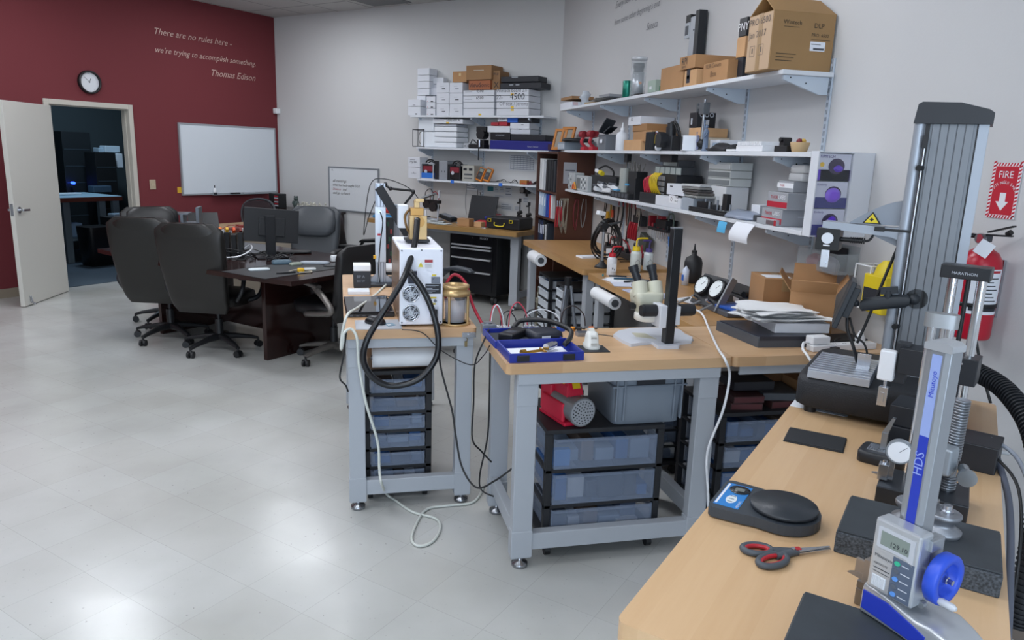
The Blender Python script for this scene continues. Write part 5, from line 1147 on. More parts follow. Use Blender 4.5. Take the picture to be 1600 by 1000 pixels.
kstack(['flat white box, bottom of the left flat stack','flat white box, second from bottom in the left flat stack','flat white box marked with two numbers, third in the left flat stack','flat white box marked 4500, top of the left flat stack'],723.5,772,[169,159.5,149.5,140.5],KT+.001,V0=7.25,depth=.24,group=G1,
       texts=[(('#.02','f',.0,.0,.04,YELM),),(),(('6500','f',-.03,.03,.10,MARK),('#.004','f',-.19,.03,.1,mat('#7d8088',.5))),(('4500','f',-.03,.035,.10,MARK),('#.004','f',-.19,.04,.1,mat('#7d8088',.5)))])
kstack(['flat white box, bottom of the right flat stack','flat white box with faint pencil writing in the right flat stack','flat white box marked 4500, third in the right flat stack','flat white box with handwriting, top of the right flat stack'],775,826,[169,158.5,149,139],KT+.001,V0=7.24,depth=.26,group=G1,
       texts=[(('#.02','f',-.02,.05,.04,YELM),),(('OF test / Jeremy','f',-.17,.03,.38,mat('#6d7078',.5)),('#.02','f',-.02,.0,.04,YELM)),(('4500','f',-.03,.02,.19,MARK),('22-','f',-.21,.025,.08,MARK)),(('Wintech board 2.0','f',-.21,.035,.40,MARK),('#.02','f',-.02,.0,.04,YELM))])
ztopL=pV(748,140.5,7.25).z
kbox('small brown carton with a taped lid above the square cartons',707,729,111,pV(715,128.5,7.26).z+.002,7.28,.16,CARD,tape=False,name='cardboard_box',texts=(('#.03','f',-.01,.07,.03,mat('#c9b183',.5)),))
kbox('orange-brown box with a hand-painted brand name on the back top shelf',732,766,125,ztopL+.002,7.26,.2,mat('#a0603f',.7),name='cardboard_box',texts=(('ViewSonic','f',-.14,.03,.28,INK),))
kbox('large brown carton topping the hand-painted orange-brown box',728,768,101.5,pV(748,125,7.26).z+.002,7.26,.24,CARD2,name='cardboard_box',texts=(('#.008','f',-.07,.10,.14,mat('#b9b2a5',.5)),))
kbox('narrow brown box with black scribbles beside the painted one',767,781,110,ztopL+.002,7.30,.2,mat('#8f6c4b',.75),name='cardboard_box',texts=(('2A #','f',-.04,.16,.08,INK),('X','f',-.02,.02,.07,INK)))
zt=pV(800,139,7.24).z+.002
kbox('lower black case on the white boxes of the back top shelf',781,845,128.5,zt,7.27,.22,mat('#23262d',.5),name='equipment_case',cat='case',texts=(('#.008','f',-.14,.04,.05,LGREY),('#.008','f',-.06,.04,.05,LGREY)),bevel=.008)
kbox('upper black case on the white boxes of the back top shelf',782,841,118.5,pV(812,128.5,7.27).z+.002,7.28,.20,mat('#22252c',.5),name='equipment_case',cat='case',texts=(('#.008','f',-.10,.05,.08,LGREY),),bevel=.008)
# ---- back wall, middle shelf
t=thing('acrylic_cage','small open wire cage device at the left end of the back middle shelf','device','K',-5.93,7.34,KM)
mb=MB()
for x in(-.085,.085):
 for y in(-.05,.05):mb.cyl((x,y,0),(x,y,.215),.004,n=8)
for z in(.006,.205):
 for y in(-.05,.05):mb.bar((-.085,y,z),(.085,y,z),.01,.01)
 for x in(-.085,.085):mb.bar((x,-.05,z),(x,.05,z),.01,.01)
part(t,'frame',mb,mat('#3a3c40',.5))
mb=MB();mb.tube([(.03*math.cos(a),0,.11+.07*math.sin(a)) for a in[2*math.pi*k/12 for k in range(12)]],.003,6,close=True);mb.cyl((.04,0,.03),(.04,0,.12),.006);part(t,'wire_loop',mb,BLACK)
kbox('lower frosted white container on the back middle shelf',657,680,205.5,KM+.001,7.30,.2,mat('#dfe4ea',.5),name='plastic_bin',cat='bin',bevel=.012)
kbox('upper frosted white container on the back middle shelf',653,678,182.5,pV(668,205.5,7.30).z,7.30,.2,mat('#d9dfe6',.5),name='plastic_bin',cat='bin',bevel=.012)
z=KM+.001
for k in range(4):
 zt=KM+.001+.062*(k+1);kbox('white foam block, %s in the pile of four on the back middle shelf'%['bottom','second from bottom','third from bottom','top'][k],680,717,0,z,7.27,.24,mat('#e0e4ea',.6),ztop=zt,name='foam_block',cat='foam block',bevel=.012,group='white foam blocks');z=zt
kbox('flat white box marked with a part number on the white foam pile',676,723,186,z+.03,7.26,.24,WB,ztop=z+.085,texts=(('2606500 A','f',-.02,.025,.20,MARK),('#.003','f',-.2,.035,.15,MARK),('#.018','f',-.02,.0,.04,YELM)))
kbox('thin white foam sheet between foam pile and the marked flat box',681,716,0,z,7.28,.22,mat('#b8bdc6',.6),ztop=z+.028,name='foam_block',cat='foam block')
kbox('small grey power supply with two sockets on the back middle shelf',724,734,223,KM+.001,7.27,.12,mat('#a4a8ae',.5),name='power_supply',cat='power supply',texts=(('#.012','f',-.03,.02,.015,INK),('#.012','f',.012,.02,.015,INK)))
t=thing('camera_bracket','black geared bracket hanging over the front of the back middle shelf','bracket','K',-4.98,7.26,KM)
mb=MB();mb.box(-.08,.06,-.02,.10,0,.05);mb.box(-.03,.07,-.03,.07,.05,.10);mb.cyl((.02,-.04,.16),(.02,.06,.16),.055);mb.box(-.05,.08,-.02,.03,.19,.25);part(t,'body',mb,BLACK,.004)
mb=MB();mb.cyl((.0,-.035,-.13),(.0,-.035,.04),.006);mb.cyl((.015,-.04,.02),(.015,-.04,.10),.014,m=1);part(t,'spindle',mb,[INK,STEEL])
mb=MB();mb.box(-.17,-.09,-.0,.08,0,.05);mb.tube([(-.17,.04,.05),(-.13,.03,.10),(-.08,.04,.06)],.006);part(t,'clutter_motor',mb,BLACK,.003)
kbox('long dark blue printed carton at the right of the back middle shelf',765,862,219.5,KM+.001,7.25,.24,mat('#23277a',.4),texts=(('Rotary Sensor','f',.10,.03,.14,LGREY),('#.06','f',.36,.01,.10,mat('#3a1d3a',.5))),name='printed_carton')
zb=pV(813,219.5,7.25).z+.001
kbox('black printed carton with white lettering on the dark blue one',765.5,797,207,zb,7.26,.22,mat('#17181e',.4),texts=(('ULTRASONIC','f',-.06,.045,.12,LGREY),),name='printed_carton')
kbox('black carton right of the lettered one on the dark blue carton',797.5,852,210,zb,7.27,.22,mat('#1d1f26',.45),name='printed_carton')
zb=pV(781,207,7.26).z+.001
kbox('white flat box on the lettered black carton',761,796.5,196.5,zb,7.26,.2,WB)
kbox('narrow white box on the right black carton',797,828,201.5,pV(825,210,7.27).z+.001,7.27,.2,WB2,texts=(('#.008','f',-.02,.05,.04,MARK),))
kbox('long white flat box topmost right on the back middle shelf',796.5,827,191.5,pV(812,201.5,7.27).z+.001,7.27,.22,WB,texts=(('#.008','f',.02,.04,.03,MARK),))
zb=pV(779,196.5,7.26).z+.001
kbox('small red box, left of the two on the white flat box',766.5,778.5,190.5,zb,7.28,.1,mat('#a02531',.5))
kbox('small red box, right of the two on the white flat box',779,792,190,zb,7.28,.1,mat('#a82733',.5))
kbox('small white box with handwriting on the red boxes',777,792,184.5,pV(785,190,7.28).z+.001,7.28,.1,WB,texts=(('Quad','f',-.05,.015,.08,MARK),))
zb=pV(812,191.5,7.27).z+.001
kbox('blue cube carton high on the back middle shelf',792.5,808.5,178.5,zb,7.29,.14,mat('#2a62c0',.45))
kbox('black carton beside the blue cube carton',809,831,180,zb,7.29,.18,mat('#1f222a',.45))
# ---- back wall, lower shelf
kstack(['lower white box with handwriting at the left of the back lower shelf','upper white box with handwriting at the left of the back lower shelf'],637.5,656,[261,245],KL+.001,V0=7.25,depth=.16,texts=[(('~A~','f',-.04,.05,.08,mat('#7b7f88',.5)),),(('My #4 .','f',-.06,.05,.12,MARK),('#.004','f',-.06,.085,.08,MARK))])
def psu(label,px_l,px_r,pt,blue):
 t=thing('printer_frame',label,'device','K',(pV(px_l,265,7.28).x+pV(px_r,265,7.28).x)/2,7.34,KL);w=(pV(px_r,265,7.28).x-pV(px_l,265,7.28).x)/2;h=pV(px_l,pt,7.28).z-KL
 mb=MB();mb.box(-w,w,-.07,.08,0,.012)
 for x in(-w+.006,w-.006):
  for y in(-.064,.074):mb.box(x-.006,x+.006,y-.006,y+.006,.012,h*.82)
 mb.box(-w,w,-.07,.08,h*.82,h*.86);part(t,'frame',mb,mat('#2b2d33',.5) if not blue else mat('#b6bac2',.5),.001)
 mb=MB();mb.box(-w+.02,w-.02,-.05,.06,.06 if blue else .02,h*.75);part(t,'core',mb,mat('#191518',.5))
 mb=MB();mb.box(-w+.03,w-.03,-.056,-.0505,h*.42,h*.70,0);mb.cyl((-w*.3,-.058,h*.4),(-w*.3,-.054,h*.4),.022,m=1);part(t,'red_module',mb,[mat('#7e2432',.5),LGREY])
 if blue:mb=MB();mb.box(-w+.005,w-.005,-.068,.06,.012,.075);part(t,'blue_base',mb,mat('#2f6fc6',.4),.003)
 mb=MB();mb.tube([(-w*.7,0,h*.86),(-w*.4,0,h*1.0),(w*.3,0,h*1.02),(w*.8,0,h*.87)],.008,8);mb.tube([(-w*.5,.02,h*.86),(0,.02,h*.95),(w*.6,0,h*.86)],.007,8);part(t,'wiring',mb,BLACK)
psu('open frame device with blue base and red module on the back lower shelf',658,678,250,True)
kbox('narrow black device between the two open frames on the back lower shelf',679,685,251,KL+.001,7.28,.16,mat('#1a1b20',.5),name='device',cat='device')
kbox('grey sheet-metal power unit on the back lower shelf',685.5,699,250.5,KL+.001,7.27,.18,mat('#8e9299',.4),name='power_unit',cat='power unit',texts=(('#.02','f',-.02,.09,.006,INK),('#.02','f',.02,.09,.006,INK)))
psu('open frame device with dark base and red module on the back lower shelf',700,720,252,False)
kbox('bench power supply with two meters on the back lower shelf',722,741,258,KL+.001,7.27,.2,mat('#a5a49c',.5),name='bench_power_supply',cat='power supply',texts=(('#.028','f',-.07,.125,.05,INK),('#.028','f',.01,.125,.05,INK),('#.02','f',-.06,.07,.12,DGREY),('#.012','f',-.06,.03,.12,DGREY)))
for k,(x,la) in enumerate(((746.5,'left'),(758,'right'))):
 t=thing('multimeter','orange multimeter leaning on the back lower shelf, %s of two'%la,'multimeter','K',pV(x,270,7.30).x,7.31,KL,0,'orange multimeters')
 T=Matrix.Rotation(math.radians(-18),4,'X')@Matrix.Rotation(math.radians(14),4,'Y')
 mb=MB();mb.box(-.045,.045,-.018,.018,.012,.175);mb.v=[T@v for v in mb.v];part(t,'case',mb,mat('#cf7a1e',.5),.008)
 mb=MB();mb.box(-.034,.034,-.0215,-.0185,.03,.165,0);mb.box(-.027,.027,-.0225,-.0216,.12,.155,1);mb.cyl((0,-.022,.08),(0,-.026,.08),.018,m=2);mb.v=[T@v for v in mb.v];part(t,'front_panel',mb,[mat('#2b2c30',.5),mat('#7d867c',.3),DGREY],.001)
kbox('small wooden block on the back lower shelf',811,823,281,KL+.001,7.27,.06,mat('#a4682f',.6),name='wooden_block',cat='block')
for k,x in enumerate((817,827,836)):
 t=thing('clip_leads','tangle of %s crocodile clips on the back lower shelf'%['bright red','dark red','black and red'][k],'clip leads','K',pV(x,286,7.27).x,7.29,KL)
 rr=random.Random(k)
 for q in range(3):
  mb=MB();a=rr.uniform(0,3);mb.tube([(-.03*math.cos(a),-.02,.01),(.0,.01,.02+.01*q),(.03*math.cos(a),.02,.012)],.009,8);part(t,'clip',mb,mat(('#c52030','#701a22','#2a1a1e')[k],.5))
mb=MB();rr=random.Random(4)
P_=[(-.20,.0,.01)]+[(-.20+.045*k,rr.uniform(-.03,.05),rr.uniform(.008,.05)) for k in range(1,9)]+[(.2,0,.01)]
mb.tube(P_,.004,6);mb.tube([(p[0]*.9+.02,-p[1],p[2]*.8+.004) for p in P_],.003,6);solo('test_leads','tangled black test leads on the back lower shelf','test leads',mb,BLACK,'K',pV(785,282,7.3).x,7.32,KL)
for k,(x,y) in enumerate(((706.5,283),(782,287))):
 p=pV(x,y,7.238);mb=MB();mb.box(-.024,.024,-.0015,.0,-.024,.014);solo('tape_flag','blue tape flag on the back lower shelf edge, %s'%('left' if k==0 else 'right'),'tape',mb,mat('#2f6fd0',.5),'K',p.x,7.2395,KL-.008,0,0,'blue tape flags')
def kpaper(label,l,t_,r,b_,m=PAPER,name='paper_note',cat='paper',lines=0,V=CW,rows=None,group=None,grid=False):
 p0,p1=pV(l,t_,V),pV(r,b_,V);w=abs(p1.x-p0.x)/2;h=abs(p0.z-p1.z)/2
 t=thing(name,label,cat,'K',(p0.x+p1.x)/2,V-.0012,(p0.z+p1.z)/2-h,0,group)
 mb=MB();mb.box(-w,w,-.0015,.0,0,2*h);part(t,'sheet',mb,m)
 if lines:
  mb=MB();rr=random.Random(label)
  for k in range(lines):
   z=2*h*(1-(k+.8)/(lines+.6));x1=w*(.9 if grid else rr.uniform(.1,.85));mb.box(-w*.88,x1,-.0022,-.0016,z,z+2*h*.16/max(lines,2)*1.2)
  if grid:
   for k in range(8):x=-w*.88+k*w*.25;mb.box(x,x+.003,-.0022,-.0016,h*.15,2*h*.9)
  part(t,'print',mb,mat('#5a6272',.6))
 return t
kpaper('wall planner chart with blue grid on the back wall',796,241,836,268,mat('#c4c7cc',.7),'wall_chart','chart',8,grid=True)
kpaper('pair of printed notes low on the back wall',729,288,748,298,lines=2)
kpaper('teal square notice on the back wall over the leaning panel',762,291,771,299,mat('#2f7480',.6),'notice','notice')
for k,(l,t_,r,b_) in enumerate(((773,292,779,301),(781,292,788,301),(790,291,800,308),(773,304,788,309),(818,308,826,317),(783,317,802,330),(804,322,815,330))):
 kpaper('small printed slip on the back wall, '+['first in the row beside the teal notice','second in the row beside the teal notice','tall one with text blocks','with little symbols under the first two','by the black hand tools','with a faint diagram above the bench','under the black clamp on the wall'][k],l,t_,r,b_,mat('#c2c5ca',.7),lines=3,group=None)
# small whiteboard with writing
p0,p1=pV(514,261.5,CW-.02),pV(590.5,330,CW-.02)
t=thing('whiteboard','small framed whiteboard with handwritten notes on the white wall','whiteboard','K',(p0.x+pV(590.5,268,CW-.02).x)/2,CW,.86);w=abs(pV(590.5,268,CW-.02).x-p0.x)/2;h=.578
mb=MB();mb.box(-w,w,-.018,-.002,0,h);part(t,'board',mb,mat('#d6dade',.2))
mb=MB();mb.box(-w-.012,w+.012,-.024,-.001,-.012,.006);mb.box(-w-.012,w+.012,-.024,-.001,h-.006,h+.012);mb.box(-w-.012,-w+.006,-.024,-.001,.006,h-.006);mb.box(w-.006,w+.012,-.024,-.001,.006,h-.006);part(t,'frame',mb,mat('#8d9298',.4,.4))
mb=MB()
for k,(s,z,ww,m_) in enumerate((('all meetings',.38,.26,0),('what has he brought DLR',.325,.50,0),('Distance',.27,.15,1),('and',.27,.07,0),('and go to lunch',.215,.32,0))):
 mb.text(s,(-w+(.07 if s!='and' else .26),-.0195,z),XR,XU,w=ww,m=m_,shear=.3)
mb.text('A.',(-w+.05,-.0195,.53),XR,XU,w=.03,m=0);part(t,'handwriting',mb,[mat('#5b5550',.6),mat('#b0505a',.6)])
# ================================================================ BACK BENCH ITEMS
kz=.885
def kt(name,label,cat,px,py,V=None,z=kz,rz=0,group=None):
 P=toK(pz(px,py,z)) if V is None else Vector((pV(px,py,V).x,V,z))
 return thing(name,label,cat,'K',P.x,P.y,z,rz,group)
# tool chest
t=thing('tool_chest','black rolling tool chest with chrome drawer pulls under the back bench','tool chest','K',-4.80,7.20,0)
mb=MB();mb.box(-.33,.33,-.30,.24,.11,.815);part(t,'cabinet',mb,mat('#0f1014',.25),.004)
for k,(z0,z1) in enumerate(((.655,.80),(.545,.645),(.39,.535),(.15,.38))):
 mb=MB();mb.box(-.295,.27,-.309,-.3005,z0,z1);dr=part(t,'drawer',mb,mat('#121318',.22),.002)
 mb=MB();mb.box(-.29,.255,-.335,-.309,z1-.028 if k else z0-.0,z1-.012 if k else z0+.016);part(dr,'drawer_pull',mb,mat('#d9dce0',.3,.6),.002)
mb=MB();mb.text('HUSKY',(.10,-.3105,.745),XR,XU,w=.11);part(t,'lettering',mb,mat('#b9bcc2',.4))
mb=MB();mb.cyl((.0,-.3095,.755),(.0,-.313,.755),.007);part(t,'lock',mb,STEEL)
for x in(-.27,.27):
 for y in(-.25,.18):
  mb=MB();mb.cyl((x-.018,y,.05),(x+.018,y,.05),.05,n=22);mb.cyl((x-.02,y,.05),(x+.02,y,.05),.03,n=18,m=1);mb.box(x-.025,x+.025,y-.03,y+.03,.098,.11);part(t,'caster',mb,[BLACK,mat('#6e7074',.4)])
# carrying case with yellow latches
t=kt('carry_case','black carrying case with yellow latches and handle on the back bench','case',797,358,V=6.98)
mb=MB();mb.box(-.24,.20,-.13,.16,.002,.128);part(t,'shell',mb,mat('#16171b',.5),.012)
YL=mat('#d9c21f',.45)
for x in(-.19,.09):
 mb=MB();mb.box(x-.022,x+.022,-.137,-.131,.075,.080);mb.box(x-.022,x+.022,-.137,-.131,.105,.110);mb.box(x-.022,x-.016,-.137,-.131,.08,.105);mb.box(x+.016,x+.022,-.137,-.131,.08,.105);part(t,'latch',mb,YL,.001)
mb=MB();mb.tube([(-.12,-.14,.075),(-.115,-.145,.045),(-.08,-.15,.035),(-.02,-.15,.035),(.005,-.145,.045),(.01,-.14,.075)],.006,8);part(t,'handle',mb,YL)
# leaning dark panel
t=kt('display_panel','dark flat screen leaning against the wall on the back bench','screen',752,342,V=7.28)
T=Matrix.Rotation(math.radians(-12),4,'X')
mb=MB();mb.box(-.20,.18,-.01,.012,.003,.325);mb.v=[T@v+Vector((.05*max(0,v.z-.1)*1.2,0,0)) for v in mb.v];part(t,'panel',mb,mat('#24282c',.35),.004)
t=kt('canister','silver canister with a blue lid on the back bench','canister',766,342,V=7.14)
mb=MB();mb.lathe([(.05,0),(.052,.004),(.05,.07),(.0,.07)],n=24);part(t,'body',mb,STEEL)
mb=MB();mb.lathe([(.0,.0701),(.055,.071),(.068,.082),(.064,.10),(.0,.11)],n=24);part(t,'blue_lid',mb,mat('#232c8c',.4))
t=kt('metal_bracket','bent shiny metal bracket right of the blue-lidded canister','bracket',783,342,V=7.1)
mb=MB();mb.prism([(-.04,0),(.02,0),(.045,.13),(.0,.15),(-.05,.15),(-.05,.13),(.0,.125),(.01,.10)],-.03,.03,'y');part(t,'sheet',mb,CHROME,.001)
t=kt('red_pouch','red soft pouch on the back bench','pouch',754,347,V=7.0)
mb=MB();mb.loft([((0,0,z),(a,0,0),(0,b_,0),2.6) for z,a,b_ in((0,.10,.07),(.02,.115,.08),(.05,.09,.06),(.065,.05,.03))],24);part(t,'pouch',mb,mat('#b3202f',.5))
kk=[('small brown cardboard box on the front of the back bench',714,733,341,6.80,CARD,350,.10),('flat brown parcel beside the red pouch',740,752,346.5,6.86,CARDL,352,.08)]
for lab,a,b_,pt,V,m_,pb,d_ in kk:kbox(lab,a,b_,pt,kz+.001,V,d_,m_,pyb=pb,name='cardboard_box')
t=kt('foil_pack','small silver foil pack in front of the red pouch','packet',756,353,V=6.80)
mb=MB();mb.cb((0,0,.008),(.05,.03,.012),(0,.1,.3));mb.cb((.03,.01,.01),(.04,.02,.01),(0,-.3,-.4));part(t,'foil',mb,CHROME)
t=kt('oscilloscope_box','black angled device with a grey top on the back bench','device',700,342,V=7.05)
mb=MB();mb.cb((0,0,.055),(.19,.12,.045),(0,.25,0));part(t,'body',mb,BLACK,.004);mb=MB();mb.cb((.005,0,.081),(.14,.10,.006),(0,.25,0));part(t,'top_panel',mb,mat('#7c8088',.4));
t=kt('plastic_bag','pale blue plastic bag on the back bench','bag',728,343,V=7.10)
mb=MB();mb.loft([((.02*math.sin(z*90),0,z),(a,0,.01),(0,b_,0),2.2) for z,a,b_ in((0,.12,.09),(.012,.14,.10),(.03,.10,.07),(.045,.04,.03))],16);part(t,'bag',mb,mat('#4f8db8',.35))
for k,(x,y,w_,V) in enumerate(((672,348,.22,6.86),(690,350,.20,6.80),(665,342,.20,7.02),(684,346,.16,6.95))):
 t=kt('paper_stack','loose pale papers on the back bench behind the laser head, %s'%['front left','front right','back left','back right'][k],'papers',x,y,V=V,rz=.2*k-.3)
 for q in range(2):mb=MB();mb.cb((0,0,.003+.006*q),(w_,.14,.003),(0,0,.15*q));part(t,'sheet',mb,mat('#aab3ae' if q==0 else '#c3c9c9',.6))
t=kt('gantry_printer','bench-top gantry with black spools and red wires left on the back bench','machine',672,335,V=7.15)
mb=MB()
for x in(-.10,.12):mb.box(x-.008,x+.008,-.008,.008,0,.27)
mb.box(-.12,.14,-.012,.012,.12,.135);mb.box(-.14,.16,-.06,.06,0,.02);mb.box(.128,.145,-.01,.01,.27,.36);part(t,'frame',mb,LGREY,.001)
mb=MB();mb.cyl((-.03,-.05,.19),(-.03,.03,.19),.05);mb.cyl((.07,-.05,.16),(.07,.03,.16),.055);mb.box(-.09,.15,-.03,.03,.20,.24);part(t,'black_spools',mb,mat('#1d191b',.5),.003)
mb=MB();mb.cb((.0,-.02,.29),(.17,.1,.02),(0,-.35,0));part(t,'tilted_plate',mb,mat('#9b9fa3',.5))
mb=MB()
for k,c in enumerate(((-.02,.33),(.06,.30))):mb.tube([(c[0]-.06,0,.24),(c[0]-.05,0,c[1]),(c[0]+.02,0,c[1]+.04),(c[0]+.07,0,c[1]-.02),(c[0]+.06,0,.22)],.005,8,m=k)
part(t,'wires',mb,[BLACK,mat('#8c1f2b',.5)])
mb=MB();mb.cb((.0,-.08,.04),(.10,.06,.012),(0,0,.4));mb.cyl((0,-.08,.04),(-.01,-.08,.12),.012,m=1);part(t,'base_clutter',mb,[BLACK,WHITE])
for k,(x,y0_,y1_,la) in enumerate(((810,352,310,'left'),(824,357,316,'right'))):
 P=pV(x,y0_,7.38);h=pV(x,y1_,7.38).z-kz
 t=thing('bar_clamp','black bar clamp standing against the wall, %s of two'%la,'clamp','K',P.x,7.40,kz,0,'black bar clamps')
 mb=MB();mb.bar((0,0,0),(.0,0,h),.012,.008);mb.cyl((-.025,0,h*.45),(.025,0,h*.5),.022);mb.box(-.03,.03,-.015,.015,h*.28,h*.40);mb.box(-.035,.0,-.012,.012,h*.8,h*.86);mb.cyl((.0,0,h*.86),(0,0,h),.016);mb.cyl((.015,-.02,h*.1),(.015,-.02,h*.3),.013);part(t,'clamp_body',mb,BLACK,.002)
P=pV(822,297,CW-.02)
t=thing('wall_tape_dispenser','black and silver tape dispenser fixed to the back wall under the shelf','dispenser','K',P.x,CW-.002,P.z-.04)
mb=MB();mb.box(-.05,.06,-.07,-.001,.0,.07);mb.box(.03,.06,-.08,-.07,-.03,.06);part(t,'body',mb,BLACK,.004)
mb=MB();mb.cyl((-.02,-.072,.04),(-.02,-.085,.04),.03);part(t,'roll',mb,mat('#8f8f8c',.4,.5))
mb=MB();mb.tube([(pV(729,290,CW-.02).x,CW-.012,1.33),(pV(728,315,CW).x,CW-.012,1.1),(pV(731,335,CW).x,CW-.03,.95)],.003,6);mb.v=[Matrix.Rotation(-math.pi/4,3,'Z')@v for v in mb.v];world_solo('wall_cable','thin grey cable hanging on the back wall beside the leaning screen','cable',mb,mat('#7d8087',.5))
mb=MB();U_=lambda x,y:(pV(x,y,CW-.02).x,CW-.02,pV(x,y,CW-.02).z)
mb.tube([U_(747,289),U_(746,305),U_(742,322),U_(748,326),U_(753,318),U_(750,300)],.0035,6);mb.v=[Matrix.Rotation(-math.pi/4,3,'Z')@v for v in mb.v];world_solo('wall_cable','looped black cable hanging under the back lower shelf','cable',mb,mat('#3a3c42',.5))
t=thing('storage_bin','clear lidded tub on a chair-side stand left of the tool chest','tub','K',-5.42,6.62,.44)
mb=MB();mb.loft([((0,0,z),(a,0,0),(0,a*.8,0),5) for z,a in((0,.10),(.004,.115),(.10,.13),(.11,.135))],28);part(t,'tub',mb,mat('#b4bac2',.25,.4))
t2=thing('side_stand','dark low stand carrying the clear tub by the tool chest','stand','K',-5.42,6.62,0)
mb=MB();mb.box(-.15,.15,-.13,.13,.41,.438);mb.box(-.14,-.12,-.12,.12,0,.41);mb.box(.12,.14,-.12,.12,0,.41);part(t2,'stand_frame',mb,BLACK,.003)
# ================================================================ RIGHT (SHELF) WALL ITEMS
def sp(px,py,X=2.27):return pX(px,py,X)
def st(name,label,cat,px,z,X=2.25,py=None,rz=0,group=None):
 P=pX(px,py or 200,X);return thing(name,label,cat,'W',X,P.y,z,rz,group)
CB={'name':'cardboard_box'}
# ---- top shelf
Z=ZT+.001
sbox('white box with a red corner at the far end of the right top shelf',875,893,158.5,Z,2.16,.22,WB,texts=(('#.03','r',-.10,.02,.05,mat('#c9b0b4',.5)),))
sbox('thin brown carton on the white box at the far end of the right top shelf',876,893,149.5,ZT+.078,2.16,.22,CARD2,**CB)
t=st('plastic_bag','crumpled clear plastic bag on the right top shelf','bag',912,Z,2.20)
mb=MB();mb.loft([((.01*math.sin(z*70),.01*math.cos(z*90),z),(.05*q,.02*q,0),(-.01,.05*q,0),1.6) for z,q in((0,.8),(.02,1),(.05,.7),(.07,1.0),(.10,.9),(.13,.5))],12);part(t,'bag',mb,mat('#c3cad3',.25,alpha=.8))
for k,(px,w_,d_,c,r,z_) in enumerate(((938,.17,.20,'#9d8a6c',.3,0),(948,.19,.16,'#5e5a55',-.2,.022),(958,.15,.2,'#8b8d92',.1,.044))):
 mb=MB();mb.box(-w_/2,w_/2,-d_/2,d_/2,0,.020);mb.box(-w_/2+.02,w_/2-.02,-d_/2+.02,d_/2-.02,.02,.0215,1);ws('picture_frame','flat frame in the pile on the right top shelf, %s'%['bottom','middle','top'][k],'frame',mb,[mat(c,.6),DGREY],2.26,sp(px,150).y,ZT+.001+z_,r,.002,'flat frames on the right top shelf')
mb=MB();mb.lathe([(.0,0),(.038,0),(.040,.003),(.040,.128),(.037,.132),(.0,.132)],n=28);ws('teal_cylinder','teal metal cylinder on the right top shelf','cylinder',mb,mat('#157463',.3,.5),2.20,pX(980,150,2.20).y,Z)
t=st('tall_canister','tall silver cylinder inside a clear tube with a cap on the right top shelf','canister',996,Z,2.19,140)
mb=MB();mb.lathe([(.0,0),(.042,0),(.042,.20),(.0,.20)],n=28);part(t,'silver_body',mb,mat('#c2c5cb',.3,.8))
mb=MB();mb.lathe([(.0,.201),(.036,.201),(.036,.235),(.042,.236),(.042,.275),(.0,.275)],n=28);part(t,'dark_collar',mb,mat('#4a4b4c',.4,.5))
mb=MB();mb.lathe([(.056,.0),(.058,0),(.058,.30),(.056,.30),(.056,0)],n=28);part(t,'clear_tube',mb,mat('#dfe6ec',.05,alpha=.18))
mb=MB();mb.lathe([(.0,.301),(.06,.301),(.06,.325),(.0,.325)],n=28);part(t,'cap',mb,mat('#d3d6da',.2,.3))
mb=MB();mb.cyl((-.0,-.043,.11),(0,-.047,.11),.012,n=10);part(t,'orange_tag',mb,ORANGE);t.scale=(1,1,.86)
sbox('white and green circuit board box on the right top shelf',1012,1024,124,Z+.016,2.20,.16,mat('#9fb0a4',.4),texts=(('#.02','f',-.04,.02,.04,WHITE),('#.03','r',-.05,.01,.08,mat('#2f7a4a',.5))),name='board_box')
mb=MB();mb.box(-.09,.09,-.09,.09,0,.014);ws('black_board','black flat board under the circuit board box','board',mb,BLACK,2.24,sp(1018,130).y,Z,.05,.001)
sbox('plain brown carton standing left of the lettered one on the right top shelf',1033,1068,99,Z,2.15,.2,CARD,**CB)
sbox('brown carton with black tape strip below the RPI box',1069,1088,107,Z,2.145,.26,CARDL,texts=(('#.125','f',-.05,.02,.045,mat('#1d2230',.4)),('#.02','f',-.047,.045,.037,mat('#3b84c4',.4))),**CB)
sbox('brown carton lettered RPI on top of the taped carton',1062,1086,84,pX(1078,108,2.145).z+.002,2.135,.30,CARD,texts=(('RPI','f',-.07,.03,.07,INK),('lasers','f',-.07,.010,.06,mat('#5c4a38',.6))),**CB)
t=thing('linear_stage','tall linear stage with black rail leaning on the wall behind the cartons','linear stage','W',2.385,pX(1090,50,2.38).y,Z)
ztp=pX(1093,17,2.38).z-Z;
mb=MB();mb.box(-.03,.03,-.055,-.003,0,ztp);part(t,'black_rail',mb,mat('#1b1e24',.4),.002)
mb=MB();mb.box(-.028,.02,.0,.075,.0,ztp-.03);mb.cyl((-.029,.01,ztp-.12),(-.032,.01,ztp-.12),.005,m=1);part(t,'silver_plate',mb,[mat('#aeb3ba',.4,.5),INK],.002)
mb=MB();mb.box(-.03,.025,.08,.15,ztp-.16,ztp-.06);mb.box(-.03,.02,.07,.14,ztp-.06,ztp-.01,1);mb.box(-.0315,-.03,.09,.14,ztp-.14,ztp-.08,2);part(t,'motor',mb,[mat('#b9bec5',.4),BLACK,DGREY],.003)
mb=MB();mb.cyl((0,.11,ztp-.16),(0,.12,.1),.009);part(t,'motor_shaft',mb,BLACK)
sbox('brown carton with handwriting about cameras beside the two-tone pile on the right top shelf',1099,1137,92,Z,2.14,.23,CARD,texts=(('FLIR Camera','f',-.11,.08,.18,mat('#6b5138',.6)),('Box','f',-.05,.03,.07,mat('#6b5138',.6))),**CB)
sbox('black lower half of the tall two-tone carton beside the biggest carton',1147,1160,93,Z,2.20,.16,mat('#22252d',.5),ztop=ZT+.12,**CB)
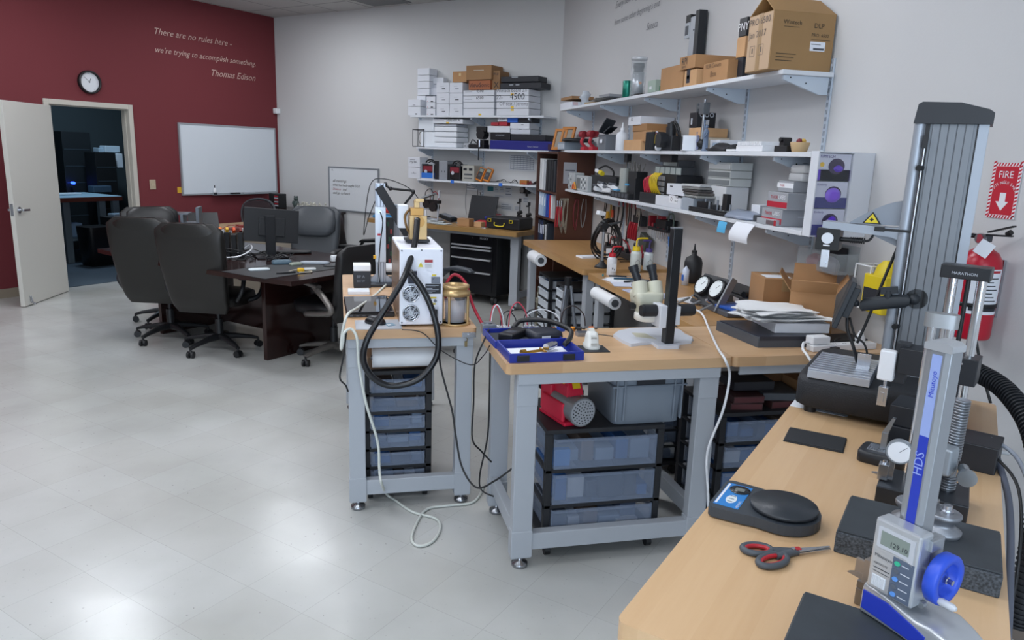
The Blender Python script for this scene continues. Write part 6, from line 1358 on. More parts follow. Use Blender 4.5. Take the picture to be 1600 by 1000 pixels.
sbox('tan middle of the two-tone carton pile beside the biggest carton',1149,1162,78,ZT+.121,2.20,.16,CARDL,ztop=ZT+.23,**CB)
sbox('black carton with big white letters topping the two-tone pile',1152,1164,57,ZT+.231,2.20,.16,mat('#1a1c22',.4),ztop=ZT+.33,texts=(('PNY','f',-.045,.03,.11,WHITE),),**CB)
t=thing('cardboard_box','largest brown carton with printed brand and model at the near end of the top shelf','box','W',2.245,3.545,Z,0)
BW=mat('#9c7a50',.7,noise=.04,scale=4);hx,hy,hh=.172,.112,.275
mb=MB();e=.005
mb.box(-hx,hx,-hy,hy,0,hh);part(t,'box_body',mb,BW,.002)
mb=MB()
q=[(-hx,-hy,hh),(hx,-hy,hh),(hx-.015,hy*.1,hh+.085),(-hx+.015,hy*.1,hh+.085)];q=[Vector(p) for p in q];mb.add(q+[p+Vector((0,.004,-.004)) for p in q],[(0,1,2,3),(7,6,5,4),(0,4,5,1),(1,5,6,2),(2,6,7,3),(3,7,4,0)])
part(t,'front_flap',mb,BW)
mb=MB();q=[(-hx,hy,hh),(hx,hy,hh),(hx-.015,hy*.15,hh+.087),(-hx+.015,hy*.15,hh+.087)];q=[Vector(p) for p in q];mb.add(q+[p+Vector((0,-.004,-.004)) for p in q],[(3,2,1,0),(4,5,6,7),(1,5,4,0),(2,6,5,1),(3,7,6,2),(0,4,7,3)])
part(t,'back_flap',mb,BW)
PR=mat('#3c3428',.6)
mb=MB();mb.text('Wintech',(-hx+.055,-hy-.002,.215),XR,XU,w=.10,m=0);mb.box(-hx+.06,-hx+.145,-hy-.0022,-hy-.0018,.202,.204);part(t,'brand_print',mb,PR)
mb=MB();mb.text('DLP',(.055,-hy-.002,.205),XR,XU,w=.055);mb.text('PRO  6500',(.045,-hy-.002,.165),XR,XU,w=.095);mb.box(.045,.15,-hy-.0022,-hy-.0018,.150,.152)
for k,w_ in enumerate((.11,.10,.09)):mb.box(-hx+.03,-hx+.03+w_,-hy-.0022,-hy-.0018,.075-k*.016,.078-k*.016)
part(t,'model_print',mb,PR)
mb=MB();mb.box(.042,.125,-hy-.0025,-hy-.0005,.098,.142,0);mb.box(.06,.12,-hy-.003,-hy-.0026,.103,.113,1);mb.box(.046,.10,-hy-.003,-hy-.0026,.128,.131,1);part(t,'label',mb,[PAPER,DGREY])
mb=MB();mb.box(-hx-.002,-hx-.0005,-hy+.004,hy-.004,.004,hh-.004);part(t,'side_print_panel',mb,mat('#b79c80',.6),label='paler printed side panel')
mb=MB();mb.box(-hx-.003,-hx-.0021,-.022,.015,.0,hh);part(t,'tape',mb,mat('#9a7d58',.3))
mb=MB();mb.text('PRO 6500',(-hx-.0035,.10,.225),(0,-1,0),XU,w=.19);mb.text('Jan 2017',(-hx-.0035,.10,.165),(0,-1,0),XU,w=.16)
for y in(.055,-.025):
 mb.box(-hx-.0035,-hx-.0031,y-.022,y+.022,.075,.077);mb.box(-hx-.0035,-hx-.0031,y-.022,y+.022,.125,.127);mb.box(-hx-.0035,-hx-.0031,y-.022,y-.020,.077,.125);mb.box(-hx-.0035,-hx-.0031,y+.020,y+.022,.077,.125);mb.box(-hx-.0035,-hx-.0031,y-.006,y+.004,.09,.115)
part(t,'handwriting',mb,mat('#6a5f58',.6))
# ---- middle shelf
Z=ZM+.001
t=thing('photo_frame','orange wooden frame leaning over the bookcase, left of two','frame','W',2.22,pX(868,238,2.2).y,1.752,-1.0,'orange leaning frames')
def leanframe(t,h,w):
 T=Matrix.Rotation(math.radians(-16),4,'X');mb=MB()
 mb.box(-w,-w+.028,-.01,.01,.004,h);mb.box(w-.028,w,-.01,.01,.004,h);mb.box(-w+.028,w-.028,-.01,.01,.004,.034);mb.box(-w+.028,w-.028,-.01,.01,h-.03,h);mb.v=[T@v for v in mb.v];part(t,'frame',mb,mat('#b9742a',.5),.002)
 mb=MB();mb.box(-w+.028,w-.028,-.002,.004,.034,h-.03);mb.v=[T@v for v in mb.v];part(t,'panel',mb,mat('#8c8478',.4))
leanframe(t,.23,.085)
t=thing('photo_frame','orange wooden frame leaning over the bookcase, right of two','frame','W',2.27,pX(878,238,2.25).y-.02,1.752,-1.0,'orange leaning frames');leanframe(t,.25,.085)
t=st('storage_dish','clear lidded organiser at the far end of the right middle shelf','organiser',892,Z,2.24,225)
mb=MB();mb.box(-.10,.10,-.12,.12,0,.075);part(t,'tray',mb,mat('#8d98a3',.3),.004)
mb=MB()
for k in range(4):mb.box(-.1015,-.1002,-.10+k*.055,-.06+k*.055,.01,.06)
part(t,'cells',mb,mat('#c9d0d6',.3))
t=st('black_disc','large black round lid lying on the clear organiser','lid',903,Z+.076,2.26,215)
mb=MB();mb.lathe([(.0,0),(.13,.0),(.155,.012),(.155,.022),(.13,.036),(.0,.040)],n=36);part(t,'disc',mb,mat('#16171a',.4))
for k,(px,py_) in enumerate(((915,215),(928,215))):
 t=st('spring_clamp','red clamp with black arms on the right middle shelf, %s'%('left' if k==0 else 'right'),'clamp',px,Z,2.20,215,.2,'red clamps')
 mb=MB();mb.box(-.035,.035,-.03,.03,.115,.165);mb.cyl((-.03,-.03,.14),(-.03,.03,.14),.03);part(t,'red_head',mb,REDD,.006)
 mb=MB();mb.tube([(-.02,0,.12),(-.04,0,.07),(.0,0,.03),(.04,0,.01)],.015,8);mb.box(-.03,.05,-.035,.035,0,.03);part(t,'red_jaw',mb,REDM,.004)
 mb=MB();mb.tube([(.03,0,.14),(.08,0,.12),(.12,0,.125)],.008,8);part(t,'arm',mb,BLACK)
t=st('grey_bin','grey bin with a tilted black visor on the right middle shelf','bin',953,Z,2.24,215)
mb=MB();mb.box(-.07,.07,-.09,.09,0,.13);mb.box(-.076,.076,-.096,.096,.118,.13);part(t,'bin',mb,mat('#666b72',.5),.004)
mb=MB();mb.box(-.0785,-.077,-.03,.03,.06,.09);part(t,'label',mb,PAPER)
mb=MB();mb.cb((-.01,.06,.20),(.10,.015,.14),(.6,.2,.2));mb.cb((.0,.0,.17),(.08,.10,.012),(-.5,0,.3));part(t,'visor',mb,mat('#2c3036',.4),.003)
def bottle(t,r,h,m,neck=True):
 mb=MB();mb.lathe([(.0,0),(r*.95,0),(r,.006),(r,h*.62),(r*.85,h*.72),(r*.35,h*.80),(r*.35,h*.84),(.0,h*.84)],n=24);part(t,'bottle',mb,m)
t=st('squeeze_bottle','white squeeze bottle with nozzle on the right middle shelf','bottle',972,Z,2.19,215);bottle(t,.048,.185,mat('#d9dde3',.35))
mb=MB();mb.cyl((0,0,.156),(0,0,.175),.018);mb.cyl((0,0,.175),(0,0,.215),.008,.003);part(t,'nozzle',mb,WHITE)
sbox('brown parcel, lowest and leftmost in the brown pile on the right middle shelf',974,1001,218,Z,2.15,.20,CARDL,**CB)
sbox('brown parcel with dark seam in the middle of the brown pile',989,1018,203,ZM+.066,2.16,.22,CARD,**CB)
sbox('brown parcel third up in the brown pile under the white box',988,1010,192.5,ZM+.136,2.16,.22,mat('#9c744c',.7),**CB)
sbox('long white box topping the brown pile on the right middle shelf',981,1000,181,ZM+.186,2.15,.27,WB,texts=(('5:2','f',-.06,.03,.04,MARK),))
t=st('circuit_stack','heap of black heat sinks and boards on the right middle shelf','electronics',1030,Z,2.20,215)
rr=random.Random(8)
mb=MB();mb.box(-.05,.03,-.02,.12,0,.13)
for k in range(8):mb.box(-.055,-.05,-.015+k*.017,-.007+k*.017,.005,.125)
part(t,'heat_sink',mb,mat('#26282c',.5),.001)
mb=MB()
for k in range(7):mb.cb((rr.uniform(-.04,.06),rr.uniform(-.22,.0),rr.uniform(.02,.08)),(rr.uniform(.04,.1),rr.uniform(.04,.09),rr.uniform(.01,.04)),(rr.uniform(-.3,.3),rr.uniform(-.3,.3),rr.uniform(0,3)),k%3)
part(t,'boards',mb,[BLACK,mat('#3c4046',.5),mat('#555a60',.5)],.001)
mb=MB()
for k,c in enumerate(('#9a8a2a','#8c3040','#cfd2d6')):mb.tube([(-.04,-.02-.02*k,.05),(-.05,-.06,.11+.01*k),(-.04,-.11,.09),(-.04,-.15,.05)],.004,6,m=k)
part(t,'wires',mb,[mat('#b09c30',.5),mat('#8c3a58',.5),LGREY])
t=st('camera','black camera-like device with cables on the right middle shelf','camera',1050,Z,2.20,215)
mb=MB();mb.box(-.05,.06,-.10,.08,.0,.10);mb.cyl((-.05,0,.07),(-.10,0,.07),.05);mb.cyl((0,.02,.10),(0,.02,.16),.035);mb.cyl((0,.02,.16),(0,.02,.185),.028);part(t,'body',mb,mat('#202328',.45),.006)
mb=MB();mb.tube([(0,.07,.10),(0,.06,.17),(0,-.02,.19),(0,-.09,.15),(.02,-.10,.05)],.007,8);mb.tube([(0,-.03,.10),(-.02,-.06,.18),(0,-.10,.10)],.006,8);part(t,'cables',mb,BLACK)
mb=MB();mb.cyl((-.045,.035,.02),(-.045,.055,.02),.02);ws('white_puck','small white puck at the foot of the black camera','puck',mb,WHITE,2.17,sp(1067,225).y+.03,Z)
t=st('small_speaker','small white box with a black front panel on the right middle shelf','speaker',1078,Z,2.17,222,-.35)
mb=MB();mb.box(-.05,.05,-.055,.055,0,.095);part(t,'case',mb,WPLAS,.004);mb=MB();mb.box(-.052,-.0505,-.045,.045,.008,.088);part(t,'front',mb,mat('#2b2d31',.5))
sbox('lower white and tan carton under the black box with icons',1076,1096,208,Z+.0,2.22,.19,mat('#d1c4b0',.6),ztop=ZM+.09,**CB)
sbox('upper tan carton under the black box with icons',1076,1094,195,ZM+.091,2.22,.19,CARDL,ztop=ZM+.148,**CB)
sbox('black box with white icons high on the right middle shelf',1077,1089,175,ZM+.150,2.23,.13,mat('#17191f',.35),texts=(('#.03','r',-.02,.02,.04,LGREY),('ooo','r',-.05,.065,.10,LGREY),('#.04','f',-.03,.02,.02,LGREY)),name='printed_carton')
t=st('rod_stand','grey holder clamped on a thin upright rod on the right middle shelf','stand',1098,Z,2.19,200)
mb=MB();mb.lathe([(0,0),(.035,0),(.035,.008),(0,.012)],n=20);mb.cyl((0,0,.01),(0,0,.31),.008);part(t,'rod',mb,mat('#a8abaf',.3,.8))
mb=MB();mb.box(-.022,.022,-.03,.03,.22,.29);mb.box(-.01,.01,.03,.085,.255,.275);mb.box(-.01,.01,.075,.09,.235,.29);part(t,'clamp',mb,mat('#53575c',.5),.003)
def figurine(label,px,h,c,z=Z,X=2.17,sc=1):
 t=st('figurine',label,'figurine',px,z,X,215,0)
 mb=MB();mb.zl([(0,.024,.024),(.012,.024,.024),(.014,.018,.017),(.05,.017,.016),(.10,.015,.013),(.125,.019,.014),(.135,.012,.010),(.145,.006,.006)],2.4,18)
 mb.sph((0,0,.155),(.0105,.0105,.014),12);mb.cyl((0,.0,.13),(.0,.0,.146),.006)
 mb.tube([(0,.016,.125),(-.005,.022,.15),(-.004,.024,.182)],.005,8);mb.cyl((-.004,.024,.18),(-.004,.024,.20),.005,.008,n=10);mb.tube([(0,-.016,.12),(-.012,-.018,.10),(-.018,-.008,.095)],.005,8);mb.cb((-.018,-.006,.10),(.006,.018,.028),(0,0,.2))
 k=h/.20;mb.v=[v*k for v in mb.v];part(t,'statuette',mb,mat(c,.5))
 return t
figurine('taller grey-blue statuette with a raised arm on the right middle shelf',1103,.185,'#64748c')
figurine('shorter grey-blue statuette on the right middle shelf',1091,.115,'#6f7590')
sbox('long white box low behind the statuettes',1108,1124,218,Z,2.24,.17,WB)
t=st('clear_vials','small clear plastic pieces beside the statuettes','plastic parts',1118,Z,2.18,224)
mb=MB()
for k in range(4):mb.cyl((0,-.04+k*.02,0),(0,-.04+k*.02,.05),.008,n=10)
part(t,'tubes',mb,mat('#9fb0c4',.2,alpha=.7))
mb=MB();mb.sph((0,0,.045),(.03,.035,.03));mb.cyl((0,0,0),(0,0,.02),.02);ws('black_ball','black rounded gadget between statuettes and cloth','gadget',mb,BLACK,2.19,sp(1114,224).y,Z)
t=st('dark_cloth','crumpled dark bag lying on the right middle shelf','bag',1138,Z,2.20,224)
mb=MB();mb.loft([((.0,y,.012+.012*math.sin(y*40)),(.06,0,0),(0,0,h_),2.4) for y,h_ in((-.15,.004),(-.12,.018),(-.05,.03),(.0,.022),(.06,.03),(.13,.016),(.16,.004))],16);mb.v=[Vector((v.x,v.y,max(v.z,.0005))) for v in mb.v];part(t,'cloth',mb,mat('#24252a',.7))
t=st('label_roll','white ribbed plastic tray of tubes on the right middle shelf','tube rack',1185,Z,2.20,226)
mb=MB();L_=(pX(1177,228,2.15).y-pX(1222,228,2.15).y)/2
mb.box(-.055,.05,-L_,L_,0,.03);mb.box(-.06,.0,L_,L_+.10,0,.012)
for k in range(16):y=-L_+.01+k*(2*L_-.02)/16;mb.box(-.058,.052,y,y+.011,.03,.052)
part(t,'rack',mb,mat('#e4e6ea',.4),.002)
t=st('toy_engine','small black mechanism at the near end of the right middle shelf','device',1230,Z,2.20,226)
mb=MB();mb.box(-.04,.04,-.06,.05,0,.03);mb.box(-.02,.02,-.0,.04,.03,.065);mb.cyl((-.03,.02,.06),(.03,.02,.06),.012);part(t,'mechanism',mb,BLACK,.002)
t=st('trinket_basket','small tan basket of colourful bits at the near end of the right middle shelf','basket',1250,Z,2.20,226)
mb=MB();mb.zl([(0,.03,.035),(.004,.032,.037),(.045,.042,.048),(.047,.040,.045)],2.5,22);part(t,'basket',mb,mat('#b59a72',.7))
mb=MB();rr=random.Random(2)
for k in range(8):mb.sph((rr.uniform(-.025,.025),rr.uniform(-.03,.03),.052),(.013,.013,.013),8,k%3)
part(t,'trinkets',mb,[mat('#352a66',.5),mat('#7c2730',.5),mat('#c7a24a',.5)])
for k,(px,py_,w_,h_,d_) in enumerate(((981,246,.03,.065,.04),(1045,250,.09,.05,.05))):
 P=pX(px,py_,2.20);mb=MB();mb.box(-d_/2,d_/2,-w_,w_,-h_/2 if k else-h_/2,h_/2);ws('junction_module',['small black box hanging under the right middle shelf','wide black box fixed under the right middle shelf'][k],'device',mb,BLACK,2.20,P.y,ZM-.023-h_/2,0,.003)
# ---- lower shelf
Z=ZL+.001
def meter(label,pl,pr,pt):
 y1,y0=pX(pl,285,2.16).y,pX(pr,285,2.16).y;h=pX(pr,pt,2.16).z-Z;w=(y1-y0)/2
 t=thing('bench_multimeter',label,'multimeter','W',2.21,(y0+y1)/2,Z,-math.pi/2)
 mb=MB();mb.box(-w,w,-.05,.05,0,h);part(t,'case',mb,mat('#aeb2b4',.5),.006)
 mb=MB();mb.box(-w+.02,-w*.25,-.0525,-.0505,h*.15,h*.85);part(t,'display',mb,mat('#6a7072',.3))
 mb=MB()
 for i in range(3):
  for j in range(4):mb.cyl((w*.0+i*w*.32,-.051,h*(.2+.2*j)),(w*.0+i*w*.32,-.055,h*(.2+.2*j)),.010,n=10,m=(i+j)%2)
 part(t,'knobs',mb,[mat('#5b6066',.5),mat('#d5d8da',.5)])
meter('white bench meter with many knobs at the far end of the right lower shelf',872,897,270)
meter('grey bench meter beside the white one on the right lower shelf',900,918,276)
t=st('clip_leads','orange and red crocodile leads between the two bench meters','clip leads',896,Z,2.15,295)
for k,c in enumerate(('#d4682a','#b8322a','#d49a3a')):mb=MB();mb.tube([(0,.03-.02*k,.008),(-.0,.02-.02*k,.05+.01*k),(.0,-.02-.015*k,.04),(.0,-.05-.01*k,.008)],.008,8);part(t,'lead',mb,mat(c,.5))
sbox('black instrument case with a carry handle on the right lower shelf',922,962,277,Z,2.20,.18,mat('#18191d',.5),name='instrument_case',cat='case',bevel=.004)
Pa,Pb=pX(930,277,2.25),pX(955,277,2.25)
mb=MB();mb.tube([(2.27,Pa.y,Z+.155),(2.27,Pa.y-.02,Z+.20),(2.27,(Pa.y+Pb.y)/2,Z+.235),(2.27,Pb.y+.02,Z+.20),(2.27,Pb.y,Z+.155)],.008,8);world_solo('case_strap','black strap arching over the instrument case','strap',mb,BLACK)
mb=MB();mb.cyl((0,.07,.02),(0,-.03,.008),.017,m=0);mb.cyl((0,-.03,.008),(0,-.09,-.003),.021,m=1);ws('marker_torch','yellow and white torch lying on the instrument case','torch',mb,[WHITE,mat('#d8c22c',.4)],2.215,sp(933,276,2.2).y,Z+.172,0)
rr=random.Random(13)
for k in range(4):
 mb=MB();mb.cb((0,0,.02),(.09,.13,.035),(.3*(k%2),.2,0));mb.cb((-.02,.02,.045),(.05,.07,.02),(.1,.3,.4),1);ws('white_gadget','white plastic gadget in the pile before the black case, %s'%['far left','upper left','middle','near right'][k],'gadget',mb,[mat('#d3d6db',.4),mat('#4c5058',.5)],2.17,sp(936+k*9,298,2.17).y,Z+.02+.03*(k%2),rr.uniform(-.5,.5),.005,'white gadgets')
t=st('tool_caddy','black desktop caddy full of drill bits and pens on the right lower shelf','tool caddy',982,Z,2.20,295)
mb=MB();mb.box(-.07,.08,-.18,.20,0,.045);mb.box(-.01,.08,-.17,.0,.045,.21);mb.box(-.03,.06,-.2,-.17,0,.16);part(t,'caddy',mb,BLACK,.003)
mb=MB()
for k in range(5):mb.box(-.072,-.07,-.16+k*.07,-.11+k*.07,.01,.04)
part(t,'small_drawers',mb,DGREY)
mb=MB();mb.cyl((.0,.10,.045),(.0,.10,.23),.04);part(t,'bit_cup',mb,mat('#9fa29d',.4))
mb=MB();rr=random.Random(6)
for k in range(9):x,y=.0+rr.uniform(-.02,.02),.10+rr.uniform(-.025,.025);mb.cyl((x,y,.20),(x+rr.uniform(-.01,.01),y+rr.uniform(-.01,.01),.27+rr.uniform(0,.03)),.003,n=6)
for k in range(10):x,y=.03+rr.uniform(-.03,.03),-.08+rr.uniform(-.06,.06);mb.cyl((x,y,.19),(x+rr.uniform(-.03,.03),y+rr.uniform(-.03,.03),.26+rr.uniform(0,.03)),.0035,n=6)
part(t,'bits_and_pens',mb,mat('#6c6a66',.5))
mb=MB();mb.box(-.02,.02,-.03,.03,.1,.115);mb.cb((-.06,.10,.06),(.03,.06,.008),(0,0,.2),0);part(t,'blue_card',mb,mat('#4f9ac8',.5))
t=st('plier_rack','wooden-black rack of red and yellow handled pliers on the right lower shelf','tool rack',1022,Z,2.19,295)
mb=MB();mb.box(-.04,.06,-.16,.16,0,.07);mb.box(.04,.06,-.16,.16,.07,.17);part(t,'rack',mb,mat('#1f2024',.5),.002)
for k in range(9):
 c='#b8213a' if k<4 else '#d1b21c';y=.14-k*.034;zt=.06+.02*min(k,5)
 mb=MB()
 for s in(-1,1):mb.tube([(-.01,y,.07),(-.015-.004*k,y+s*.010,.10+zt*.2),(-.02-.003*k,y+s*.011,.12+zt*.4),(-.01,y+s*.006,.15+zt*.4)],.0042,6)
 tool=part(t,'plier_handles',mb,mat(c,.4))
t=st('wall_organiser','dark parts cabinet with small drawers on the right lower shelf','parts cabinet',1052,Z,2.27,285)
w_=(pX(1034,285,2.2).y-pX(1058,285,2.2).y)/2
mb=MB();mb.box(-.06,.13,-w_-.05,w_,0,.205);part(t,'cabinet',mb,mat('#1e2025',.5),.003)
for i in range(2):
 for j in range(5):mb=MB();mb.box(-.066,-.0605,w_-.015-i*.055-.045,w_-.015-i*.055,.012+j*.038,.042+j*.038);part(t,'drawer',mb,mat('#8d9093',.4))
t=st('bin_row','row of clear front bins on top of the dark parts cabinet','bins',1050,Z+.206,2.27,262)
mb=MB();mb.box(-.05,.09,-w_-.06,w_+.05,0,.055)
for k in range(5):y=w_+.03-k*.085;mb.box(-.058,-.0505,y-.07,y,.004,.05,1)
mb.box(-.03,.09,-w_-.04,w_-.03,.0555,.10,0);mb.box(-.035,-.0305,-w_-.02,w_-.05,.06,.095,1);part(t,'bins',mb,[mat('#4a4c50',.4),mat('#9aa3a0',.3)],.002)
sbox('long white carton with a round logo on the right lower shelf edge',1023,1063,310,Z,2.135,.18,WB,texts=(('#.05','f',.02,.03,.13,WHITE),('FRG','f',.11,.065,.045,MARK),('Mini II','f',.11,.04,.045,MARK),('O','f',.045,.04,.03,mat('#5a3a3a',.5))))
sbox('white carton lying under the grey folders on the right lower shelf',1041,1068,291,ZL+.082,2.16,.22,WB,ztop=ZL+.155,texts=(('#.008','f',-.08,.05,.04,MARK),))
for k in range(5):
 mb=MB();w_=.13-.008*k;c=('#8e8f8c','#54504e','#3d3a3b','#7b7b7a','#b9bbbd')[k]
 mb.box(-.09,.10,-w_,w_,0,.014);ws('folder','flat grey-brown tray in the stack beside the white carton, %s'%['bottom','second up','middle','fourth up','top'][k],'tray',mb,mat(c,.4),2.24,sp(1092,300,2.2).y+.01*k,ZL+.083+k*.0165+.0,.08*(k-2),.003,'stack of flat trays')
for k in range(3):
 w_=(pX(1097,275,2.22).y-pX(1132,275,2.22).y)/2;mb=MB();mb.box(-.06,.08,-w_,w_,0,.045);mb.box(-.065,-.0605,-w_+.01,w_-.01,.006,.035,1)
 ws('clear_organiser','clear lidded organiser in the high pile on the right lower shelf, %s'%['bottom','middle','top'][k],'organiser',mb,[mat('#c5c9c8',.3),mat('#7d8284' if k<2 else '#d9dcdd',.3)],2.32,sp(1114,275,2.22).y,ZL+.165+k*.047,0,.004,'clear organisers')
sbox('white drawer unit under the clear organisers on the right lower shelf',1103,1134,291,Z,2.25,.15,mat('#cfd1d4',.5),ztop=ZL+.163,texts=(('#.07','f',-.06,.03,.11,mat('#bfc2c6',.4)),),name='drawer_unit',cat='drawer unit')
sbox('clear open box at the shelf edge next to the logo carton',1064,1082,317,Z,2.14,.14,mat('#b9c2cd',.3,alpha=.6),ztop=ZL+.08,name='clear_box')
t=st('allen_key_tray','long black tray of small steel tools on the right lower shelf','tool tray',1115,Z,2.18,330)
mb=MB();mb.box(-.045,.05,-.22,.24,0,.018);mb.box(-.045,-.035,-.22,.24,.018,.03);mb.cb((0,.12,.045),(.05,.08,.04),(0,0,.3));mb.cb((.01,.0,.04),(.04,.06,.03),(0,0,-.3));part(t,'tray',mb,BLACK,.002)
mb=MB();rr=random.Random(9)
for k in range(8):y=-.19+k*.05;mb.cyl((.0,y,.018),(.0,y,.05+rr.uniform(0,.04)),.007,n=8)
part(t,'posts',mb,mat('#858a91',.4,.7))
mb=MB();mb.box(-.01,.02,-.16,-.11,.03,.125);part(t,'black_block',mb,BLACK,.002)
t=st('bubble_bag','crumpled clear anti-static bag on the right lower shelf','bag',1163,Z,2.19,335)
mb=MB();mb.loft([((0,y,.018),(.05*q,0,.01),(0,0,.02*q),1.7) for y,q in((-.14,.3),(-.10,1),(-.04,1.5),(.02,1.2),(.08,1.6),(.14,.8),(.17,.2))],12);mb.v=[Vector((v.x,v.y,max(v.z,.0005))) for v in mb.v];part(t,'bag',mb,mat('#98a2b5',.2,alpha=.85))
mb=MB();mb.box(-.04,.05,-.06,.0,0,.035);ws('dark_case','dark small case in front of the clear bag','case',mb,mat('#3b3e45',.5),2.20,sp(1180,340,2.18).y,Z,.2,.004)
sbox('small white open box beside the printed red-band cartons',1173,1185,317,ZL+.001,2.22,.12,WB,ztop=ZL+.085,rz=.1)
mb=MB();mb.box(-.03,.03,-.09,.09,0,.03);mb.box(-.032,-.0305,-.07,.0,.004,.025,1);mb.box(-.032,-.0305,-.09,-.07,.0,.028,2);ws('sample_strip','small strip of clear vials before the red-band cartons','vials',mb,[mat('#a8adb3',.3),mat('#6c5f62',.4),REDM],2.16,pX(1200,345,2.14).y,Z,0,.002)
TB=mat('#9c9fa5',.5);TRED=mat('#b5253a',.45)
for k,(a,b_,pt,z0,z1,la) in enumerate(((1190,1222,326,ZL+.001,ZL+.084,'lower'),(1197,1228,300,ZL+.085,ZL+.168,'upper'))):
 y1,y0=pX(a,335,2.15).y,pX(b_,335,2.15).y;w_=(y1-y0)
 t=carton('red_band_carton',la+' grey carton with red band and lettering on the right lower shelf','box','W',2.15+.13,(y0+y1)/2,z0,w_,.26,z1-z0,-math.pi/2,TB,'grey cartons with a red band',(('THOR','f',-w_*.34,.05,w_*.36,TRED),('LABS','f',.01,.05,w_*.34,WHITE)),False,None,.002)
 mb=MB();mb.box(-w_/2-.0005,w_/2-.001,-.1315,-.1302,.008,.036);part(t,'red_band',mb,TRED)
 mb=MB();mb.box(w_/2+.0002,w_/2+.001,-.04,.09,.045,.050);part(t,'side_print',mb,LGREY)
sbox('grey carton with a small white label on the red-band cartons',1215,1239,286,ZL+.170,2.19,.22,TB,ztop=ZL+.225,texts=(('#.024','f',-.075,.02,.14,WHITE),('THOR','f',-.05,.026,.04,TRED)),name='grey_carton')
for k,(z0,d_,c) in enumerate(((ZL+.226,.20,'#c9cbcd'),(ZL+.266,.17,'#cfd1d2'),(ZL+.0,0,''))):
 if not d_:continue
 y1,y0=pX(1228+k*2,270,2.22).y,pX(1252+k*2,270,2.22).y;w_=(y1-y0)/2
 mb=MB();mb.zl([(0,.10,w_-.01),(.006,.105,w_),(.030,.105,w_),(.038,.10,w_-.006)],8,28);ws('plastic_clamshell','pale flat plastic case on the grey cartons, %s of two'%('lower' if k==0 else 'upper'),'plastic case',mb,mat(c,.3),2.32,(y0+y1)/2-.02,z0,0,0,'pale flat plastic cases')
mb=MB();mb.loft([((0,0,z),(a,0,0),(0,a*1.2,0),1.8) for z,a in((0,.06),(.008,.075),(.02,.05),(.026,.02))],14);ws('clear_film','clear crinkled film on the upper plastic case','film',mb,mat('#aab0b8',.1,alpha=.5),2.32,3.50,ZL+.3055,.2)
# things hanging from the lower shelf edge
def flag(label,l,t_,r,b_,m,curl=0,X=2.128,name='paper_note'):
 P0,P1=pX(l,t_,X),pX(r,b_,X);mb=MB();n_=8;vs=[]
 h=P0.z-P1.z
 for k in range(n_+1):
  q=k/n_;x=-curl*math.sin(q*2.2)*.5;z=-h*q
  for s in(-1,1):vs.append((x,s*abs(P0.y-P1.y)/2+.012*q,z))
 vs2=[(v[0]-.0012,v[1],v[2]) for v in vs];N_=len(vs)
 f=[(2*k,2*k+1,2*k+3,2*k+2) for k in range(n_)];f2=[tuple(N_+i for i in reversed(q)) for q in f]
 mb.add(vs+vs2,f+f2,0,True);return ws(name,label,'paper',mb,m,X,(P0.y+P1.y)/2,min(P0.z,ZL-.002),0)
flag('blue sticky note hanging from the right lower shelf edge',1124,345,1135,365,mat('#58b2e0',.6),.01)
flag('curling white paper strip hanging from the right lower shelf edge',1151,346,1177,382,PAPER,.07)
# ---- white glove dispenser with purple glove boxes
t=thing('glove_dispenser','white wall dispenser holding three purple nitrile glove boxes','dispenser','W',2.28,3.03,1.37)
mb=MB();mb.box(-.15,-.143,.0,.058,0,.39);mb.box(-.143,.148,.052,.058,0,.39);mb.box(-.143,.148,.0,.052,.0,.006);mb.box(.035,.148,.0,.052,.006,.39);mb.box(-.143,.035,.0,.052,.384,.39);part(t,'holder',mb,mat('#d7dbe2',.35),.001)
mb=MB();mb.box(-.142,.034,-.004,-.002,.01,.38);part(t,'clear_front',mb,mat('#e6ecf4',.04,alpha=.04))
PUR=mat('#5a2cc8',.4);PURL=mat('#8560dd',.4);NAVY=mat('#28307a',.4)
for k in range(3):
 z0=.010+k*.126
 b=thing('glove_box','purple nitrile glove box in the wall dispenser, %s of three'%['bottom','middle','top'][k],'glove box','W',2.28-.055,3.04,1.37+z0-.003,0,'purple glove boxes')
 mb=MB();mb.box(-.085,.085,.0,.040,0,.122);part(b,'carton',mb,mat('#ccd0e0',.4),.001)
 mb=MB();mb.box(-.0852,.0852,-.0012,-.0002,0,.05,0);
 if k==2:mb.box(-.07,.084,-.0012,-.0002,.0,.05,0)
 part(b,'purple_band',mb,PUR if k==2 else NAVY)
 mb=MB();mb.loft([((.01,-.0014-q,.065),(.042,0,0),(0,0,.036),2) for q in(0,.001)],28);part(b,'opening',mb,mat('#2a1840',.5))
 mb=MB()
 if k==1:mb.loft([((.008,-.003-.012*q,.06),(.040*s_,0,0),(0,0,.034*s_),2.2) for q,s_ in((0,1),(.6,.9),(1,.5))],20)
 elif k==2:mb.loft([((.02,-.003-.008*q,.055),(.026*s_,0,0),(0,0,.016*s_),1.8) for q,s_ in((0,1),(1,.5))],16)
 else:mb.tube([(.02,-.004,.07),(.0,-.03,.075),(-.03,-.036,.05),(-.045,-.034,.02),(-.06,-.032,-.01)],.016,10)
 part(b,'glove',mb,PURL if k==1 else mat('#5a2ec0',.4))
 mb=MB();mb.text('KIMTECH' if k==2 else 'Kimberly',(-.078,-.0016,.103),XR,XU,w=.075 if k==2 else .05);part(b,'lettering',mb,mat('#3a2a7c',.4))
 mb=MB();mb.cyl((-.066,-.0005,.072),(-.066,-.002,.072),.011,n=16);
 if k==2:part(b,'yellow_seal',mb,mat('#e0b82a',.5))
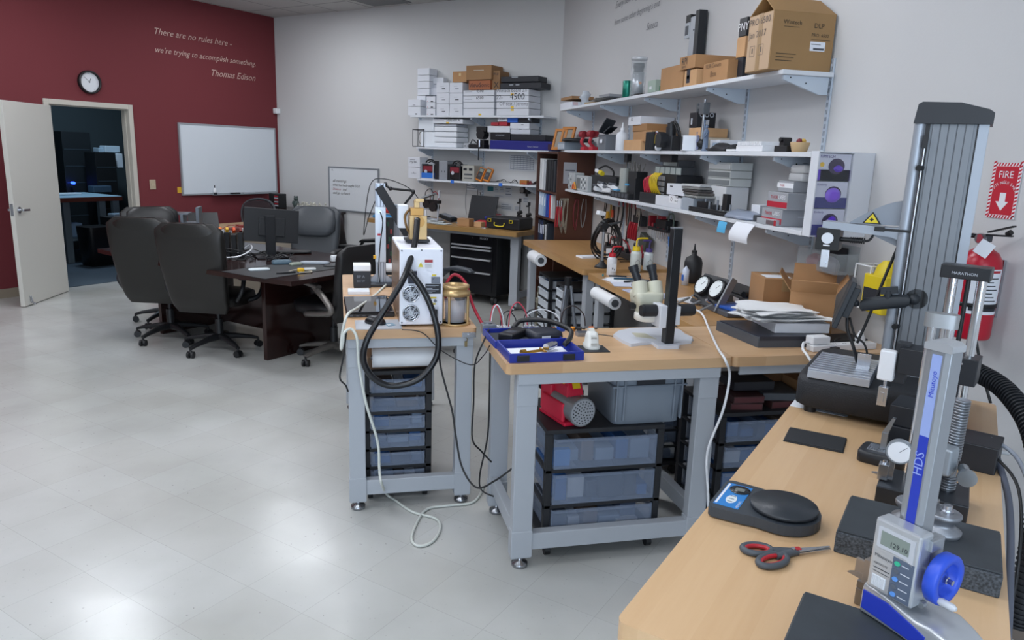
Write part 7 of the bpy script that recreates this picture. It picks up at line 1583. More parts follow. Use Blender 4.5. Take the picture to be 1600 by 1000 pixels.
# ---- quote lettering on the walls
def quote(label,lines,m,fr='S'):
 P=pX(lines[0][1],lines[0][2],XW-.002);t=thing('wall_lettering',label,'wall lettering','W',XW-.001,P.y,P.z)
 for(s,x0,y0_,x1) in lines:
  a=pX(x0,y0_,XW-.002);b_=pX(x1,y0_,XW-.002);mb=MB();mb.text(s,(-.0015,a.y-P.y,a.z-P.z),(0,-1,0),XU,w=abs(a.y-b_.y),shear=.35,thin=-.012);part(t,'text_line',mb,m)
 return t
quote('dark script lettering about a new beginning, high on the right wall',(('Every new beginning comes',962,14,1029),('from some other beginning’s end.',960,40,1029),('Seneca',1010,48,1027)),mat('#5a5c64',.7))
# ---- fire sign, extinguisher, acrylic bin
P=pX(1570,297,XW);t=thing('fire_sign','red and white fire extinguisher sign on the right wall','sign','W',XW-.002,P.y,P.z-.105,-math.pi/2)
SR=mat('#c01f33',.45)
mb=MB();mb.box(-.063,.063,-.002,.0,0,.205);part(t,'sign_plate',mb,mat('#e9e9ee',.4),.0005)
mb=MB();k=0
def stripe_edge(mb):
 for i in range(15):
  z=.004+i*.0140
  for x0 in(-.063,.051):
   mb.add([(x0,-.0024,z),(x0+.012,-.0024,z+.006),(x0+.012,-.0024,z+.013),(x0,-.0024,z+.007)],[(0,1,2,3)])
 for i in range(9):
  x=-.056+i*.0128
  for z0 in(.0,.193):mb.add([(x,-.0024,z0),(x+.0068,-.0024,z0),(x+.0128,-.0024,z0+.012),(x+.006,-.0024,z0+.012)],[(0,1,2,3)])
stripe_edge(mb);part(t,'striped_border',mb,SR)
mb=MB();mb.box(-.050,.050,-.0024,-.0021,.013,.192);pn=part(t,'red_panel',mb,SR)
mb=MB();mb.text('FIRE',(-.031,-.0030,.150),XR,XU,w=.062)
for i,ch in enumerate('EXTINGUISHER'):
 a=math.radians(158-i*12.4);R_=.050;mb.text(ch,Vector((R_*math.cos(a),-.0030,.083+R_*math.sin(a)*.9))-Vector((math.sin(a),0,-math.cos(a)))*.003,(math.sin(a),0,-math.cos(a)),(math.cos(a),0,math.sin(a)),h=.011)
mb.box(-.013,.013,-.0030,-.0025,.062,.095);mb.add([(-.028,-.0028,.062),(0,-.0028,.028),(.028,-.0028,.062)],[(0,1,2)]);part(pn,'lettering',mb,WHITE)
t=thing('fire_extinguisher','red fire extinguisher with black hose hanging on the right wall','fire extinguisher','W',2.345,2.275,1.075)
FR=mat('#b5172f',.3)
mb=MB();mb.lathe([(.0,0),(.064,0),(.069,.006),(.070,.02),(.070,.275),(.066,.30),(.052,.325),(.030,.340),(.020,.345),(.0,.345)],n=36);part(t,'cylinder',mb,FR)
mb=MB();vs=[]
def wrap(mb,r,a0,a1,z0,z1,m=0,n_=12):
 vs=[];
 for i in range(n_+1):
  a=math.radians(a0+(a1-a0)*i/n_);vs+=[(r*math.cos(a),r*math.sin(a),z0),(r*math.cos(a),r*math.sin(a),z1)]
 mb.add(vs,[(2*i,2*i+2,2*i+3,2*i+1) for i in range(n_)],m,True)
wrap(mb,.0708,205,300,.10,.27,0);
for i in range(7):wrap(mb,.0712,222,285-(i%3)*8,.15+i*.014,.154+i*.014,1)
wrap(mb,.0712,210,296,.112,.132,1);wrap(mb,.0713,215,290,.256,.265,2);part(t,'label',mb,[PAPER,INK,REDM])
mb=MB();mb.lathe([(.071,.125),(.0735,.125),(.0735,.140),(.071,.140),(.071,.125)],n=36);part(t,'strap',mb,BLACK)
mb=MB();mb.cyl((0,0,.345),(0,0,.372),.017,n=16);mb.box(-.018,.018,-.015,.015,.365,.392);part(t,'valve',mb,mat('#53565b',.35,.7),.003)
mb=MB();mb.bar((-.01,-.01,.392),(.03,-.085,.395),.022,.006);mb.bar((.0,-.01,.402),(.02,-.095,.432),.022,.006);mb.cyl((.02,-.07,.40),(.02,-.085,.41),.01);part(t,'lever_handles',mb,BLACK,.001)
mb=MB();mb.cyl((-.022,-.005,.378),(-.036,-.008,.378),.019,n=20,m=0);mb.cyl((-.036,-.008,.378),(-.038,-.008,.378),.016,n=20,m=1);part(t,'pressure_gauge',mb,[mat('#8b8e92',.3,.7),mat('#a03a48',.4)])
mb=MB();mb.tube([(-.0,.015,.38),(-.04,.05,.38),(-.075,.06,.32),(-.082,.05,.22),(-.080,.03,.13),(-.078,.02,.08)],.009,10);part(t,'hose',mb,BLACK)
mb=MB();mb.cb((-.045,-.045,.345),(.05,.002,.055),(0,.5,-.9));part(t,'inspection_tag',mb,PAPER)
mb=MB();mb.box(.0715,.083,-.03,.03,.08,.30);part(t,'wall_bracket',mb,STEEL)
t=thing('acrylic_bin','clear acrylic wall bin holding red and grey packets','wall bin','W',2.365,3.20,1.185)
AC=mat('#c3ccd2',.05,alpha=.28)
mb=MB();mb.box(-.06,.062,-.155,.155,0,.004);mb.box(-.062,-.058,-.155,.155,.004,.10);mb.box(.058,.062,-.155,.155,.004,.135);mb.box(-.058,.058,-.155,-.151,.004,.10);mb.box(-.058,.058,.151,.155,.004,.10);part(t,'bin',mb,AC)
for k,(n_,lab,y,c,s_) in enumerate((('red_packet','red bulging packet inside the acrylic wall bin',.06,'#a41c30',1),('foil_packet','crinkled grey film packet inside the acrylic wall bin',-.05,'#7e7a84',1.2),('dark_folder','dark flat sleeve behind the packets in the acrylic wall bin',.0,'#2b2c31',0))):
 mb=MB()
 if s_:mb.loft([((0,0,z),(a*.9,0,0),(0,a*1.4*s_,0),2) for z,a in((0,.025),(.01,.038),(.035,.042),(.06,.03),(.072,.01))],14)
 else:mb.box(-.004,.004,-.09,.08,0,.115)
 ws(n_,lab,'packet',mb,mat(c,.4),2.345 if s_ else 2.41,3.20+y,1.190,0)
t=thing('yellow_dispenser','bright yellow plastic dispenser on the right wall behind the column','dispenser','W',2.36,2.79,1.06)
mb=MB();mb.box(-.05,.06,-.08,.06,0,.17);mb.loft([((0,-.02,z),(.045*q,0,0),(0,.05*q,0),3) for z,q in((.17,1),(.21,.8),(.235,.35))],20);part(t,'shell',mb,mat('#d9c01c',.45),.006)
mb=MB();mb.box(-.0515,-.0505,-.06,.05,.05,.11);part(t,'label',mb,INK)
t=thing('wire_rack','white wire rack beside the yellow dispenser','rack','W',2.37,2.90,1.06)
mb=MB()
for y in(-.07,.03):
 mb.cyl((-.045,y,0),(-.045,y,.20),.0035,n=8);mb.cyl((.05,y,0),(.05,y,.20),.0035,n=8);mb.cyl((-.045,y,.20),(.05,y,.20),.0035,n=8);mb.cyl((-.045,y,.005),(.05,y,.005),.0035,n=8)
for x in(-.045,.05):
 for z in(.005,.20):mb.cyl((x,-.07,z),(x,.03,z),.0035,n=8)
part(t,'frame',mb,WHITE)
# ================================================================ BOOKCASE
m_bk=wood_mat('mahogany_bookcase','#55301f','#391b13','x',.45,.3,1.5)
t=thing('bookcase','brown wooden bookcase in the corner between back bench and long wall bench','bookcase','W',2.235,7.30,0)
mb=MB();mb.box(-.19,.185,-.385,-.365,0,1.735);mb.box(-.19,.185,.365,.385,0,1.735);mb.box(.175,.185,-.365,.365,0,1.735);mb.box(-.19,.175,-.365,.365,1.715,1.735);mb.box(-.19,.175,-.365,.365,0,.08);part(t,'carcass',mb,m_bk,.001)
BZ=(.42,.78,1.08,1.345)
for z in BZ:mb=MB();mb.box(-.185,.174,-.364,.364,z-.018,z);part(t,'shelf',mb,m_bk)
def book(label,y,z,w,h,d,c,rz=0,name='binder',cat='binder',group=None,lab=None,X=2.07):
 t=thing(name,label,cat,'W',X,y,z+.001,rz,group);mb=MB();mb.box(0,d,-w/2,w/2,0,h);part(t,'cover',mb,mat(c,.5),.002)
 if lab:mb=MB();mb.box(-.0012,-.0002,-w*.32,w*.32,h*.45,h*.82);part(t,'spine_label',mb,mat(lab,.5))
 return t
yy=.0
rows=[(1.345,[(7.62,.07,.32,'#d3d6d8',None),(7.54,.06,.31,'#e0e2e4',None),(7.46,.08,.30,'#b9bdc2',None),(7.37,.08,.31,'#15171b',None),(7.28,.08,.31,'#191c22',None),(7.19,.08,.31,'#101218',None),(7.10,.07,.30,'#22262d',None)]),
  (1.08,[(7.60,.09,.245,'#b7cbe0','#dfe6ef'),(7.50,.09,.24,'#a9bfd6','#dfe6ef'),(7.41,.06,.235,'#7f9cc4','#dfe6ef'),(7.34,.05,.235,'#1f3f9a',None),(7.28,.05,.24,'#23479f',None),(7.22,.05,.23,'#c02a30',None),(7.16,.05,.235,'#d9d9da',None)]),
  (.78,[(7.60,.06,.25,'#2b3040','#9fa6b8'),(7.53,.05,.25,'#1c2a4a','#c9cede'),(7.47,.05,.25,'#17284e','#c9cede'),(7.41,.06,.26,'#10131a','#b9bdc8'),(7.34,.05,.22,'#c8c9cc',None),(7.28,.05,.24,'#30343e',None)])]
rn=('top','second','third');on=('first','second','third','fourth','fifth','sixth','seventh')
for(z,L_),r_ in zip(rows,rn):
 for k,(y,w_,h_,c,lb) in enumerate(L_):
  book('%s binder from the left on the %s shelf of the bookcase'%(on[k],r_),y,z,w_-.006,h_,.26,c,0,'binder','binder','binders in the bookcase',lb)
# stuff hung on the bookcase side panel
for k,(x,c,n_) in enumerate(((2.09,'#7c7468',3),(2.13,'#8d8576',3),(2.24,'#6d2326',2),(2.32,'#8a8a8a',1))):
 mb=MB()
 for q in range(n_):mb.tube([(x+.01*q,6.908,1.30),(x-.02+.006*q,6.905,1.15),(x+.0+.01*q,6.902,1.02-.03*q),(x+.03,6.905,1.16),(x+.025+.006*q,6.908,1.30)],.0045,6)
 world_solo('cable_loop','looped cable hung on the bookcase side, %s from the left'%on[k],'cable',mb,mat(c,.5),group='looped cables on the bookcase side')
mb=MB();mb.box(-.065,.065,-.0015,0,0,.20);mb.box(-.05,.05,-.0022,-.0016,.12,.13,1);ws('paper_note','grey printed sheet taped to the bookcase side','paper',mb,[mat('#9c9da3',.6),DGREY],2.17,6.913,1.44,0)
for k in range(3):
 t=thing('long_pliers','red-handled long tool hung on the bookcase side, %s from the left'%on[k],'pliers','W',2.06+k*.022-.005,6.905,1.02,0,'red hanging tools')
 mb=MB();mb.tube([(-.012,0,0),(-.008,0,.12),(0,0,.20)],.005,6);mb.tube([(.008,0,0),(.006,0,.12),(0,0,.20)],.005,6);part(t,'red_handles',mb,REDM)
 mb=MB();mb.cyl((0,0,.20),(0,0,.255),.006,n=8);part(t,'jaws',mb,STEEL)
# ================================================================ HANGING TOOLS under the lower shelf
def wy(px,py,X=2.40):return pX(px,py,X)
rr=random.Random(21)
cols=('#1c1c1f','#a68a3c','#1c1c1f','#2a211c','#1c1c1f','#6a3a2a','#1c1c1f')
for k,px in enumerate((945,953,958,965,972,978,984,992)):
 a=wy(px,318);mb=MB();n_=rr.uniform(.18,.38)
 mb.tube([(2.40,a.y,ZL-.035),(2.405,a.y+rr.uniform(-.02,.02),ZL-.03-n_*.4),(2.40,a.y+rr.uniform(-.05,.05),ZL-.03-n_),(2.405,a.y-.03,ZL-.03-n_*.5),(2.40,a.y-.03,ZL-.035)],.005,6)
 world_solo('test_lead','test lead hanging under the right lower shelf, %s from the far end'%(on+('eighth',))[k],'test lead',mb,mat(cols[k%7],.5),group='test leads hanging under the shelf')
for k,px in enumerate((967,974,981,987,994,1000,1007,1013)):
 a=wy(px,322,2.36);mb=MB();mb.cyl((0,0,0),(0,0,-.035),.009,n=8);mb.cyl((0,0,-.035),(0,0,-.07),.005,n=8);ws('crocodile_clip','red crocodile clip clipped under the right lower shelf, %s from the far end'%(on+('eighth',))[k],'clip',mb,mat('#9a2535',.5),2.36,a.y,ZL-.023,0,0,'crocodile clips under the shelf')
for k,(px,py_,c,lab) in enumerate(((948,342,'#d8a51c','yellow-handled driver hanging on the wall above the long bench'),(956,340,'#d0552a','orange-handled driver hanging on the wall above the long bench'))):
 a=wy(px,py_);t=thing('screwdriver',lab,'screwdriver','W',2.405,a.y,a.z);mb=MB();mb.cyl((0,0,0),(0,0,.07),.014,n=10);part(t,'handle',mb,mat(c,.4));mb=MB();mb.cyl((0,0,0),(0,0,-.12),.004,n=8);part(t,'shaft',mb,STEEL)
a=wy(958,360);t=thing('wall_scissors','pair of black scissors hanging open on the wall','scissors','W',2.415,a.y,a.z)
for s in(-1,1):mb=MB();mb.bar((0,s*.045,-.06),(0,-s*.045,.10),.008,.004);mb.tube([(0,s*.045+.015*math.cos(q),-.075+.02*math.sin(q)) for q in[2*math.pi*i/10 for i in range(10)]],.004,6,close=True);part(t,'blade',mb,mat('#3a3c41',.4,.5))
a=wy(997,358,2.38);t=thing('tool_pouch','black holder of red-handled cutters hanging under the right lower shelf','tool holder','W',2.38,a.y,a.z)
mb=MB();mb.box(-.02,.03,-.10,.08,.03,.11);mb.tube([(0,.05,.1),(0,.06,.16),(0,.0,.17),(0,-.05,.1)],.007,8);part(t,'holder',mb,mat('#22242a',.6),.004)
for k in range(4):mb=MB();y=.09-k*.05;mb.tube([(-.03,y,.05),(-.035,y+.02,-.02),(-.03,y+.03,-.09)],.012,8);part(t,'red_handle',mb,mat('#a51c2b',.4))
mb=MB();mb.tube([(-.02,.0,.10),(-.03,-.03,.20),(-.02,-.05,.12),(-.03,-.07,.02),(-.02,-.03,-.02)],.005,6);mb.tube([(-.02,-.03,.10),(-.03,-.08,.17),(-.02,-.06,.06)],.005,6);part(t,'white_wires',mb,mat('#9b968c',.5))
a=wy(1008,378,2.37);mb=MB();mb.cb((0,0,0),(.05,.14,.11),(.35,0,.0));ws('grey_module','tilted grey-green module hanging below the red-handled cutters','module',mb,mat('#4b4e48',.5),2.37,a.y,a.z,0,.004)
t=thing('screwdriver_rack','black wall rack with a row of precision screwdrivers','tool rack','W',2.36,wy(1042,360).y,wy(1042,361).z)
mb=MB();mb.box(-.04,.05,-.16,.17,0,.02);mb.box(.04,.05,-.16,.17,.02,.09);mb.box(-.03,.03,-.12,.06,.025,.085);part(t,'rack',mb,mat('#1c1d22',.5),.002)
for k in range(9):mb=MB();y=.13-k*.034;mb.cyl((-.02,y,0),(-.02,y,-.055-.01*(k%3)),.0035,n=6);mb.cyl((-.02,y,.02),(-.02,y,.05),.008,n=8,m=1);part(t,'screwdriver',mb,[STEEL,mat('#a02a35' if k%3==0 else '#24262b',.5)])
mb=MB();mb.box(-.03,.03,.17,.20,.02,.10);mb.box(-.02,.02,-.02,.05,.086,.11);part(t,'red_box',mb,REDD,.003)
mb=MB();mb.tube([(0,-.10,.08),(0,-.11,.13),(0,-.18,.13),(0,-.19,.0)],.006,8);part(t,'hook_cable',mb,mat('#5a6a64',.5))
a=wy(1050,377,2.36);mb=MB();mb.prism([(-.03,0),(.03,0),(.012,-.07),(-.012,-.07)],-.02,.02,'x');ws('blue_funnel','small blue plastic funnel hanging under the screwdriver rack','funnel',mb,mat('#2f74c0',.5),2.36,a.y,a.z+.03,0,.003)
# ================================================================ LONG WALL BENCH
def gp(px,py,z=ZB):P=pz(px,py,z);return P.x,P.y
x,y=gp(940,418);t=wt('camera_tripod','small table tripod with a white webcam at the near end of the long bench','tripod',x,y,ZB);t.scale=(.85,.85,.72)
mb=MB();mb.lathe([(.0,0),(.065,0),(.06,.02),(.035,.035),(.03,.05),(.02,.055),(.022,.075),(.0,.075)],n=24);part(t,'base',mb,mat('#1d2024',.5))
mb=MB();mb.cyl((0,0,.075),(0,0,.42),.013,n=14);part(t,'post',mb,mat('#a4a9b0',.3,.7))
mb=MB();mb.cyl((0,0,.37),(0,0,.45),.03);mb.sph((0,0,.465),.03);mb.cyl((.0,-.03,.43),(0,.03,.43),.035);mb.bar((.02,-.01,.44),(.14,-.04,.475),.022,.02);mb.cyl((0,0,.47),(-.03,0,.53),.007);part(t,'pan_head',mb,BLACK,.002)
mb=MB();mb.cb((-.035,0,.555),(.075,.05,.045),(0,.2,.3));part(t,'webcam',mb,WHITE,.008)
mb=MB();mb.tube([(.0,.0,.36),(.09,.02,.33),(.10,.0,.2),(.06,.03,.12)],.005,6);part(t,'cable',mb,BLACK)
x,y=2.10,5.62;mb=MB();rr=random.Random(17)
for k in range(9):
 r=.12+rr.uniform(-.02,.025);zc=.16+rr.uniform(-.02,.02);yo=rr.uniform(-.03,.03);ph=rr.uniform(-.2,.2)
 mb.tube([(r*math.cos(a)*.9,yo+.03*math.sin(a*2+ph),zc+r*math.sin(a)*1.15) for a in[2*math.pi*i/16 for i in range(16)]],.006,6,sub=2,close=True)
ws('cable_coil','big coil of black cable hanging behind the table tripod','cable coil',mb,mat('#18191c',.5),2.08,5.55,ZB+.0,0)
mb=MB();mb.cyl((0,0,.0),(0,0,.07),.032,.036,n=20);ws('paper_cup','small white cup near the table tripod','cup',mb,WHITE,gp(946,402)[0]+.04,gp(946,402)[1],ZB)
mb=MB();mb.box(-.10,.10,-.06,.06,0,.012);ws('note_pad','white note pad on the long bench','note pad',mb,PAPER,*gp(922,402),ZB,.15,.001)
t=wt('power_bar','black power bar lying along the wall on the long bench','power bar',2.28,5.70,ZB)
mb=MB();mb.box(-.03,.03,-.50,.42,0,.05);part(t,'housing',mb,mat('#26282d',.5),.004)
for k in range(6):
 mb=MB();y=-.4+k*.15;mb.box(-.02,.02,y-.02,y+.02,.05,.08);mb.tube([(0,y,.08),(.0,y+.01,.14),(.01,y+.04,.12),(.03,y+.05,.03)],.006,6);part(t,'plug',mb,BLACK if k%3 else REDD)
cord('red cord lying on the black power bar',[(2.24,5.9,ZB+.09),(2.2,5.75,ZB+.16),(2.22,5.5,ZB+.15),(2.24,5.42,ZB+.06)],.006,REDD)
for k in range(2):mb=MB();mb.cyl((-.06,0,.004),(.05,.02,.004),.0035,n=8);ws('pen','%s dark pen lying on the near part of the long bench'%('upper','lower')[k],'pen',mb,BLACK,*gp(977+k*3,407+k*3),ZB,-.5+.3*k,group='pens on the long bench')
mb=MB();mb.cyl((-.03,0,.03),(.03,.0,.03),.026);mb.cyl((.03,0,.03),(.12,.0,.03),.008);ws('glue_gun','small black knobbed tool behind the yellow-capped bottle','tool',mb,BLACK,*gp(985,385),ZB,-.3)
# gauge bench (nearer)
def capbottle(name,label,px,py,r,h,body,cap,spout=None,dia=False):
 x,y=gp(px,py);t=wt(name,label,'bottle',x,y,ZB)
 mb=MB();mb.lathe([(.0,0),(r*.94,0),(r,.006),(r,h*.70),(r*.9,h*.78),(r*.6,h*.83),(r*.6,h*.86),(.0,h*.86)],n=26);part(t,'bottle',mb,body)
 mb=MB();mb.cyl((0,0,h*.84),(0,0,h),r*.72,r*.66,n=24);part(t,'cap',mb,cap)
 if spout:mb=MB();mb.tube(spout,.006,8);part(t,'spout',mb,cap)
 if dia:
  mb=MB();q=[(-.022,-r-.001,h*.38),(0,-r-.001,h*.38-.022),(.022,-r-.001,h*.38),(0,-r-.001,h*.38+.022)]
  for i in range(4):mb.bar(q[i],q[(i+1)%4],.0015,.0012)
  part(t,'hazard_diamond',mb,INK)
 else:
  mb=MB();mb.box(-.018,.018,-r-.0015,-r+.003,h*.2,h*.55,0);mb.box(-.01,-.002,-r-.0022,-r-.0016,h*.3,h*.38,1);mb.box(.004,.010,-r-.0022,-r-.0016,h*.25,h*.32,1);part(t,'label',mb,[WHITE,INK])
 return t
capbottle('red_capped_bottle','white plastic bottle with a red cap and straw at the bench corner',955,430,.034,.155,mat('#d7d8dc',.35,alpha=.95),mat('#b81f2c',.4),[(0,0,.155),(.0,0,.19),(.02,.0,.20),(.06,0,.20)])
capbottle('wash_bottle','clear wash bottle with a yellow cap and bent spout',992,424,.040,.18,mat('#cfd6d3',.3,alpha=.9),mat('#e0c41e',.4),[(0,0,.18),(.002,0,.225),(.02,0,.238),(.085,0,.240)],True)
capbottle('wash_bottle','second clear wash bottle mostly hidden behind the microscope',1012,422,.036,.16,mat('#cdd6d8',.3,alpha=.9),mat('#4a3c7c',.4),[(0,0,.16),(.002,0,.20),(.01,0,.215),(-.05,0,.215)],True)
t=capbottle('small_bottle','small clear bottle of dark red liquid beside the microscope',996,447,.022,.08,mat('#6e2a36',.3),WHITE)
x,y=gp(1080,428);t=wt('black_bottle','black bottle with a pointed nozzle by the wall','bottle',2.30,4.48,ZB)
mb=MB();mb.lathe([(.0,0),(.058,0),(.060,.006),(.060,.135),(.050,.165),(.018,.185),(.018,.20),(.0,.20)],n=28);part(t,'bottle',mb,mat('#1b1c20',.5))
mb=MB();mb.cyl((0,0,.20),(0,0,.215),.018,n=18);mb.cyl((0,0,.215),(0,0,.26),.009,.003,n=12);part(t,'nozzle',mb,BLACK)
mb=MB();mb.lathe([(0,0),(.022,0),(.022,.10),(.010,.115),(.0,.13)],n=18);mb.box(-.023,.0,-.012,.012,.03,.07,1);ws('blue_spray','small white and blue bottle next to the black bottle','bottle',mb,[mat('#c9d2e4',.4),mat('#2d6cc4',.4)],2.20,4.38,ZB)
t=wt('gauge_stand','black stand with two round dial gauges behind the microscope pole','gauge stand',1.955,3.66,ZB,-1.42)
T=Matrix.Rotation(math.radians(-28),4,'X')
mb=MB();mb.box(-.155,.155,-.0,.014,.02,.235);mb.v=[T@v for v in mb.v];part(t,'panel',mb,mat('#23262b',.45),.002)
mb=MB();mb.box(.152,.168,-.03,.018,.0,.245);mb.v=[T@v for v in mb.v];part(t,'side_plate',mb,mat('#83878c',.4,.6),.001)
for k,x in enumerate((-.078,.078)):
 mb=MB();R_=.070
 for r0,r1,y0_,y1_ in((R_,R_,0,-.035),(R_,R_*.86,-.035,-.042)):mb.cyl((x,y0_,.145),(x,y1_,.145),r0,r1,n=36,cap=(y0_==0))
 mb.v=[T@v for v in mb.v];g=part(t,'gauge_body',mb,mat('#1e2126',.4))
 mb=MB();mb.cyl((x,-.034,.145),(x,-.0365,.145),.058,n=36,m=0);mb.bar((x,-.038,.145),(x+.025,-.038,.175),.002,.001,1)
 for q in range(11):a=math.radians(-40+q*26);mb.bar((x+.046*math.cos(a),-.038,.145+.046*math.sin(a)),(x+.053*math.cos(a),-.038,.145+.053*math.sin(a)),.0015,.001,1)
 mb.v=[T@v for v in mb.v];part(g,'gauge_face',mb,[mat('#dfe6e8',.3),INK])
 mb=MB();mb.cyl((x,-.01,.05),(x,-.06,.05),.010,n=14);mb.v=[T@v for v in mb.v];part(t,'port_fitting',mb,CHROME)
for x in(-.12,.0,.13):mb=MB();mb.bar((x,-.12,.012),(x,-.02,.05),.018,.010);part(t,'foot',mb,mat('#a2a6ab',.35,.7))
t.scale=(.84,.84,.84)
roll('white roll hung under the far end of the long wall bench',(1.705,6.43,.805),(1.70,6.13,.805),.052,.4)
roll('white roll hung under the front of the gauge bench',(1.69,4.66,.80),(1.69,4.30,.80),.042,.45)
# papers, trays on gauge bench
rr=random.Random(31)
for k,(px,py_,c,w_,d_,rz_) in enumerate(((950,440,'#dfe2ea',.16,.22,.2),(978,445,'#cfd4e4',.2,.15,-.2),(972,437,'#e4e6ea',.14,.2,.5),(990,458,'#bfc3dc',.2,.22,.1),(1010,463,'#a9adc4',.18,.2,-.1),(1085,470,'#d8dbe0',.2,.15,.4),(1120,478,'#d5d8dd',.18,.12,.8))):
 mb=MB();mb.box(-w_/2,w_/2,-d_/2,d_/2,0,.0015+.001*k);x,y=gp(px,py_);x=max(1.70+.11,x);ws('paper_sheet','loose paper on the gauge bench, %s'%['by the red-capped bottle','in front of the yellow-capped bottle','behind the red-capped bottle','left of the microscope','under the microscope side','behind the dial gauges','in front of the dial gauges'][k],'paper',mb,mat(c,.6),min(x,2.3),y,ZB+.0005*k,rz_,0,'loose papers on the gauge bench')
for k,(px,py_,c,L_,rz_) in enumerate(((965,434,'#22262c',.12,-.3),(975,438,'#1f4d66',.14,-.2),(985,442,'#2b2e33',.10,.2),(942,432,'#1f7c8a',.05,1.2),(1022,452,'#5a2fa0',.05,1.0))):
 mb=MB();mb.cyl((-L_/2,0,.007),(L_/2,0,.007),.006,n=8);mb.cyl((L_/2,0,.007),(L_/2+.03,0,.007),.0025,n=8,m=1);x,y=gp(px,py_);ws('hand_tool','small hand tool on the gauge bench papers, %s'%['black tweezers','teal pen-like one','short dark one','short teal one by the corner','purple one by the microscope'][k],'hand tool',mb,[mat(c,.45),STEEL],x,y,ZB+.004,rz_)
for k in range(4):
 mb=MB();mb.box(-.05,.05,-.035,.035,0,.014);x,y=gp(992,463-k*2);ws('sample_case','grey sample case in the small slanted stack left of the microscope, %s'%['bottom','second','third','top'][k],'case',mb,mat(('#7f8386','#6c7073','#85898c','#6a6e72')[k],.4),x+.06,y+.04+.01*k,ZB+.006+k*.0152,.35+.06*k,.002,'grey sample cases')
t=wt('blue_folder','bright blue flat folder right of the dial gauges','folder',2.12,3.50,ZB+.03,.25);mb=MB();mb.box(-.13,.12,-.09,.09,0,.016);part(t,'cover',mb,mat('#2458b4',.4),.003)
t=wt('black_tray','low black tray under the blue folder','tray',2.15,3.55,ZB);mb=MB();mb.box(-.18,.16,-.14,.14,0,.028);part(t,'tray',mb,mat('#4f535b',.5),.004)
t=wt('soldering_case','long black tool case against the wall behind the foam sheets','case',2.30,3.80,ZB);mb=MB();mb.box(-.10,.10,-.26,.26,0,.06);mb.box(-.09,.09,-.25,.25,.06,.075);part(t,'case',mb,mat('#202226',.5),.008)
mb=MB();mb.box(-.102,-.100,-.10,-.04,.02,.045);part(t,'latch',mb,STEEL)
t=wt('red_handled_tool','black tool with a dark red handle lying on the long black case','tool',2.25,3.60,ZB+.076,.4)
mb=MB();mb.cyl((-.12,0,.018),(-.02,0,.018),.018);part(t,'grip',mb,BLACK);mb=MB();mb.cyl((-.02,0,.018),(.05,.0,.018),.016);part(t,'red_handle',mb,mat('#7c2532',.4));mb=MB();mb.cyl((-.06,-.02,.02),(-.05,-.05,.02),.01);part(t,'nozzle',mb,CHROME)
# floor items beneath long benches
for k in range(9):
 mb=MB();mb.box(-.11,.11,-.14,.14,0,.05);rr=random.Random(k);ws('paper_pile','pile of yellowed papers and magazines under the long bench, %s from the floor'%(on+('eighth','ninth'))[k],'papers',mb,mat(('#8f8a78','#a9a594','#7c7866')[k%3],.7),1.95,6.62,.002+k*.0515,rr.uniform(-.15,.15),.004,'paper piles under the long bench')
t=wt('folded_tripod','folded grey tripod leaning under the corner of the gauge bench','tripod',1.58,4.95,0)
for k,(dx,dy) in enumerate(((-.13,-.12),(.10,-.16),(.02,.14))):mb=MB();mb.cyl((dx,dy,.01),(dx*.15,dy*.15,.80),.012,n=10);part(t,'leg',mb,mat('#8b9098',.35,.7))
mb=MB();mb.cyl((0,0,.78),(0,0,.86),.025);part(t,'head',mb,BLACK)
for k,(z_,lab) in enumerate(((.365,'lower'),(.44,'upper'))):carton('cardboard_box',lab+' brown parcel on the clear drawer box under the gauge bench','box','W',2.02,4.22,z_,.36,.34,.072,.1,CARD2)
# ================================================================ RED WALL (frame A: x along the wall, y into it)
def rw(px,py,off=.0):P=pU(px,py,-CR+off);return P.y,P.z  # (along, height)
def rt(name,label,cat,px,py,off=.001):a,z=rw(px,py);return thing(name,label,cat,'A',a,CR-off,z)
t=rt('wall_clock','round wall clock with black rim above the doorway','clock',138.5,128.5)
cy_=lambda mb,r0,r1,y0,y1,m=0:mb.cyl((0,y0,0),(0,y1,0),r0,r1,n=40,m=m)
mb=MB();vs=[]
prof=[(.128,0),(.128,-.035),(.120,-.045),(.108,-.040),(.106,-.015)]
n=40;V_=[(r*math.cos(2*math.pi*i/n),y,r*math.sin(2*math.pi*i/n)) for r,y in prof for i in range(n)]
mb.add(V_,[(k*n+i,(k+1)*n+i,(k+1)*n+(i+1)%n,k*n+(i+1)%n) for k in range(len(prof)-1) for i in range(n)],0,True);part(t,'rim',mb,mat('#141416',.35))
mb=MB();mb.cyl((0,-.001,0),(0,-.016,0),.107,n=40);part(t,'clock_face',mb,mat('#d9dce0',.4))
mb=MB();mb.bar((0,-.02,0),(-.055,-.02,.055),.004,.002);mb.bar((0,-.019,0),(.018,-.019,.042),.005,.002);mb.cyl((0,-.016,0),(0,-.022,0),.006)
for k in range(12):a=math.pi*k/6;mb.bar((.092*math.cos(a),-.0168,.092*math.sin(a)),(.101*math.cos(a),-.0168,.101*math.sin(a)),.002,.001)
part(t,'hands',mb,INK)
ql=thing('wall_lettering','pale script lettering about rules on the red wall','wall lettering','A',rw(320,90)[0],CR-.001,rw(320,90)[1])
for s,x0,y0,x1,y1 in(('There are no rules here -',242,54,362,72),('we’re trying to accomplish something.',243,82,399,103),('Thomas Edison',331,119,399,126)):
 a,z=rw(x0,y0);b_,z2=rw(x1,y1);mb=MB();mb.text(s,(a-rw(320,90)[0],-.0015,(z+z2)/2-rw(320,90)[1]),XR,XU,w=b_-a,shear=.35,thin=-.004);part(ql,'text_line',mb,mat('#cdb2a8',.6))
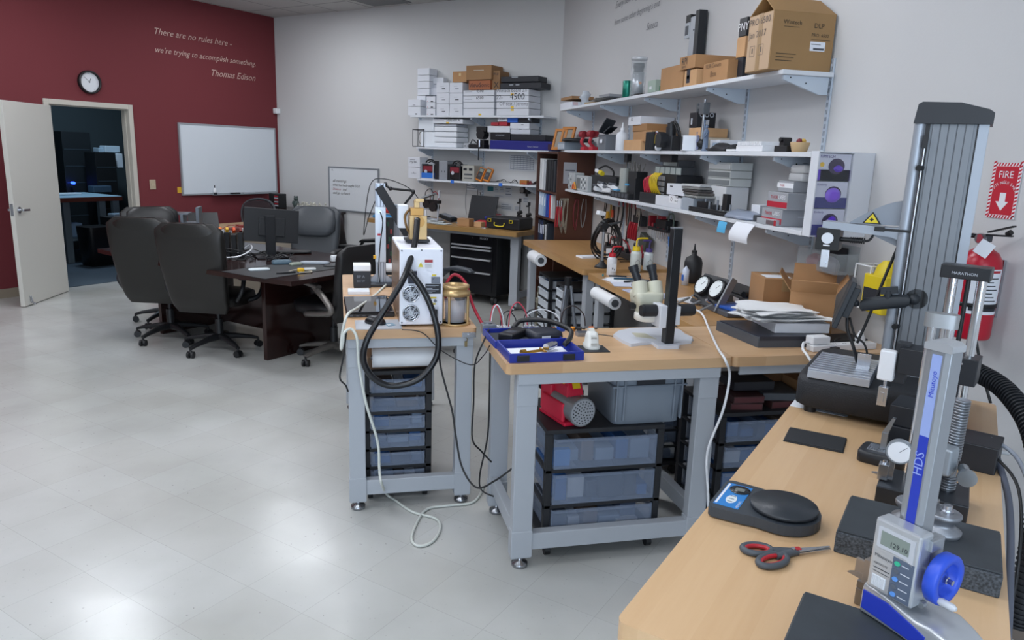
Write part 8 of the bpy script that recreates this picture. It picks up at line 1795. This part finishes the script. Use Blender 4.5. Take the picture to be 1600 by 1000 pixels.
a0,z1=rw(278,193);a1,z0=rw(431,301);am=(a0+a1)/2;w=(a1-a0)/2;h=1.21-.30
zb=rw(350,302)[1];zt=rw(350,197)[1];h=zt-zb
t=thing('whiteboard','large blank whiteboard on the red wall','whiteboard','A',am,CR-.001,zb)
mb=MB();mb.box(-w,w,-.018,0,0,h);part(t,'board',mb,mat('#d3dae1',.18))
mb=MB()
for q in((-w-.012,w+.012,-.012,.008),(-w-.012,w+.012,h-.008,h+.012)):mb.box(q[0],q[1],-.024,0,q[2],q[3])
mb.box(-w-.012,-w+.008,-.024,0,.008,h-.008);mb.box(w-.008,w+.012,-.024,0,.008,h-.008);part(t,'frame',mb,mat('#a9aeb4',.35,.5))
mb=MB();mb.box(-w*.45,w*.75,-.075,-.0245,-.018,-.012);part(t,'marker_tray',mb,mat('#9ea3a8',.35,.5))
zq=zb-.0115
a_=rw(332,300)[0];t=thing('spray_bottle','tiny white cleaner bottle on the whiteboard tray','bottle','A',a_,CR-.05,zq);mb=MB();mb.lathe([(0,0),(.02,0),(.02,.07),(.008,.09),(0,.09)],n=14);mb.cyl((0,0,.09),(0,0,.125),.007,m=1);mb.box(-.0205,.0205,-.0205,.0,.0,.03,1);part(t,'bottle',mb,[WHITE,INK])
a_=rw(364,301)[0];t=thing('eraser','black eraser on the whiteboard tray','eraser','A',a_,CR-.05,zq);mb=MB();mb.box(-.07,.07,-.02,.02,0,.022);part(t,'block',mb,BLACK,.003)
for k,x in enumerate((382,390)):t=thing('marker','whiteboard marker on the tray, %s'%('left' if k==0 else 'right'),'marker','A',rw(x,301)[0],CR-.05,zq);mb=MB();mb.cyl((-.05,0,.008),(.05,0,.008),.008,n=10);part(t,'barrel',mb,LGREY)
t=rt('light_switch','beige double light switch plate by the doorway','switch',239,296);mb=MB();mb.box(-.04,.04,-.006,0,0,.12);part(t,'plate',mb,mat('#b3a48c',.5),.002);mb=MB();mb.box(-.02,-.006,-.012,-.006,.045,.075);mb.box(.006,.02,-.012,-.006,.045,.075);part(t,'toggles',mb,mat('#c0b299',.5))
t=rt('sticky_note','yellow sticky note beside the large whiteboard','note',280.5,301.5);mb=MB();mb.box(-.028,.028,-.003,0,0,.075);part(t,'note',mb,mat('#d1a62e',.6))
t=thing('motion_sensor','white motion sensor in the corner of red and white walls','sensor','K',-8.69,CW-.05,pV(428,178,CW).z);mb=MB();mb.box(-.045,.02,-.03,.05,0,.075);part(t,'housing',mb,WHITE,.008)
# credenza items
t=thing('label_box','black box with red and white striped labels on the credenza','box','K',-8.42,7.22,.841);mb=MB();mb.box(-.10,.10,-.07,.07,0,.20);part(t,'case',mb,BLACK,.003)
mb=MB()
for k in range(6):mb.box(.01,.09,-.0715,-.0702,.03+k*.026,.045+k*.026,k%2)
part(t,'label_stripes',mb,[LGREY,REDM])
t=thing('bear_figurine','dark green-grey figurine on a white foot on the credenza','figurine','K',-7.98,7.16,.841)
mb=MB();mb.lathe([(0,0),(.05,0),(.045,.012),(0,.016)],n=16);part(t,'foot',mb,WHITE)
mb=MB();mb.zl([(.016,.03,.025),(.05,.04,.035),(.09,.045,.038),(.13,.03,.025)],2.2,14);mb.sph((0,0,.155),(.035,.03,.032),12);mb.sph((-.025,0,.185),.012,8);mb.sph((.025,0,.185),.012,8);mb.sph((-.045,-.01,.10),(.015,.02,.03),8);mb.sph((.045,-.01,.10),(.015,.02,.03),8);part(t,'body',mb,mat('#3d4a48',.5))
t=thing('white_models','cluster of small white printed models on the credenza','models','K',-7.66,7.14,.841);t2=MB();rr=random.Random(12)
for k in range(70):
 x,y=rr.uniform(-.20,.22),rr.uniform(-.12,.12);h_=rr.uniform(.02,.12);t2.cyl((x,y,0),(x+rr.uniform(-.01,.01),y,h_),rr.uniform(.004,.012),n=6);t2.sph((x,y,h_),rr.uniform(.008,.016),6)
p_=part(t,'model_cluster',t2,mat('#c6c4b8',.6),kind='stuff')
# ================================================================ CONFERENCE TABLE ITEMS
ZC=.75
def ct(name,label,cat,px,py,z=ZC,rz=0,group=None):P=pz(px,py,z);return thing(name,label,cat,'W',P.x,P.y,z,rz,group)
t=ct('monitor','black computer monitor seen from behind on the conference table','monitor',424,402,rz=.25)
mb=MB();mb.box(-.13,.13,-.10,.10,0,.012);mb.box(-.04,.04,-.01,.02,.012,.36);part(t,'stand',mb,mat('#15161a',.4),.003)
mb=MB();mb.cb((.02,.06,.27),(.46,.03,.29),(math.radians(-6),.08,0));mb.cb((.02,.035,.26),(.22,.03,.16),(math.radians(-6),.08,0));part(t,'screen',mb,mat('#141519',.45),.004)
t=ct('desk_mat','black mat on the near end of the conference table','mat',455,420,rz=.78);mb=MB();mb.box(-.45,.30,-.24,.26,0,.003);part(t,'mat',mb,mat('#202326',.6))
for nm,lab,cat,x,y,w_,d_,h_,c,r in(('paper_pad','white folded cloth on the black mat at the left','cloth',405,422,.16,.07,.015,'#c9d2d6',.3),('pouch','grey-blue pouch with white papers behind the mat','pouch',440,412,.16,.09,.03,'#49606e',.2),('tool_tray','long silver tray of parts behind the mat','tray',492,412,.24,.07,.02,'#98a0aa',-.1),('white_box','small white box at the right end of the conference table','box',523,408,.07,.07,.05,'#d0d3d6',.2),('keyboard','black keyboard beside the monitor foot','keyboard',448,395,.44,.13,.02,'#17181b',.1),('phone','dark phone on the right of the conference table','phone',518,416,.13,.07,.01,'#24272b',-.2),('cutters','black pliers lying on the mat','pliers',447,427,.15,.03,.012,'#1c1d20',.4),('caulk_clip','yellow tape measure on the black mat','tape measure',470,424,.05,.05,.025,'#d4a51c',.3),('parts_bag','small clear bag of white parts on the mat','bag',484,421,.10,.07,.012,'#bcc0c2',.1),('cotton_parts','pile of small grey-green parts left of the silver tray','parts',462,414,.10,.06,.02,'#8f968a',.6)):
 t=ct(nm,lab,cat,x,y,ZC+.0035,r);mb=MB();mb.zl([(0,w_/2*.94,d_/2*.94),(h_*.2,w_/2,d_/2),(h_*.8,w_/2*.97,d_/2*.97),(h_,w_/2*.8,d_/2*.8)],5,20);part(t,'body',mb,mat(c,.5))
mb=MB();P=pz(468,424,ZC+.008);mb.tube([(P.x-.08,P.y-.02,P.z),(P.x-.04,P.y+.06,P.z),(P.x+.06,P.y+.05,P.z),(P.x+.09,P.y-.03,P.z),(P.x,P.y-.05,P.z)],.005,6);world_solo('cable','pale cord curled round the yellow tape measure','cable',mb,mat('#b4ab9a',.5))
t=ct('charging_rack','black device rack with orange and yellow plugs behind the executive chairs','device rack',352,400)
mb=MB()
for k in range(6):mb.box(-.16+.055*k,-.12+.055*k,-.05,.06,0,.19+.02*(k%2))
part(t,'rack',mb,BLACK,.003)
for k,c in enumerate(('#d8c23a','#c8321f','#d86a1f','#d8a83a','#d8531f','#7a2a22')):mb=MB();mb.cb((-.14+.055*k,0,.225),(.022,.03,.04),(.2*k,0,.3));part(t,'plug',mb,mat(c,.5))
mb=MB();mb.tube([(-.2,-.1,.01),(-.05,-.16,.01),(.12,-.15,.015),(.22,-.05,.06),(.20,.05,.09),(.1,.0,.02)],.007,8);part(t,'white_cable',mb,WHITE)
for k in range(3):mb=MB();mb.tube([(-.25+.1*k,-.08,.01),(-.2+.1*k,-.1,.08),(-.05+.12*k,-.08,.04),(.05+.1*k,-.02,.01)],.005,6);part(t,'black_cable',mb,BLACK)
t=ct('laptop','open dark laptop behind the device rack on the beige desk','laptop',322,362,ZC,.3);mb=MB();mb.box(-.16,.16,-.11,.11,0,.018);part(t,'base',mb,BLACK,.003);mb=MB();mb.cb((0,.15,.10),(.32,.008,.21),(-.45,0,0));part(t,'screen',mb,mat('#16171b',.3),.002)
t=ct('monitor_riser','silver metal riser behind the executive chairs','riser',283,372)
mb=MB();mb.box(-.20,.10,-.10,.10,.245,.26);mb.box(.02,.05,-.1,.1,0,.245);mb.box(.17,.20,-.1,.1,0,.32);mb.box(.05,.17,-.1,.1,.15,.165);part(t,'riser',mb,mat('#7c828a',.35,.7),.002)
P=t.location;t=thing('tape_roll','blue and white roll lying on the silver riser','tape roll','W',P.x-.14,P.y-.02,P.z+.261);mb=MB();mb.zl([(0,.05,.05),(.01,.055,.055),(.045,.05,.05),(.055,.03,.03)],2.4,20);part(t,'blue_cover',mb,mat('#3f77c9',.4));mb=MB();mb.cb((0,-.045,.05),(.06,.02,.02));part(t,'white_wrap',mb,WHITE)
for k,(x,c,w_) in enumerate(((352,'#a87f52',.2),(376,'#b8bdc0',.16),(388,'#c9902a',.05),(366,'#6e3a36',.12))):
 t=ct('desk_clutter','%s among the clutter on the beige desk'%['flat tan board','pale papers','small orange block','dark red circuit tray'][k],'clutter',x,359+k,.746,.3*k);mb=MB();mb.box(-w_/2,w_/2,-.06,.06,0,.02+.008*k);part(t,'body',mb,mat(c,.6),.002)
mb=MB();mb.tube([tuple(pz(348,357,.77)),tuple(pz(360,352,.80)),tuple(pz(375,355,.78)),tuple(pz(395,358,.77)),tuple(pz(410,360,.76))],.004,6);world_solo('red_wire','thin reddish wire trailing over the beige desk','wire',mb,mat('#94423c',.5))
rr=random.Random(44);OR=('leftmost','second from the left','third from the left','fourth from the left','fifth from the left','sixth from the left','seventh from the left','seventh from the right','sixth from the right','fifth from the right','fourth from the right','third from the right','second from the right','rightmost')
for k in range(12):
 P=pz(350+k*9,rr.uniform(394,408),ZC+.004);q=[(P.x+rr.uniform(-.12,.12),P.y+rr.uniform(-.10,.10),ZC+.006+rr.uniform(0,.05)*(i%2)) for i in range(6)]
 mb=MB();mb.tube(q,.004,6);world_solo('tangled_cable','black cable in the tangle on the dark table, '+OR[k if k<6 else k+2],'cable',mb,BLACK,group='tangled cables on the conference table')
for k in range(14):
 P=pz(346+k*5.2,rr.uniform(356,365),.747);mb=MB();w_=rr.uniform(.02,.06);mb.box(-w_,w_,-w_*.6,w_*.6,0,rr.uniform(.01,.05));c,n_=rr.choice([('#8a8f96','grey'),('#26282c','black'),('#b8a070','tan'),('#c8ccd0','white'),('#803028','dark red')])
 solo('desk_part',n_+' loose part in the clutter on the beige desk, '+OR[k],'part',mb,mat(c,.5),'W',P.x,P.y,.7465,rr.uniform(0,3),.002,'small parts on the beige desk')
# red and blue bags left on the back bench
for lab,u,v,z,w_,h_,c in(('blue plastic bag at the left end of the back bench',-6.10,6.86,kz,.17,.05,'#2f86c0'),('white bag edge between blue and red bags',-6.10,6.9,kz+.051,.15,.02,'#c9d3da'),('red plastic bag on top of the blue bag',-6.07,6.9,kz+.072,.15,.07,'#c02a28')):
 t=thing('plastic_bag',lab,'bag','K',u,v,z);mb=MB();mb.zl([(0,w_*.9,.09),(h_*.4,w_,.10),(h_*.8,w_*.8,.08),(h_,w_*.4,.04)],2.3,18);part(t,'bag',mb,mat(c,.4))
# ================================================================ DIM SIDE ROOM
def dr_(name,label,cat,a,b,z=0,rz=0):return thing(name,label,cat,'A',a,b,z,rz)
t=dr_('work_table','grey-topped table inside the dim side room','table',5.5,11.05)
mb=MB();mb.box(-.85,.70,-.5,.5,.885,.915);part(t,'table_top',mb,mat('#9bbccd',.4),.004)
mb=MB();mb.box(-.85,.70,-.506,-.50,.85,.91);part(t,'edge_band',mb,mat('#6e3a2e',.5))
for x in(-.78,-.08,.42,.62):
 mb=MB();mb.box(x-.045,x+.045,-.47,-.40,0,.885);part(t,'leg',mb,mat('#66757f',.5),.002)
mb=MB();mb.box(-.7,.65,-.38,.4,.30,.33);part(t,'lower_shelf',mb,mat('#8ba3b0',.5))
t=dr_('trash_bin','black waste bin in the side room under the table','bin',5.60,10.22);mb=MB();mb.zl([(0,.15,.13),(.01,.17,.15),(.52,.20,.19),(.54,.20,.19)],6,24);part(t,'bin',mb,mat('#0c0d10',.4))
def da(px,py,b):P=pB(px,py,b);return P.x,P.z
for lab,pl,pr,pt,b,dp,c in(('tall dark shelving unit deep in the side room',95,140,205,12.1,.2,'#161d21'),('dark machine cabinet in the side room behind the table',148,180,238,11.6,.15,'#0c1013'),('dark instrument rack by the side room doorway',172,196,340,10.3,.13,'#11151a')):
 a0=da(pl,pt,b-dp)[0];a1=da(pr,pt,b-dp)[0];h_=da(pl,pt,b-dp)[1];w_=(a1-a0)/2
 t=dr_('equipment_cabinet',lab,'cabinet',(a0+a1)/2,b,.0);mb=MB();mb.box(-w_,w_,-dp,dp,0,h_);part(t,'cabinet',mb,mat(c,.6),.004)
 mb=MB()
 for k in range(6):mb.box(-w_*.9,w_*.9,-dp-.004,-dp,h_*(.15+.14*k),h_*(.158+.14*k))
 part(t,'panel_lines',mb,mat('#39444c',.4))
for k,(px,py,b,w_,h_,c,lab) in enumerate(((160,238,11.75,.10,.07,'#a9c0cf','pale instrument on the dark cabinet in the side room'),(172,238,11.7,.12,.10,'#c3d6e2','second pale instrument on the dark cabinet in the side room'),(184,340,10.35,.10,.06,'#8fa3b4','grey instrument on the rack by the side room doorway'),(105,299,11.0,.16,.03,'#cddce4','white papers on the side room table'),(117,392,10.9,.10,.2,'#8fb4d6','pale blue bag on the side room floor'),(156,296,11.4,.14,.10,'#3f5568','blue-grey device at the right of the side room table'),(184,262,11.6,.05,.22,'#d4dde4','white labelled canister deep in the side room'))):
 a_,z_=da(px,py,b);z_={3:.916,4:.331,5:.916}.get(k,z_)
 t=dr_('instrument',lab,'instrument',a_,b,z_);mb=MB();mb.box(-w_,w_,-.08,.08,0,h_);part(t,'body',mb,mat(c,.5),.01)
a_,z_=da(115,286,11.8);t=dr_('status_light','small glowing blue light on the shelving in the side room','indicator light',a_,11.8,z_);mb=MB();mb.cyl((0,.05,0),(0,-.02,0),.02);part(t,'lamp',mb,mat('#2a50ff',.4,emit=5.0))
l=bpy.data.lights.new('side_room_fill','AREA');l.size=.5;l.energy=38;l.color=(.6,.8,1);o=bpy.data.objects.new('side_room_fill',l);COL.objects.link(o);o.location=wpos('A',5.9,10.6,3.1)  # unseen light without a fixture, added to brighten the side room
